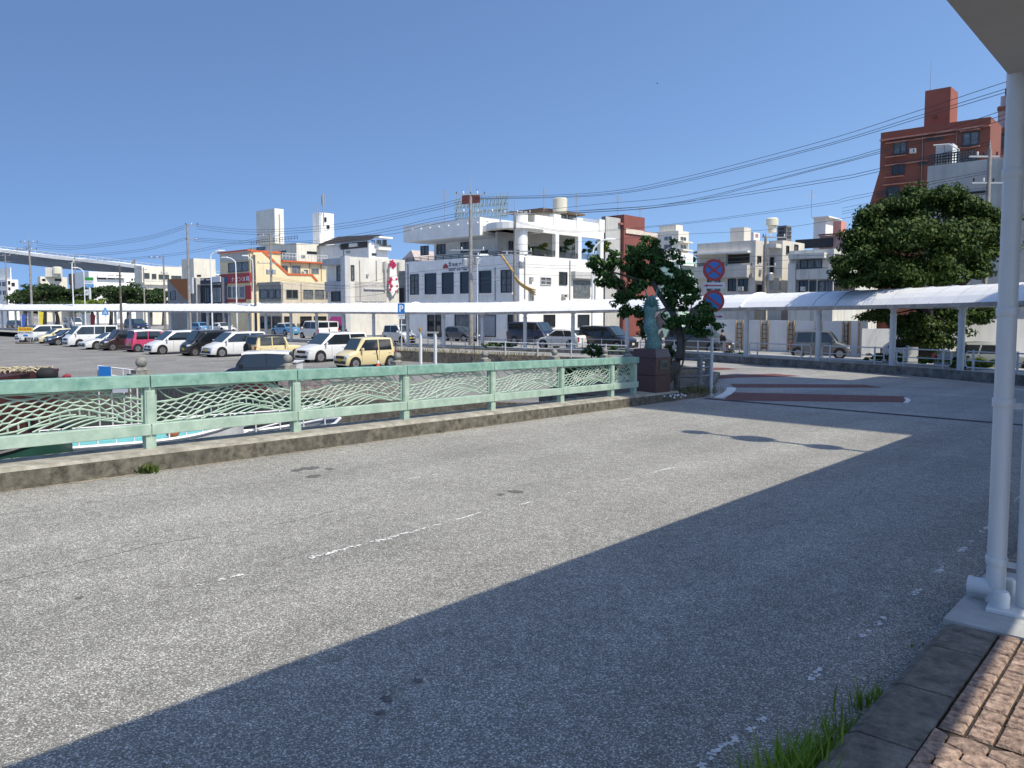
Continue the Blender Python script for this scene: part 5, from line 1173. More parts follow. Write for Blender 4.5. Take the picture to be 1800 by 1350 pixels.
# --- red flats ---
RF=wall('red_brick_render',(.19,.066,.046),.15); RT_=M('red_ledge',(.46,.22,.17),.7,.1,4)
Rb=Bld('red_flats','tall red-brown flats with a roof tower and flared lower storeys','' or 1726,60,1537,1745,205,RF)
def zL(x,y): return Rb.Z('L',x,y)
m=MB(); u0=Rb.uL; zc=zL(1537,330); m.prism([Rb.P(u0,0,zL(1537,300)),Rb.P(u0,0,Rb.z0),Rb.P(Rb.U('L',1500),0,Rb.z0),Rb.P(Rb.U('L',1512),0,zL(1512,395))],Vector((Rb.B.x,Rb.B.y,0))*6); m.build('flared_buttress',RF,Rb.o)
tw=tower(1611,1655,1668,152,232,64,'roof_tower',Rb,wall('red_tower',(.24,.078,.055),.1)); tw.win('L',1627,202,1636,207,glass=GLB,frame=RF); m=MB(); p=atd(1635,158,66)-Rb.O; m.tube([p,p+Vector((0,0,2.5))],.025,4,r2=.01); m.build('lightning_rod',METG,Rb.o)
Rb.slab('L',1537,233,1726,235.5,RT_,d=.3,name='roof_ledge'); 
for (x0,y0,x1,y1,g_) in ((1560,248,1583,271,GLB),(1617,241,1645,247,GLS),(1678,232,1707,256,GLB),(1558,289,1580,306,GLS),(1604,284,1620,290,GLS),(1678,274,1706,292,GLS),(1550,328,1572,348,GLS),(1560,372,1585,392,GLS)):
    Rb.win('L',x0,y0,x1,y1,glass=g_,n=2)
for x0,x1,y in((1547,1670,244),(1675,1709,229),(1547,1583,275),(1675,1709,259),(1547,1620,287),(1547,1580,311),(1545,1620,322),(1544,1575,352)): Rb.slab('L',x0,y-.6+(1600-x0)*0,x1,y+.8,RT_,d=.28,name='ledge')
Rb.slab('L',1546,350,1620,356,M('pinkish_panel',(.42,.2,.16),.8,.1,3),d=.1,name='pale_panel'); Rb.rail('L',1537,1550,337,348,FRD,n=4,lines=2,d=.3)
b=Bld('pale_blue_wall_block','pale blue-white wall block with rooftop air conditioners before the red flats',1800,44,1620,None,271,wall('pale_blue_wall',(.68,.70,.71),.3)); 
b.blk('wall_body',0,b.uL,.01,8,b.z0,b.top-.01,wall('pale_blue_wall',(.68,.70,.71),.3))
zr=b.Z('L',1640,292)
for k,(x0,x1) in enumerate(((1633,1648),(1649,1662))): q=blockon(b,'air_conditioner','L',x0,x1,254+k*-1.5,292,ACM,.3,1.4)
b.rail('L',1622,1700,268,292,FRD,n=16,lines=5,d=-.1,name='roof_fence'); m=MB(); p=[b.P(b.U('L',1628),.1,b.Z('L',1628,255)),b.P(b.U('L',1655),.1,b.Z('L',1655,253)),b.P(b.U('L',1672),.1,b.Z('L',1672,262)),b.P(b.U('L',1672),.1,b.Z('L',1672,292))]; m.tube(p,.05,6); m.build('white_pipe',FRW,b.o)
b.slab('L',1676,337,1722,341,GLV,d=.05,name='dark_ledge')
b=Bld('pink_stepped_tower','pale pink tower with red bands stepping up at the right edge',1800,75,1729,None,120,wall('pale_pink_render',(.42,.34,.36),.2)); 
for o_ in kids(b.o): bpy.data.objects.remove(o_)
PK=wall('pale_pink_render',(.42,.34,.36),.2)
for x,y,yb in((1749,118,430),(1740,168,430),(1736,185,430),(1729,222,430)):
    u=b.U('L',x); m=MB(); b.bx(m,-2,u,0.02*(1760-x),8+.1*(1760-x),b.z0,b.Z('L',x,y)); m.build('stepped_wall',PK,b.o)
for x,y0,y1 in((1749,152,164),(1737,184,191),(1729,223,232),(1729,262,270)): b.slab('L',x,y0,1799,y1,RF,d=.2,name='red_band')
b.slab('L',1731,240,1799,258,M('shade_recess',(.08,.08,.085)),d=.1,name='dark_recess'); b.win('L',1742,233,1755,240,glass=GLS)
# --- white panel fence ---
fp=E('panel_fence','row of tall white wall panels with iron grille gaps across the street','wall',(17,58,GZ(99)))
FO=Vector((17,58,GZ(99)))
def fat(px): # line of fence from px1215 (y 62) to px1560 (y 52)
    a=Vector(((1215-900)/F*63,63)); b_=Vector(((1570-900)/F*50,50)); d=b_-a; r_=(px-900)/F; k=(a.x-r_*a.y)/(r_*d.y-d.x); return a+d*k
FWP=wall('fence_panel_white',(.62,.63,.64),.12); FTR=M('fence_trim_tan',(.5,.36,.22),.8,.15,5); IR=M('iron_grille',(.09,.06,.05),.6,.2,5)
for x0,x1 in((1215,1250),(1255,1294),(1306,1338),(1350,1385),(1396,1434),(1444,1482),(1494,1510)):
    a,b_=fat(x0),fat(x1); m=MB(); z1=1.95 if True else 0
    m.prism([Vector((a.x,a.y,0))+Vector((0,0,FO.z))-FO,Vector((b_.x,b_.y,FO.z))-FO,Vector((b_.x,b_.y,FO.z+2.3))-FO,Vector((a.x,a.y,FO.z+2.3))-FO],(.1,.22,0)); m.build('panel',FWP,fp)
    for q in(x0,x1): c=fat(q); m=MB(); m.box(Vector((c.x,c.y+.1,FO.z+1.15))-FO,(.12,.3,2.3)); m.build('panel_edge',FTR,fp)
for x0,x1 in((1294,1306),(1338,1350),(1385,1396),(1434,1444),(1482,1494)):
    a,b_=fat(x0),fat(x1); m=MB()
    for k in range(1,5): c=a.lerp(b_,k/5); m.box(Vector((c.x,c.y,FO.z+1.1))-FO,(.035,.035,2.2))
    for z in(.25,.6,.95,1.3,1.65,2.): m.tube([Vector((a.x,a.y,FO.z+z))-FO,Vector((b_.x,b_.y,FO.z+z))-FO],.025,4)
    m.build('iron_grille',IR,fp)
# garden wall behind fence (upper parking deck)
m=MB(); a=fat(1230)+Vector((0,5)); b_=fat(1560)+Vector((1,5)); m.prism([Vector((a.x,a.y,GZ(99))),Vector((b_.x,b_.y,GZ(99))),Vector((b_.x,b_.y,1.1)),Vector((a.x,a.y,1.1))],(.2,.4,0)); c=Vector((a.x,a.y,GZ(99))); m.v=[tuple(Vector(v)-c) for v in m.v]; o=m.build('garden_wall',WC,None,loc=c); tag(o,'low cream parking wall just behind the white panel fence','wall')
# white gate wall to right under canopy
m=MB(); c=at(1515,600,GZ(99)); c=Vector(((1515-900)/F*47,47,-1.15)); m.prism([(0,0,0),(3.4,-1.2,0),(3.4,-1.2,1.9),(0,0,1.9)],(.1,.2,0)); o=m.build('gate_wall',WW,None,loc=c); tag(o,'short white gate wall right of the iron grilles under the big tree','wall')
m=MB(); c=Vector(((1723-900)/F*40,40,-.9)); m.prism([(-3,1.4,0),(6,-2,0),(6,-2,2.3),(-3,1.4,2.3)],(.1,.3,0)); o=m.build('block_wall',WW,None,loc=c); tag(o,'white boundary wall behind the grey sedan at the right','wall')
# --- off-frame block whose shadow crosses the bridge end ---
ob=E('corner_flats','tall plain flats standing right of the bridge end','building',(*XY(23,12),GZ(23)))
OO=Vector((*XY(23,12),GZ(23)))
def OB(s0,s1,t0,t1,z0,z1,name,mat):
    m=MB(); v=[Vector((*XY(s,t),z))-OO for s in(s0,s1) for t in(t0,t1) for z in(z0,z1)]
    m.add(v,[(0,1,3,2),(4,6,7,5),(0,4,5,1),(2,3,7,6),(0,2,6,4),(1,5,7,3)]); m.build(name,mat,ob)
OB(15.6,31.5,6,17,-1.5,28,'wall',WC); OB(31.5,35.8,6,17,-1.5,21.5,'side_wing',WC); 
for z in range(2,27,3):
    OB(15.6,31.5,5.2,5.99,z,z+.9,'balcony_front',WW)
# wall clutter: outdoor units, downpipes, meter boxes
def clutter(b,f,items,off=0.):
    for k,x0,x1,y0,y1 in items:
        if k=='ac': 
            q=b.slab(f,x0,y0,x1,y1,ACM,d=.38,off=off,name='air_conditioner'); m=MB(); u0,u1=sorted((b.U(f,x0,off),b.U(f,x1,off))); z0=b.Z(f,(x0+x1)/2,y1,off); z1=b.Z(f,(x0+x1)/2,y0,off); b.fb(m,f,u0+.08,u1-.28,z0+.08,z1-.08,.385,.40,off); m.build('fan_grille',FRD,q)
        elif k=='pipe': b.slab(f,x0,y0,x0+.6,y1,FRA,d=.13,off=off,name='downpipe')
        else: b.slab(f,x0,y0,x1,y1,M('meter_box_grey',(.35,.36,.36),.6,.15,6),d=.2,off=off,name='meter_box')
clutter(B,'R',[('pipe',1000,0,458,528),('pipe',1044,0,458,528),('box',930,935,487,495),('ac',986,994,517,523),('pipe',921,0,452,526)])
clutter(B,'L',[('pipe',718.5,0,464,530),('pipe',871,0,470,528)])
clutter(C1,'L',[('ac',1255,1263,455,461),('pipe',1275.5,0,446,488),('ac',1299,1307,504,511),('box',1318,1322,480,488)])
clutter(C1,'R',[('pipe',1338,0,430,520),('pipe',1345,0,428,520),('box',1331,1335,474,481)])
clutter(C2,'L',[('pipe',1452,0,445,520),('ac',1408,1416,504,512),('pipe',1399.3,0,458,520)])
clutter(C2,'R',[('pipe',1475,0,452,520),('ac',1466,1472,482,489)])
clutter(W_,'R',[('pipe',633,0,458,528),('pipe',662,0,458,494),('box',645,648,482,486)])
clutter(Y,'R',[('ac',532,537,477,482.5),('pipe',513,0,462,482),('pipe',546,0,462,483),('pipe',566,0,465,494)])
clutter(G,'R',[('pipe',530,0,498,530),('pipe',497.6,0,498,530)])
clutter(Rb,'L',[('ac',1590,1600,262,270),('pipe',1610,0,240,330),('pipe',1668,0,228,300),('ac',1712,1722,283,291)])
clutter(U2,'L',[('pipe',606,0,438,470),('box',612,618,441,445)])

# ---------------- vehicles ----------------
TYRE=M('tyre',(.012,.012,.013),.8,0); RIM=M('alloy_rim',(.45,.45,.46),.3,.05,5,metal=.7); ARCH=M('arch_black',(.008,.008,.009),.9,0)
CGL=M('car_glass',(.012,.016,.02),.05,0,spec=.9); CGB=M('windscreen_glass',(.035,.06,.075),.05,0,spec=.9); HLM=M('headlamp',(.55,.58,.6),.15,0,spec=.9); TLM=M('tail_lamp',(.35,.01,.015),.25,0)
PLY=M('number_plate_yellow',(.6,.42,.02),.5,0); PLW=M('number_plate_white',(.65,.65,.62),.5,0); TRIM=M('black_trim',(.02,.02,.022),.5,0)
def paint(n,c,metal=0.): return M('paint_'+n,c,.32,0,coat=.8,metal=metal)
# profile: L,W,H, nose z, hood z, cowl x, roof-front x, roof-rear x, tail x, belt z, wheel r
KIND={'kei':dict(L=3.4,W=1.48,H=1.75,nz=.78,hz=1.0,cx=.68,rx=1.15,qx=3.12,belt=.98,r=.29,fw=.55,rw=2.98,th=.1),
'keivan':dict(L=3.4,W=1.48,H=1.86,nz=.85,hz=1.02,cx=.42,rx=.95,qx=3.3,belt=1.02,r=.28,fw=.5,rw=2.95,th=.06),
'minivan':dict(L=4.8,W=1.8,H=1.88,nz=.82,hz=1.08,cx=.95,rx=1.85,qx=4.45,belt=1.08,r=.34,fw=.85,rw=3.85,th=.13),
'mpv':dict(L=4.5,W=1.72,H=1.78,nz=.72,hz=1.0,cx=.8,rx=1.75,qx=4.15,belt=1.02,r=.32,fw=.75,rw=3.6,th=.13),
'van':dict(L=4.4,W=1.69,H=1.95,nz=.85,hz=1.08,cx=.35,rx=1.05,qx=4.25,belt=1.1,r=.31,fw=.95,rw=3.45,th=.1),
'sedan':dict(L=4.6,W=1.78,H=1.42,nz=.6,hz=.88,cx=1.3,rx=2.1,qx=3.5,belt=.88,r=.33,fw=.9,rw=3.65,th=.2),
'hatch':dict(L=4.0,W=1.7,H=1.5,nz=.65,hz=.92,cx=1.0,rx=1.75,qx=3.3,belt=.92,r=.31,fw=.75,rw=3.3,th=.16),
'jeep':dict(L=3.5,W=1.55,H=1.73,nz=.98,hz=1.06,cx=1.15,rx=1.4,qx=3.28,belt=1.05,r=.36,fw=.62,rw=2.85,th=.08),
'taxi':dict(L=4.6,W=1.7,H=1.5,nz=.68,hz=.92,cx=1.25,rx=1.85,qx=3.2,belt=.92,r=.31,fw=.85,rw=3.5,th=.14)}
def car(kind,col,label,px,pyb,heading,z=LOTZ,y=None,roofc=None,lower=None,name='parked_car',cat='car',plate=None,group='cars in the parking lot',windows=2,spare=False,grille=TRIM,sc=1.):
    K=dict(KIND[kind]); L,W,H,nz,hz,cx_,rx,qx,belt,r_,fw,rw,th=[K[k] for k in('L','W','H','nz','hz','cx','rx','qx','belt','r','fw','rw','th')]
    if y is None: y=at(px,pyb,z).y
    X=(px-900)/F*y; h=R(heading); fx,fy=math.sin(h),math.cos(h)
    o=E(name,label,cat,(X,y,z),0,group); o.rotation_euler=(0,0,math.atan2(fy,fx)); o.scale=(sc,sc,sc)
    # local x forward; station coordinate s measured from nose -> x = L/2 - s
    hw=W/2; g=.2
    sedan=kind in('sedan','taxi')
    st=[(0.0,nz*.72,.86,0),(.05,nz*.93,.93,0),(.16,nz+.02,.97,0),(.3*cx_+.15,(nz+hz)/2+.02,1,0),(cx_,hz,1,0),(rx,H-.03,1,1),((rx+qx)*.5,H,1,1),(qx,H-.05,1,1)]
    if sedan: st+=[(L-.95,hz+.04,1,0),(L-.2,hz+.02,.96,0),(L-.05,hz-.1,.92,0),(L,hz-.3,.86,0)]
    else: st+=[(L-.1,belt+.05,.97,0),(L-.03,belt-.1,.95,0),(L,.6,.9,0)]
    m=MB(); rings=[]
    for s,zt,wf,gh in st:
        w=hw*wf; x=L/2-s; wr=(w-th) if gh else w-.05
        if gh: pts=[(w-.08,g),(w,g+.22),(w,belt*.8),(w-.02,belt),(wr+.02,zt-.1),(wr-.05,zt-.02),(wr*.5,zt+.0),(0,zt+.012)]
        else: pts=[(w-.08,g),(w,g+.2),(w,min(zt*.8,belt*.8)),(w-.01,zt-.09),(w-.03,zt-.05),(w-.1,zt-.01),(w*.5,zt+.015),(0,zt+.025)]
        rings.append([(x,p[0],p[1]) for p in pts]+[(x,-p[0],p[1]) for p in pts[::-1][1:]])
    k=0; n=len(rings[0]); m.v=[p for rg in rings for p in rg]
    for i in range(len(rings)-1):
        for j in range(n-1): m.f.append((i*n+j,i*n+j+1,(i+1)*n+j+1,(i+1)*n+j))
        m.f.append((i*n+n-1,i*n,(i+1)*n,(i+1)*n+n-1))
    m.f.append(tuple(range(n))); m.f.append(tuple((len(rings)-1)*n+j for j in range(n))[::-1])
    body=m.build('body',col,o); smooth_sharp(body,35)
    if roofc:
        m=MB(); zz=[(rx-.16,H-.06),(rx,H-.005),((rx+qx)/2,H+.025),(qx,H-.02),(qx+.08,H-.06)]; wv=hw-th+.035; top=[]; 
        for s,zt in zz:
            for f_,dz in((1,-.12),(.93,.0),(.5,.012),(0,.022),(-.5,.012),(-.93,.0),(-1,-.12)): top.append((L/2-s,wv*f_,zt+dz))
        m.v=top
        for i in range(4):
            for j in range(6): m.f.append((i*7+j,i*7+j+1,(i+1)*7+j+1,(i+1)*7+j))
        q=m.build('roof_panel',roofc,o); smooth_sharp(q,50)
    if lower:
        m=MB()
        for sx in(-1,1): m.box((0,sx*(hw+.004),g+.12),(L*.9,.03,.2))
        m.build('lower_cladding',lower,o)
    def sidepane(s0b,s0t,s1t,s1b,sx,e=.014):
        zb=belt+.03; zt=H-.14; yb=hw-.02+e; yt=hw-th+.02+e; k=(zb-belt)/(H-.13-belt)
        f=lambda z: (hw-.02)+((hw-th+.02)-(hw-.02))*((z-belt)/(H-.13-belt))+e
        pts=[(L/2-s0b,sx*f(zb),zb),(L/2-s0t,sx*f(zt),zt),(L/2-s1t,sx*f(zt),zt),(L/2-s1b,sx*f(zb),zb)]
        m=MB(); m.prism(pts,(0,-sx*.01,0)); m.build('side_window',CGL,o)
    qe=qx-.12 if not sedan else qx
    for sx in(-1,1):
        a=cx_+.12; b_=rx+.14; end=(L-.32) if not sedan else (L-1.0); endt=qx-.12
        cuts={1:[0,1],2:[0,.5,1],3:[0,.36,.68,1]}[windows]
        for c0,c1 in zip(cuts[:-1],cuts[1:]):
            g0=.05 if c0>0 else 0; 
            s0b=(a if c0==0 else b_+(end-b_)*c0*0.98+.03); s0t=(b_ if c0==0 else b_+(endt-b_)*c0+.03)
            s1b=(end if c1==1 else b_+(end-b_)*c1*.98-.04); s1t=(endt if c1==1 else b_+(endt-b_)*c1-.04)
            sidepane(s0b,s0t,s1t,s1b,sx)
    # windscreens
    def pane(s0,z0,w0,s1,z1,w1,name,mat,e=.012):
        d=Vector((-(s1-s0),0,z1-z0)).normalized(); nn=Vector((d.z,0,-d.x)) 
        if name=='rear_window': nn=-nn
        p=[Vector((L/2-s0,w0,z0)),Vector((L/2-s0,-w0,z0)),Vector((L/2-s1,-w1,z1)),Vector((L/2-s1,w1,z1))]
        m=MB(); m.prism([q+nn*e for q in p],nn*.006); m.build(name,mat,o)
    kk=lambda t:(cx_+(rx-cx_)*t,hz+(H-.03-hz)*t+.015)
    (a0,b0),(a1,b1)=kk(.06),kk(.9); pane(a0,b0,hw-.12,a1,b1,hw-th-.1,'windscreen',CGB,.02)
    if sedan: kk=lambda t:((L-.95)+(qx-L+.95)*t,hz+.04+(H-.05-hz-.04)*t)
    else: kk=lambda t:((L-.1)+(qx-L+.1)*t,belt+.05+(H-.05-belt-.05)*t)
    (a0,b0),(a1,b1)=kk(.1),kk(.85); pane(a0,b0+.01,hw-.14,a1,b1+.01,hw-th-.12,'rear_window',CGL,.016)
    # wheels
    for s in(fw,rw):
        for sx in(-1,1):
            wq=E('wheel',None,None,(L/2-s,sx*(hw-.09),r_)); wq.parent=o
            ax=(0,sx,0)
            m=MB(); m.lathe((0,0,.03),[(r_+.075,-.1),(r_+.075,.097)],22,axis=ax); m.build('arch',lower or ARCH,wq) if not lower else m.build('arch',lower,wq)
            m=MB(); m.lathe((0,0,0),[(r_-.02,-.1),(r_,-.07),(r_,.09),(r_-.03,.108),(r_*.66,.11)],22,axis=ax); m.build('tyre',TYRE,wq)
            m=MB(); m.lathe((0,0,0),[(r_*.66,.1),(r_*.64,.112),(r_*.5,.104),(.001,.104)],22,axis=ax)
            q=m.build('rim',TRIM,wq)
            m=MB()
            for t in range(5 if kind in('sedan','minivan','hatch') else 7):
                a=2*math.pi*t/(5 if kind in('sedan','minivan','hatch') else 7); d=Vector((math.cos(a),0,math.sin(a))); c=d*(r_*.33)+Vector((0,sx*.112,0)); m.box(c,(r_*.62,.012,r_*.2),d,Vector((0,sx,0))) if False else m.prism([d*r_*.06+Vector((-d.z,0,d.x))*r_*.1+Vector((0,sx*.108,0)),d*r_*.63+Vector((-d.z,0,d.x))*r_*.13+Vector((0,sx*.108,0)),d*r_*.63-Vector((-d.z,0,d.x))*r_*.13+Vector((0,sx*.108,0)),d*r_*.06-Vector((-d.z,0,d.x))*r_*.1+Vector((0,sx*.108,0))],(0,sx*.01,0))
            m.lathe((0,0,0),[(r_*.64,.104),(r_*.68,.116),(r_*.62,.118)],22,axis=ax)
            m.build('spokes',RIM,q)
    # lights, grille, bumpers, plates, mirrors, handles
    for sx in(-1,1):
        m=MB(); zc=nz*.86; m.prism([(L/2-.02,sx*(hw*.56),zc-.05),(L/2-.03,sx*(hw*.86),zc-.03),(L/2-.28,sx*(hw*.985),zc+.07),(L/2-.13,sx*(hw*.9),zc+.12),(L/2-.03,sx*(hw*.6),zc+.08)],(.03,sx*.02,0)); m.build('headlight',HLM,o)
        m=MB(); zc=belt-.18; m.box((-L/2+.03,sx*hw*.88,zc),(.1,.1,.34 if not sedan else .16)); m.build('tail_light',TLM,o)
        m=MB(); m.box((L/2-cx_-.28,sx*(hw+.1),belt+.1),(.12,.2,.17)); m.build('mirror',col,o,bevel=.02)
        for s in (rx+.35,(rx+qx)/2+.45):
            m=MB(); m.box((L/2-s-.35,sx*(hw+.012),belt-.13),(.17,.03,.03)); m.build('door_handle',col,o)
        for s in (rx-.15,(rx+qx)/2+.05):
            m=MB(); m.box((L/2-s,sx*(hw+.0005),.68),(.012,.006,belt-.42)); m.build('door_seam',ARCH,o)
    m=MB(); m.box((L/2+.0,0,nz*.82),(.05,W*.5,nz*.2)); m.build('grille',grille,o)
    m=MB(); m.box((L/2-.01,0,.36),(.06,W*.72,.16)); m.build('bumper_intake',TRIM,o)
    m=MB(); m.box((-L/2+.0,0,.38),(.07,W*.84,.2)); m.build('rear_bumper',lower or col,o,bevel=.02)
    m=MB(); m.box((L/2+.035,0,.5),(.012,.33,.165)); m.build('number_plate',plate or PLW,o)
    m=MB(); m.box((-L/2-.04,.0,.62),(.012,.33,.165)); m.build('number_plate',plate or PLW,o)
    if spare:
        m=MB(); m.lathe((-L/2-.02,0,.92),[(.3,0),(.33,.04),(.33,.2),(.28,.22),(.001,.22)],22,axis=(-1,0,0)); m.build('spare_wheel',TYRE,o)
        m=MB(); m.box((L/2-.18,0,.5),(.4,W*.98,.16)); m.build('bumper',TRIM,o)
    return o
WHI=paint('pearl_white',(.72,.72,.70)); BLK=paint('black',(.012,.012,.014)); NAV=paint('navy',(.012,.02,.055)); CRM=paint('cream',(.72,.60,.33)); BRN=paint('dark_brown',(.04,.02,.02)); PNK=paint('pink',(.50,.06,.14)); GRY=paint('gunmetal',(.11,.12,.125)); SIL=paint('silver_grey',(.30,.32,.30)); BLU=paint('sky_blue',(.10,.28,.48)); DGR=paint('dark_grey',(.06,.065,.075)); OLV=paint('pale_cream',(.62,.55,.33))
H0=222.
car('mpv',WHI,'white minivan with a black window band, behind the notice board',72,600,H0-4,windows=2)
car('hatch',OLV,'pale cream small car half hidden behind the navy car at the left',103,603,H0)
car('hatch',NAV,'navy small car nose out between the cream car and the white van',122,606,H0,windows=2)
car('van',WHI,'white cab-over van with two square side windows parked in the lot',160,608.5,H0,windows=3,cat='van',name='parked_van')
car('sedan',WHI,'low white sedan parked beside the white van',194,613,H0)
car('kei',BRN,'dark brown boxy small car next to the pink one',217,615,H0,plate=PLY)
car('kei',PNK,'pink small car with a white roof parked tail out',264,617.5,H0-180,roofc=WHI,lower=TRIM,plate=PLY)
car('mpv',WHI,'white minivan with dark split headlights right of the pink car',311,621,H0)
car('keivan',BLK,'black boxy small van with a yellow plate',362,624,H0,plate=PLY,windows=3)
car('mpv',WHI,'white minivan with a striped chrome grille behind the pale off-roader',414,626,H0,plate=PLY,grille=RIM,y=55.5)
car('jeep',CRM,'cream boxy off-roader with black wheel arches and a tail-mounted spare wheel',482,628,H0-180,y=49.5,roofc=BLK,lower=TRIM,plate=PLY,spare=True,name='off_roader')
car('minivan',WHI,'large white minivan with a tall black slatted grille',585,634,H0,grille=TRIM)
car('kei',CRM,'cream boxy small van nearest the parking sign',641,640.5,H0+2,plate=PLY,y=44.4)
car('kei',BLK,'black boxy small car with a white roof seen over the railing',455,0,262,roofc=WHI,y=33,sc=.88)
GS='cars on the street behind the canopy'
HS=126.+6
Z9=GZ(99)
car('taxi',BLU,'sky blue taxi with a white roof on the street behind the off-roader',502,0,HS-180,z=Z9,y=97,roofc=WHI,group=GS,name='taxi',cat='taxi')
car('keivan',WHI,'white boxy small van on the street behind the large minivan',553,0,HS-180,z=Z9,y=84,group=GS,sc=1.05)
car('keivan',WHI,'second white small van directly behind the boxy one on the street',572,0,HS-180,z=Z9,y=90,group=GS)
car('kei',BLK,'black small car below the magenta awning',590,0,HS,z=Z9,y=92,group=GS)
car('kei',WHI,'white small car with rounded corners behind the parking sign',702,0,HS,z=Z9,y=73,plate=PLY,group=GS,windows=2)
car('hatch',DGR,'dark grey hatchback parked under the office windows',810,0,HS,z=Z9,y=77,group=GS)
car('van',NAV,'dark navy panel van driving right in front of the office',935,0,HS,z=Z9,y=69,group=GS,cat='van',name='van',windows=2,sc=1.06)
car('hatch',WHI,'white coupe heading left behind the canopy posts',990,0,HS-180,z=Z9,y=61.5,group=GS,sc=1.08)
car('minivan',BLK,'black minivan driving right beside the statue tree',1067,0,HS,z=Z9,y=60,group=GS)
car('minivan',DGR,'dark minivan half hidden by the statue tree near the walking person',1229,0,HS+4,z=Z9,y=56,group=GS)
car('kei',GRY,'gunmetal boxy small car driving right before the white panel fence',1443,0,116,z=-1.12,y=48.5,group=GS)
car('hatch',WHI,'white hatchback under the big dark tree',1622,0,120,z=-1.1,y=42,group=GS)
car('sedan',SIL,'grey-green sedan at the right by the flower bed',1745,0,115,z=-.95,y=34.5,group=GS)
car('keivan',WHI,'white small van parked behind the drooping tree branches at the right',1650,0,120,z=-.9,y=44.5,group=GS)
car('minivan',NAV,'dark blue minivan on the street left of the blade sign shop',240,0,HS,z=Z9,y=112,group=GS)
car('hatch',BLU,'pale blue hatchback on the street below the slate shop',350,0,HS-180,z=Z9,y=104,group=GS)
car('sedan',WHI,'white sedan on the street below the red banner',392,0,HS,z=Z9,y=106,group=GS)
car('van',WHI,'white van on the street behind the left lot fence',130,0,HS,z=Z9,y=128,group=GS,cat='van',name='van',windows=3)
car('hatch',DGR,'dark hatchback on the street at the far left of the canopy',28,0,HS,z=Z9,y=125,group=GS)
UPK='vehicles in the raised yard behind the panel fence'
car('hatch',NAV,'navy car roof showing above the white panel fence',1290,0,HS,z=.2,y=75,group=UPK)
car('minivan',BLK,'dark minivan above the white panel fence by the tank truck',1378,0,HS,z=.1,y=72,group=UPK)
tk=E('tank_truck','small white tank truck above the panel fence','truck',(((1342-900)/F*74),74,.1),R(-40),UPK)
m=MB(); m.lathe((-1.2,0,1.15),[(.1,0),(.55,.06),(.6,.3),(.6,1.9),(.55,2.1),(.1,2.15)],18,axis=(1,0,0)); q=m.build('tank',WHI,tk); smooth_sharp(q)
m=MB(); m.box((-2.1,0,1.0),(1.2,1.6,1.5)); m.build('cab',WHI,tk,bevel=.12); m=MB(); m.box((-2.72,0,1.3),(.04,1.4,.6)); m.build('windscreen',CGL,tk); m=MB(); m.box((-.3,0,.5),(3.8,1.3,.15)); m.build('chassis',TRIM,tk)
for x in(-2,.6):
    for sy in(-.75,.75): m=MB(); m.lathe((x,sy,.32),[(.32,0),(.32,.2)],16,axis=(0,1,0)); m.build('wheel',TYRE,tk)
tk=E('tank_truck','white tank with rounded ends above the fence behind the grey boxy car','truck',(((1455-900)/F*66),66,.1),R(-40),UPK)
m=MB(); m.lathe((-1.6,0,1.2),[(.1,0),(.6,.06),(.7,.3),(.7,2.9),(.6,3.1),(.1,3.15)],18,axis=(1,0,0)); q=m.build('tank',WHI,tk); smooth_sharp(q); m=MB(); m.box((0,0,.5),(3.8,1.3,.15)); m.build('chassis',TRIM,tk)
# ---------------- person ----------------
def skin_fig(name,verts,edges,rad,mat,parent=None,loc=None,sub=1):
    me=bpy.data.meshes.new(name); me.from_pydata(verts,edges,[]); o=bpy.data.objects.new(name,me); COL.objects.link(o)
    md=o.modifiers.new('s','SKIN'); 
    for i,r_ in enumerate(rad): me.skin_vertices[0].data[i].radius=(r_,r_) if not isinstance(r_,tuple) else r_
    me.skin_vertices[0].data[0].use_root=True; md.use_smooth_shade=True
    s=o.modifiers.new('u','SUBSURF'); s.levels=sub; s.render_levels=sub
    me.materials.append(mat); 
    if loc: o.location=loc
    if parent: o.parent=parent
    return o
py_=51.; px_=(1270-900)/F*py_; pz=Z9
pe=E('person','person in dark jacket and grey trousers walking left with a bag','person',(px_,py_,pz),R(8))
SKN=M('skin',(.35,.2,.13),.6,0); JK=M('dark_jacket',(.03,.032,.035),.8,.2,6); TR=M('grey_trousers',(.13,.14,.14),.85,.2,5); HR=M('black_hair',(.01,.01,.01),.6,0)
V=[(0,0,.95),(0,0,1.12),(0,0,1.3),(0,0,1.43),(-.01,0,1.5),(-.02,0,1.58),(-.025,0,1.68), # 0-6 spine/head
 (.1,.0,.9),(.16,.0,.5),(.22,0,.1),(.15,0,.05), # 7-10 leg back
 (-.06,.0,.9),(-.14,0,.52),(-.2,0,.1),(-.3,0,.05), #11-14 leg front
 (.02,-.19,1.4),(.12,-.24,1.16),(.06,-.23,.93),(.03,-.22,.86),(.0,-.2,.78), #15-19 arm
 (.0,.19,1.4),(.16,.24,1.18),(.26,.22,.98),(.3,.22,.92),(.34,.21,.86)]
Eg=[(0,1),(1,2),(2,3),(3,4),(4,5),(5,6),(0,7),(7,8),(8,9),(9,10),(0,11),(11,12),(12,13),(13,14),(3,15),(15,16),(16,17),(17,18),(18,19),(3,20),(20,21),(21,22),(22,23),(23,24)]
Rd=[.13,.12,.14,.13,.055,.075,.085,.09,.06,.045,.04,.09,.06,.045,.04,.06,.045,.035,.035,.02,.06,.045,.035,.035,.02]
skin_fig('body',V,Eg,Rd,SKN,pe)
m=MB(); m.tube([(0,0,.84),(0,0,1.0),(0,0,1.2),(0,0,1.36),(0,0,1.45)],[.17,.165,.175,.18,.08],14); 
for a in((15,16,17),(20,21,22)): m.tube([V[i] for i in a],[.075,.06,.05],8)
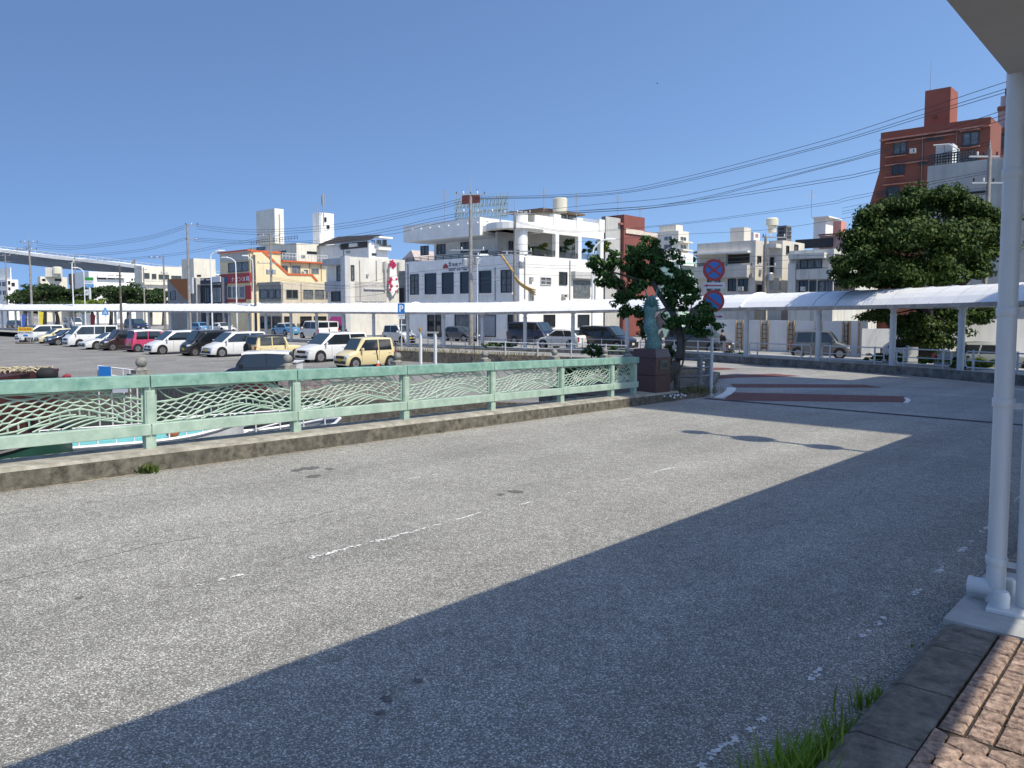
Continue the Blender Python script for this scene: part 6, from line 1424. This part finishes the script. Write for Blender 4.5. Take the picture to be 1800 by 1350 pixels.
q=m.build('jacket',JK,pe); smooth_sharp(q,60)
for a in((7,8,9),(11,12,13)): m=MB(); m.tube([(V[a[0]][0]*.6,V[a[0]][1],.95)]+[V[i] for i in a],[.11,.105,.08,.065],10); m.build('trouser_leg',TR,pe)
m=MB(); m.sphere((-.005,0,1.7),.107,12,1.05); m.build('hair',HR,pe)
for sy in(-1,1): m=MB(); m.sphere((-.1,sy*.032,1.665),.012,8); m.build('eye',SWH,pe)
for a in(10,14): x,y,z=V[a]; m=MB(); m.box((x,y,.045),(.26,.1,.09)); m.build('shoe',TRIM,pe,bevel=.02)
m=MB(); m.box((.36,.22,.66),(.26,.1,.3)); o=m.build('handbag',M('maroon_bag',(.08,.03,.04),.7,.2,5),None,bevel=.03,loc=(px_,py_,pz)); tag(o,'dark maroon bag held by the walking person','bag')
# ---------------- plants ----------------
def crown(m,c,rad,n,leaf,r,flat=.6,shell=.55,droop=0.):
    c=Vector(c)
    for i in range(n):
        while True:
            p=Vector((r.uniform(-1,1),r.uniform(-1,1),r.uniform(-1,1)))
            if shell<p.length<1: break
        q=c+Vector((p.x*rad[0],p.y*rad[1],p.z*rad[2])); L=leaf*r.uniform(.6,1.25)
        nn=(p+Vector((r.uniform(-.8,.8),r.uniform(-.8,.8),r.uniform(-.2,1.1)))).normalized()
        t=nn.cross(Vector((r.uniform(-1,1),r.uniform(-1,1),r.uniform(-.6,.3)))).normalized(); b_=nn.cross(t)
        m.add([q-t*L*.5,q+b_*L*.26-t*L*.05,q+t*L*.5-nn*L*.1,q-b_*L*.26-t*L*.05],[(0,1,2,3)])
def tree(name,label,base,trunk,blobs,leaf,mat,n,seed,tr=.25,bark=None,cat='tree',group=None,sub=6,spread=.34):
    """blobs: list of (offset, radii); each blob is filled with several leafy sub-clumps"""
    r=random.Random(seed); o=E(name,label,cat,tuple(base),0,group); bark=bark or M('bark_grey',(.13,.115,.095),.9,.25,5,.5,25,streak=.3)
    base=Vector(base)
    m=MB()
    for P,ra,rb in trunk: m.tube(bez([Vector(p) for p in P],12) if len(P)>2 else [Vector(p) for p in P],ra,8,r2=rb)
    # twigs
    for c,rad in blobs:
        st=min((Vector(P[-1]) for P,_,_ in trunk),key=lambda p:(p-Vector(c)).length)
        m.tube([st,st.lerp(Vector(c),.5)+Vector((0,0,-.1*rad[2])),Vector(c)],.05*tr*4*rad[0]/1.2+.015,5,r2=.012)
    m.build('trunk',bark,o)
    m=MB(); tot=sum(rd[0]*rd[1]*rd[2]**.5 for _,rd in blobs)
    for c,rad in blobs:
        k=rad[0]*rad[1]*rad[2]**.5/tot*n; K=max(3,sub)
        for q in range(K):
            while True:
                p=Vector((r.uniform(-1,1),r.uniform(-1,1),r.uniform(-1,1)))
                if p.length<1: break
            f=spread*r.uniform(.7,1.3); cc=Vector(c)+Vector((p.x*rad[0]*.78,p.y*rad[1]*.78,p.z*rad[2]*.78))
            crown(m,cc,(rad[0]*f,rad[1]*f,rad[2]*f*.85),int(k/K),leaf,r,shell=.05)
    m.build('crown',mat,o); return o
LD=leafm('leaf_dark',(.022,.062,.016),(.07,.15,.032)); LB=leafm('leaf_olive',(.02,.048,.009),(.08,.125,.022),.15); LF=leafm('leaf_far',(.022,.045,.014),(.06,.10,.03)); LY=leafm('leaf_bright',(.08,.14,.015),(.2,.26,.04))
# statue tree : base px(1180,693)
tb=W3(18.2,-11.25,.13); ty=tb.y
def TT(px,py,dy=0.): return atd(px,py,ty+dy)-tb
tree('statue_tree','slender tree with sparse layered dark foliage behind the dragon statue and round signs',tb,
 [([(0,0,-.1),TT(1190,640),TT(1196,590),TT(1178,540,.3)],.16,.09),([TT(1178,545,.3),TT(1150,500,.6),TT(1145,455,.8)],.09,.04),([TT(1196,592),TT(1210,570,-.3),TT(1215,545,-.4)],.07,.03),([TT(1150,502,.6),TT(1100,485,.6),TT(1075,478,.4)],.05,.02),([TT(1178,545,.3),TT(1195,500,.2),TT(1200,480)],.06,.03),([(0.12,0,-.1),TT(1196,650,-.1),TT(1203,600,-.2)],.035,.02)],
 [(TT(1138,432,.8),(.42,.5,.3)),(TT(1120,450,.6),(.45,.5,.32)),(TT(1160,448,.8),(.5,.5,.34)),(TT(1052,462,.3),(.42,.45,.28)),(TT(1085,468,.5),(.45,.5,.28)),(TT(1062,490,.2),(.42,.4,.22)),(TT(1100,498,.5),(.6,.5,.35)),(TT(1135,485,.8),(.65,.6,.5)),(TT(1165,478,.6),(.5,.6,.4)),(TT(1195,488,.2),(.5,.5,.4)),(TT(1215,500,0),(.4,.4,.3)),
  (TT(1090,525,.3),(.32,.4,.25)),(TT(1105,545,.2),(.3,.4,.25)),(TT(1122,552,.3),(.3,.4,.25)),(TT(1190,520,.3),(.5,.5,.4)),(TT(1215,535,-.2),(.5,.5,.35)),(TT(1180,560,-.1),(.4,.5,.3)),(TT(1205,572,-.3),(.5,.5,.3)),(TT(1238,560,-.5),(.45,.4,.25)),(TT(1225,582,-.4),(.4,.4,.25)),(TT(1262,572,-.6),(.22,.3,.16)),(TT(1128,575,.4),(.28,.3,.3)),(TT(1112,520,.3),(.4,.4,.25)),(TT(1242,545,-1.2),(.25,.25,.14)),(TT(1080,445,.3),(.25,.3,.12)),(TT(1185,425,.3),(.15,.2,.1)),(TT(1193,455,.1),(.22,.3,.18))],
 .125,LD,15000,11,sub=8,spread=.42)
tree('corner_shrub','leafy shrub leaning over the curved pipe rail at the bridge corner',W3(19.6,-11.6,.13),[([(0,0,0),(.05,0,.5),(.1,0,.9)],.04,.02)],[((.0,0,.7),(.4,.4,.35)),((.15,-.1,1.05),(.35,.35,.3)),((-.2,0,.4),(.35,.35,.3))],.12,LB,1500,12,cat='shrub')
tree('pedestal_shrub','leafy shrub behind the pedestal among the guard rails',W3(18.8,-12.6,.0),[([(0,0,0),(-.1,0,.6)],.04,.02)],[((-.5,0,.7),(.6,.5,.45)),((-1.3,.2,.6),(.6,.5,.4)),((.2,.2,.5),(.5,.4,.4)),((-.9,0,1.2),(.35,.3,.3))],.13,LD,2600,13,cat='shrub')
# big tree on the right
yb=38.; bb=Vector(((1632-900)/F*yb,yb,-.8))
def BT(px,py,dy=0.): return atd(px,py,yb+dy)-bb
tree('spreading_tree','big dense dark spreading tree overhanging the canopy roof before the red flats',bb,
 [([(0,0,-.1),BT(1630,590),BT(1625,540)],.45,.35),([BT(1625,545),BT(1570,500),BT(1540,460)],.3,.12),([BT(1625,545),BT(1650,470),BT(1660,410)],.3,.12),([BT(1630,545),BT(1700,490),BT(1725,440)],.25,.1)],
 [(BT(1640,352),(1.3,1.5,.75)),(BT(1590,370),(1.3,1.5,.8)),(BT(1690,362),(1.3,1.4,.7)),(BT(1735,385),(1.2,1.3,.9)),(BT(1540,385),(1.1,1.3,.7)),(BT(1510,420),(1.0,1.3,.7)),(BT(1570,420,-.8),(1.4,1.4,.9)),(BT(1630,410,-1),(1.5,1.5,1.)),(BT(1690,415,-.8),(1.4,1.4,1.)),(BT(1745,425),(1.,1.3,.9)),(BT(1485,465),(.75,1.2,.7)),(BT(1525,460,-.5),(1.2,1.4,.9)),(BT(1580,470,-.8),(1.3,1.4,.8)),(BT(1640,460,-.8),(1.3,1.4,.8)),(BT(1700,460),(1.,1.3,.6)),(BT(1500,490),(.9,1.2,.45)),(BT(1550,492),(1.1,1.2,.4)),(BT(1610,486,0),(.9,1.2,.4)),(BT(1545,555,.5),(1.,1.,.35)),(BT(1600,560,.5),(1.2,1.,.5)),(BT(1660,555,.6),(1.1,1.,.5)),(BT(1715,555,.5),(.9,.9,.45)),(BT(1735,545,.3),(.6,.8,.35)),(BT(1600,595,.5),(.8,.8,.5)),(BT(1640,600,.6),(1.,.8,.5)),(BT(1610,338),(.8,1,.4)),(BT(1665,340),(.8,1,.4)),(BT(1720,480),(.9,1.1,.5)),(BT(1530,486,-.3),(1.1,1.2,.5)),(BT(1590,492,-.3),(1.2,1.2,.5)),(BT(1655,486,-.2),(1.2,1.2,.5)),(BT(1625,572,-.6),(.9,.6,.5)),(BT(1640,600,-.5),(.7,.5,.6)),(BT(1590,578,-.3),(.9,.8,.5)),(BT(1680,575,-.2),(.9,.7,.45))],
 .21,LB,70000,21,sub=14,spread=.58,bark=M('dark_bark',(.05,.042,.035),.95,.25,5))
for px,dy,y_,s in((1560,0,38,.5),(1700,0,33.5,.55),(1650,0,35.5,.5),(1725,0,32.5,.6)):
    x=(px-900)/F*y_; z=zs(x,y_)+.35; tree('low_shrub',{1560:'low dark shrub left of the canopy post under the big tree',1700:'yellow-green shrub behind the guard rail near the sedan',1650:'low shrub in the bed under the big tree',1725:'bushy shrub beside the drain pipe in front of the sedan'}[px],(x,y_,z),[([(0,0,0),(0,0,.3)],.03,.02)],[((0,0,.35),(.9,.5,.32)),((.7,.1,.3),(.6,.5,.28)),((-.7,0,.3),(.6,.4,.25))],.14,LY if px>1600 else LD,1200,30+px,cat='shrub',group='shrubs along the far island')
for px,y_,lb in((865,59.5,'low shrub left of the canopy post before the navy van'),(885,59,'larger round shrub in front of the navy van'),(1080,51,'bushy shrub beside the pedestal under the black minivan'),(1288,47,'small leafy weeds at the canopy post right of the person'),(620,100,'bright green shrub on top of the canopy line by the blossom sign building')):
    x=(px-900)/F*y_; z=Z9+.1 if px!=620 else 1.5; sc_=1.9 if px==620 else 1.
    tree('low_shrub',lb,(x,y_,z),[([(0,0,0),(0,0,.3)],.03,.02)],[((0,0,.3*sc_),(.7*sc_,.5,.32*sc_)),((.6*sc_,.1,.25),(.5*sc_,.4,.25*sc_)),((-.5*sc_,0,.25),(.5*sc_,.4,.22*sc_))],.14*sc_,LD if px!=620 else LY,900,60+px,cat='shrub',group='shrubs along the far island')
# left tree row
for i,(px,pyt,y_,w_,h_,lb) in enumerate(((40,498,150,6,4,'leftmost dark tree of the row, below the expressway'),(75,492,145,6.5,4.5,'broad dark tree behind the expressway pole'),(120,500,150,5,3.6,'dark tree between the two pale street lamps'),(160,522,132,4.5,2.4,'lower bright green tree below the pylon sign'),(192,493,150,5.5,4.2,'dark tree right of the pylon sign'),(222,494,145,5.5,4.,'dark tree behind the brown timber pole'),(262,500,150,5,3.8,'dark tree below the ribbon window block'),(285,503,155,4,3.2,'rightmost dark tree of the row, beside the triangle shop'),(98,528,125,5,1.8,'low dark tree mass under the lamp'))):
    t=atd(px,pyt,y_); z0=-1.3; H_=t.z-z0; r=random.Random(i)
    bl=[((r.uniform(-.8,.8)*w_*.6,r.uniform(-2,2),H_-h_*r.uniform(.3,.95)),(w_*.42,3,h_*.32)) for _ in range(9)]
    tree('row_tree',lb,(t.x,y_,z0),[([(0,0,0),(.2,0,H_*.35),(0,0,H_*.6)],.4,.2)],bl,.62,LY if i==3 else LF,3000,80+i,sub=5,spread=.45,group='trees of the row behind the left canopy')
tree('distant_tree','grey-green tree beyond the white balcony flats',(atd(1218,420,130).x,130,-1),[([(0,0,0),(0,0,9)],.4,.2)],[((0,0,11.5),(2.2,2.5,2.2)),((-1.5,0,10.5),(2,2,1.6)),((1.5,0,10),(1.8,2,1.5))],.5,LF,1500,99)
for x,y_,z,s,lb in((954,81,8.,1.,'yellow-green plant in the first terrace opening'),(1006,84,8.2,1.3,'tall dark potted tree in the second terrace opening'),(1035,86,8.,1.1,'leafy plant in the third terrace opening'),(930,77.5,7.8,.8,'low plant at the curved corner of the terrace'),(1062,88,9.5,1.1,'bright plant beyond the terrace end')):
    p=atd(x,451 if x!=1062 else 447,y_); tree('terrace_plant',lb,tuple(p),[([(0,0,0),(0,0,.8)],.05,.03)],[((0,0,1.*s),(.9*s,.5,.7*s)),((.5*s,0,.6*s),(.6*s,.4,.5*s)),((-.6*s,0,.5*s),(.6*s,.4,.4*s))],.28,LY if x in(954,1062) else LD,700,int(x),cat='plant',group='plants on the office terrace')
# grass
def tufts(m,c,n,rad,h,r,bend=.4,wd=.006):
    for i in range(n):
        b=Vector(c)+Vector((r.gauss(0,rad[0]),r.gauss(0,rad[1]),0)); a=r.uniform(0,6.28); d=Vector((math.cos(a),math.sin(a),0)); H_=h*r.uniform(.5,1.15); t=Vector((-d.y,d.x,0))*wd*r.uniform(.7,1.3)
        p1=b+Vector((0,0,H_*.55))+d*H_*bend*.25; p2=b+Vector((0,0,H_*.92))+d*H_*bend*.8
        m.add([b-t,b+t,p1+t*.8,p1-t*.8,p2],[(0,1,2,3),(3,2,4)])
r=random.Random(77); m=MB()
for s,k,h_ in((2.35,160,.24),(2.55,190,.25),(2.75,180,.26),(2.95,170,.24),(3.15,150,.2),(3.35,100,.16),(3.6,50,.12),(3.9,70,.13),(4.05,8,.07),(4.3,10,.05),(4.9,12,.05),(5.5,20,.07)):
    p=W3(s,-1.13,0); tufts(m,p,k,(.07,.05),h_,r,wd=.0042,bend=.5)
for i in range(60): tufts(m,W3(r.uniform(2.3,7.5),-1.085,0),3,(.02,.01),.05,r)
o=m.build('grass',GRASSM); tag(o,'green grass tufts along the near kerb foot','grass',kind='stuff')
m=MB(); 
for s,t,k,h_ in((19.2,-10.3,140,.3),(18.8,-10.5,80,.25),(19.7,-10.25,60,.25),(18.3,-10.45,50,.15)): tufts(m,W3(s,t,.1),k,(.18,.1),h_,r,wd=.008)
o=m.build('dry_grass',M('grass_mixed',(.17,.17,.06),.8,.3,8)); tag(o,'dry grass tuft at the foot of the corner pipe rail','grass',kind='stuff')
m=MB()
p=W3(3.85,tL(3.85)+.04,0); tufts(m,p,70,(.07,.035),.13,r,bend=1.0,wd=.011); p=W3(8.9,tL(8.9)+.03,0); tufts(m,p,14,(.04,.02),.06,r,bend=1.)
o=m.build('weed',leafm('weed_leaf',(.05,.09,.015),(.13,.17,.04),.2)); tag(o,'small weed growing at the foot of the stained bridge kerb','weed',kind='stuff')
m=MB()
for a,b in zip(UB[5:-1],UB[6:]):
    n_=int(math.hypot(b[0]-a[0],b[1]-a[1])*5)
    for i in range(n_): k=i/n_; x,y=a[0]+(b[0]-a[0])*k,a[1]+(b[1]-a[1])*k; tufts(m,(x,y,zs(x,y)+.14),9,(.15,.15),.34,r,wd=.014)
o=m.build('dry_grass_strip',DRYG); tag(o,'dry grass strip along the raised road edge','grass',kind='stuff')
# ---------------- boats and quay things ----------------
WB=M('boat_white',(.7,.7,.7),.35,.08,3,streak=.3); TQ=M('boat_turquoise',(.16,.52,.50),.45,.1,3); BRT=M('boat_maroon',(.075,.022,.02),.5,.3,4); ROPE=M('rope_cream',(.55,.47,.32),.9,.3,12)
def hull(name,label,c,L,W,H,rz,mat,deck,rim,group='boats moored beside the bridge',cat='boat',bow=.35):
    o=E(name,label,cat,c,rz,group); n=14; m=MB(); rings=[]
    for i in range(n+1):
        k=i/n; x=-L/2+L*k; w=W/2*(1 if k<1-bow else math.sqrt(max(.003,1-((k-1+bow)/bow)**2))); up=.35*H*max(0,(k-.5)*2)**2
        rings.append([(x,w,H+up),(x,w*.92,H*.45+up*.5),(x,w*.5,0),(x,-w*.5,0),(x,-w*.92,H*.45+up*.5),(x,-w,H+up)])
    m.v=[p for rg in rings for p in rg]
    for i in range(n):
        for j in range(5): m.f.append((i*6+j,i*6+j+1,(i+1)*6+j+1,(i+1)*6+j))
    m.f.append(tuple(range(6)))
    m.f.append(tuple(n*6+j for j in range(6))); q=m.build('hull',mat,o); smooth_sharp(q,50)
    m=MB(); 
    for i in range(n): a,b_=rings[i],rings[i+1]; m.poly([(a[0][0],a[0][1]*.93,a[0][2]-.12),(b_[0][0],b_[0][1]*.93,b_[0][2]-.12),(b_[5][0],b_[5][1]*.93,b_[5][2]-.12),(a[5][0],a[5][1]*.93,a[5][2]-.12)])
    m.build('deck',deck,o)
    for j in(0,5): m=MB(); m.tube([Vector(rg[j]) for rg in rings],.045,6); m.build('gunwale',rim,o)
    return o,rings
# turquoise deck boat visible below the rail near px 130-360
c=Vector((-9.2,18.4,0)); o,rg=hull('small_boat','small white boat with a turquoise deck seen under the bottom rail',(c.x,c.y,-2.05),5.2,2.0,.85,R(30),WB,TQ,WB)
m=MB()
for k in range(2,12): a=Vector(rg[k][5]); m.tube([a,a+Vector((0,.1,.42))],.022,5)
m.tube([Vector(rg[k][5])+Vector((0,.1,.42)) for k in range(2,12)],.022,5); m.build('deck_railing',FRW,o)
m=MB(); m.sphere((.9,-.2,.95),.17,12); m.build('buoy',M('buoy_orange',(.62,.13,.05),.5,.1,5),o)
# larger maroon boat, bow rising over the rail at the left edge
c=Vector((-12.2,17.2)); o,rg=hull('fishing_boat','dark maroon fishing boat bow with rope coils rising at the left edge behind the railing',(-21.4,24.4,-2.75),12,3.2,2.6,R(180),BRT,M('deck_dark',(.04,.02,.02),.8,.2,4),BRT,bow=.55)
r=random.Random(4)
m=MB()
for k in range(46):
    cc=Vector((r.uniform(-.7,2.3),r.uniform(-.5,.5),2.74+r.uniform(0,.1))); R_=r.uniform(.07,.22); m.tube([cc+Vector((math.cos(a)*R_,math.sin(a)*R_*.7,r.uniform(-.02,.12))) for a in [q*.8 for q in range(9)]],.022,5)
q=m.build('rope_pile',ROPE,None,loc=(-17.0,23.9,-2.84)); tag(q,'cream rope pile lying on the maroon boat bow','rope')
q=MB(); q.lathe((0,0,0),[(.02,-.15),(.07,-.145),(.115,-.09),(.115,.09),(.07,.145),(.02,.15)],16,axis=(1,0.2,0)); p=atd(82,658,23.6); q=q.build('rubber_fender',DARK,None,loc=p); q.scale=(1.75,1.75,1.75);smooth_sharp(q,60); tag(q,'black cylindrical rubber fender on the maroon boat','fender')
q=MB(); q.lathe((0,0,0),[(.01,-.08),(.03,-.06),(.05,0),(.035,.06),(.01,.08)],12,axis=(1,0,.2)); p=atd(117,662,23.); q=q.build('red_float',M('float_red',(.3,.03,.04),.5,.1,5),None,loc=p); q.scale=(1.7,1.7,1.7); tag(q,'small red float behind the top rail','float')
# gangway with blue board
gw=E('gangway','white pipe gangway rails with a blue board at its end, above the railing','gangway',tuple(atd(210,672,24)))
G0=atd(210,672,24)
for y_ in(23.6,24.6):
    m=MB(); a=atd(172,643,y_)-G0; b_=atd(262,654,y_)-G0; m.tube([a,b_],.025,6); a2=atd(195,644,y_)-G0; m.tube([a2+Vector((0,0,-.28)),b_+Vector((0,0,-.28))],.02,6)
    for px in(172,195,216,228,240): k=(px-172)/90; p=a.lerp(b_,k); m.tube([p,p+Vector((0,0,-2.2))],.025,6)
    m.build('rail',FRW,gw)
m=MB(); a=atd(173,643.5,23.5)-G0; b_=atd(194,644.5,23.5)-G0; m.prism([a,b_,b_+Vector((0,0,-.42)),a+Vector((0,0,-.42))],(0,.03,0)); q=m.build('blue_board',SBLU,gw)
m=MB(); m.prism([a+Vector((0,-.002,-.34)),b_+Vector((0,-.002,-.33)),b_+Vector((0,-.002,-.36)),a+Vector((0,-.002,-.38))],(0,-.01,0)); m.build('red_stripe',SRED,q)
m=MB(); m.prism([G0-G0+Vector((-1,-.4,-1.6)),Vector((3.2,-.4,-1.9)),Vector((3.2,.6,-1.9)),Vector((-1,.6,-1.6))],(0,0,.08)); m.build('walkway',PALEC,gw)
# added grey-blue hull for shaded quay wall and water under the middle bays, white pipework, ladder boat
c=Vector((-3.2,23.2,0)); o,rg=hull('added_grey_hull','long blue-grey boat hull lying in shade under the middle railing bays',(c.x,c.y,-3.2),10,2.6,1.3,R(30),M('quay_shade_slate',(.10,.14,.19),.4,.15,2),M('deck_slate',(.13,.16,.2),.7,.15,3),M('hull_rim',(.25,.28,.3),.5,.1,3))
c=Vector((-7.2,21.9,0)); o,rg=hull('skiff','grey skiff with white handrails between the turquoise boat and the added blue-grey hull',(c.x,c.y,-2.6),4.6,1.8,.9,R(30),M('skiff_grey',(.22,.23,.24),.5,.15,3),M('deck_slate',(.13,.16,.2)),WB)
m=MB()
m.tube([Vector(rg[k][5])+Vector((0,.1,.75)) for k in range(0,13)],.024,5)
for k in range(0,13,2): a=Vector(rg[k][5]); m.tube([a,a+Vector((0,.1,.75))],.022,5)
m.tube([Vector((-2.2,-.6,.9)),Vector((2.,.7,1.6))],.03,5); m.tube([Vector((-1.6,-.8,.9)),Vector((2.2,.3,1.5))],.03,5); m.build('handrail',FRW,o)
c=Vector((-11.9,15.6,0)); o,rg=hull('green_boat','dark green boat side with a cream double stripe at the lower left under the rail',(c.x,c.y,-2.5),5.0,2.0,1.35,R(30),M('hull_green',(.02,.07,.05),.4,.1,3),M('deck_dark',(.04,.02,.02)),TRIM)
# white box, brick blocks and black bollard on the quay edge
def simple(name,label,cat,loc,parts,group=None,rz=0):
    o=E(name,label,cat,loc,rz,group)
    for n_,c_,d_,mt,bv in parts: m=MB(); m.box(c_,d_); m.build(n_,mt,o,bevel=bv)
    return o
p=at(482,676,LOTZ); simple('storage_box','white storage box on the quay seen through the third railing bay','box',(p.x,p.y,LOTZ),[('body',(0,0,.5),(2.3,1.1,1.),WB,.03),('lid',(0,0,1.03),(2.4,1.2,.06),FRW,.01)])
p=at(440,690,LOTZ); simple('red_crate','dark red crate beside the white storage box','crate',(p.x,p.y,LOTZ),[('body',(0,0,.3),(1.1,.8,.6),BRT,.02),('rim',(0,0,.63),(1.16,.86,.06),TRIM,.01)])
wb=E('block_wall','low pinkish concrete block wall on the quay behind the fourth railing bay','wall',(*at(600,696,LOTZ).xy,LOTZ))
BLKM=M('pinkish_block',(.33,.27,.25),.9,.2,5,.4,40)
for row in range(3):
    for k in range(11): m=MB(); m.box((-2.2+k*.405+(.2 if row%2 else 0),0,.1+row*.2),(.395,.15,.19)); m.build('block',BLKM,wb,bevel=.004)
p=at(558,692,LOTZ); q=MB(); q.lathe((0,0,0),[(.16,0),(.13,.1),(.12,.45),(.2,.5),(.2,.6),(.1,.65)],14); q=q.build('mooring_bollard',DARK,None,loc=(p.x,p.y,LOTZ)); tag(q,'black mooring bollard at the end of the block wall','bollard')
# bench / low white slab at the end of the upper road
p=Vector((6.2,39,-.95)); simple('road_barrier','white low barrier plate behind the last stone balls','barrier',tuple(p),[('plate',(0,0,.2),(3.2,.12,.32),WB,.01),('foot',(-1.2,0,.02),(.3,.5,.06),PALEC,.0),('foot',(1.2,0,.02),(.3,.5,.06),PALEC,.0)],rz=R(-8))
# flags
for px,y_,c_,lb,ht in((69,99,M('flag_yellow',(.7,.55,.05),.7,.1,4),'narrow yellow banner flag behind the white minivan',3.0),(39,106,M('flag_blue',(.05,.1,.4),.7,.1,4),'blue banner flag at the far left canopy',2.6),(160,98,SRED,'red banner beside the canopy posts above the white van',2.6)):
    b=Vector(((px-900)/F*y_,y_,Z9)); o=E('banner_flag',lb,'flag',tuple(b),0,'banner flags under the left canopy'); m=MB(); m.tube([(0,0,0),(0,0,ht)],.03,5); m.build('pole',FRW,o); m=MB(); m.prism([(0,0,ht-.05),(.62,.1,ht-.15),(.4,.1,.9),(0,0,.8)],(0,.01,0)); m.build('cloth',c_,o)
# green-white-blue pylon sign
b=Vector(((160-900)/F*140,140,Z9)); o=E('pylon_sign','green, white and blue convenience store pylon sign above the tree row','sign board',tuple(b)); z=lambda py: atd(160,py,140).z-Z9
m=MB(); m.lathe((.1,0,0),[(.2,0),(.2,z(505))],12); m.build('post',FRW,o)
for y0,y1,mt,nm in((487.5,493,M('sign_green',(.03,.28,.04),.5,.05,5),'green_panel'),(493.2,499.5,SWH,'white_panel'),(499.7,505,M('sign_sky_blue',(.05,.3,.62)),'blue_panel')):
    m=MB(); m.b2(-.75,-.15,z(y1),.75,.15,z(y0)); q=m.build(nm,mt,o)
    if nm=='white_panel': text('FamilyMart',.22,M('ink_blue',(.02,.1,.4),.5,0),q,(-.6,-.16,z(497)),(1,0,0),(0,0,1),depth=.01,fit=1.2)
    if nm=='blue_panel': text('酒 ATM',.3,SWH,q,(-.5,-.16,z(504)),(1,0,0),(0,0,1),depth=.01,fit=1.0)
m=MB(); m.b2(-.85,-.1,z(519),-.1,.1,z(509)); q=m.build('lower_panel',SWH,o)
text('P',.5,INK,q,(-.6,-.11,z(517)),(1,0,0),(0,0,1),depth=.01)
# birds
for px,py_,y_,s,lb in((1155,147,60,.35,'small dark bird flying high in the middle of the sky'),(838,333,70,.3,'tiny bird flying near the rod-tipped pole')):
    p=atd(px,py_,y_); o=E('bird',lb,'bird',tuple(p),0,'flying birds')
    m=MB(); m.tube([(-.18*s,0,0),(0,0,.02*s),(.16*s,0,.01*s),(.24*s,0,.02*s)],[.02*s,.06*s,.05*s,.02*s],8); m.build('body',INS,o)
    for sy in(-1,1): m=MB(); m.add([(.08*s,sy*.04*s,.02*s),(.12*s,sy*.35*s,.16*s),(0,sy*.65*s,.08*s),(-.06*s,sy*.3*s,.1*s),(-.06*s,sy*.04*s,.02*s)],[(0,1,2,3,4)]); m.build('wing',INS,o)
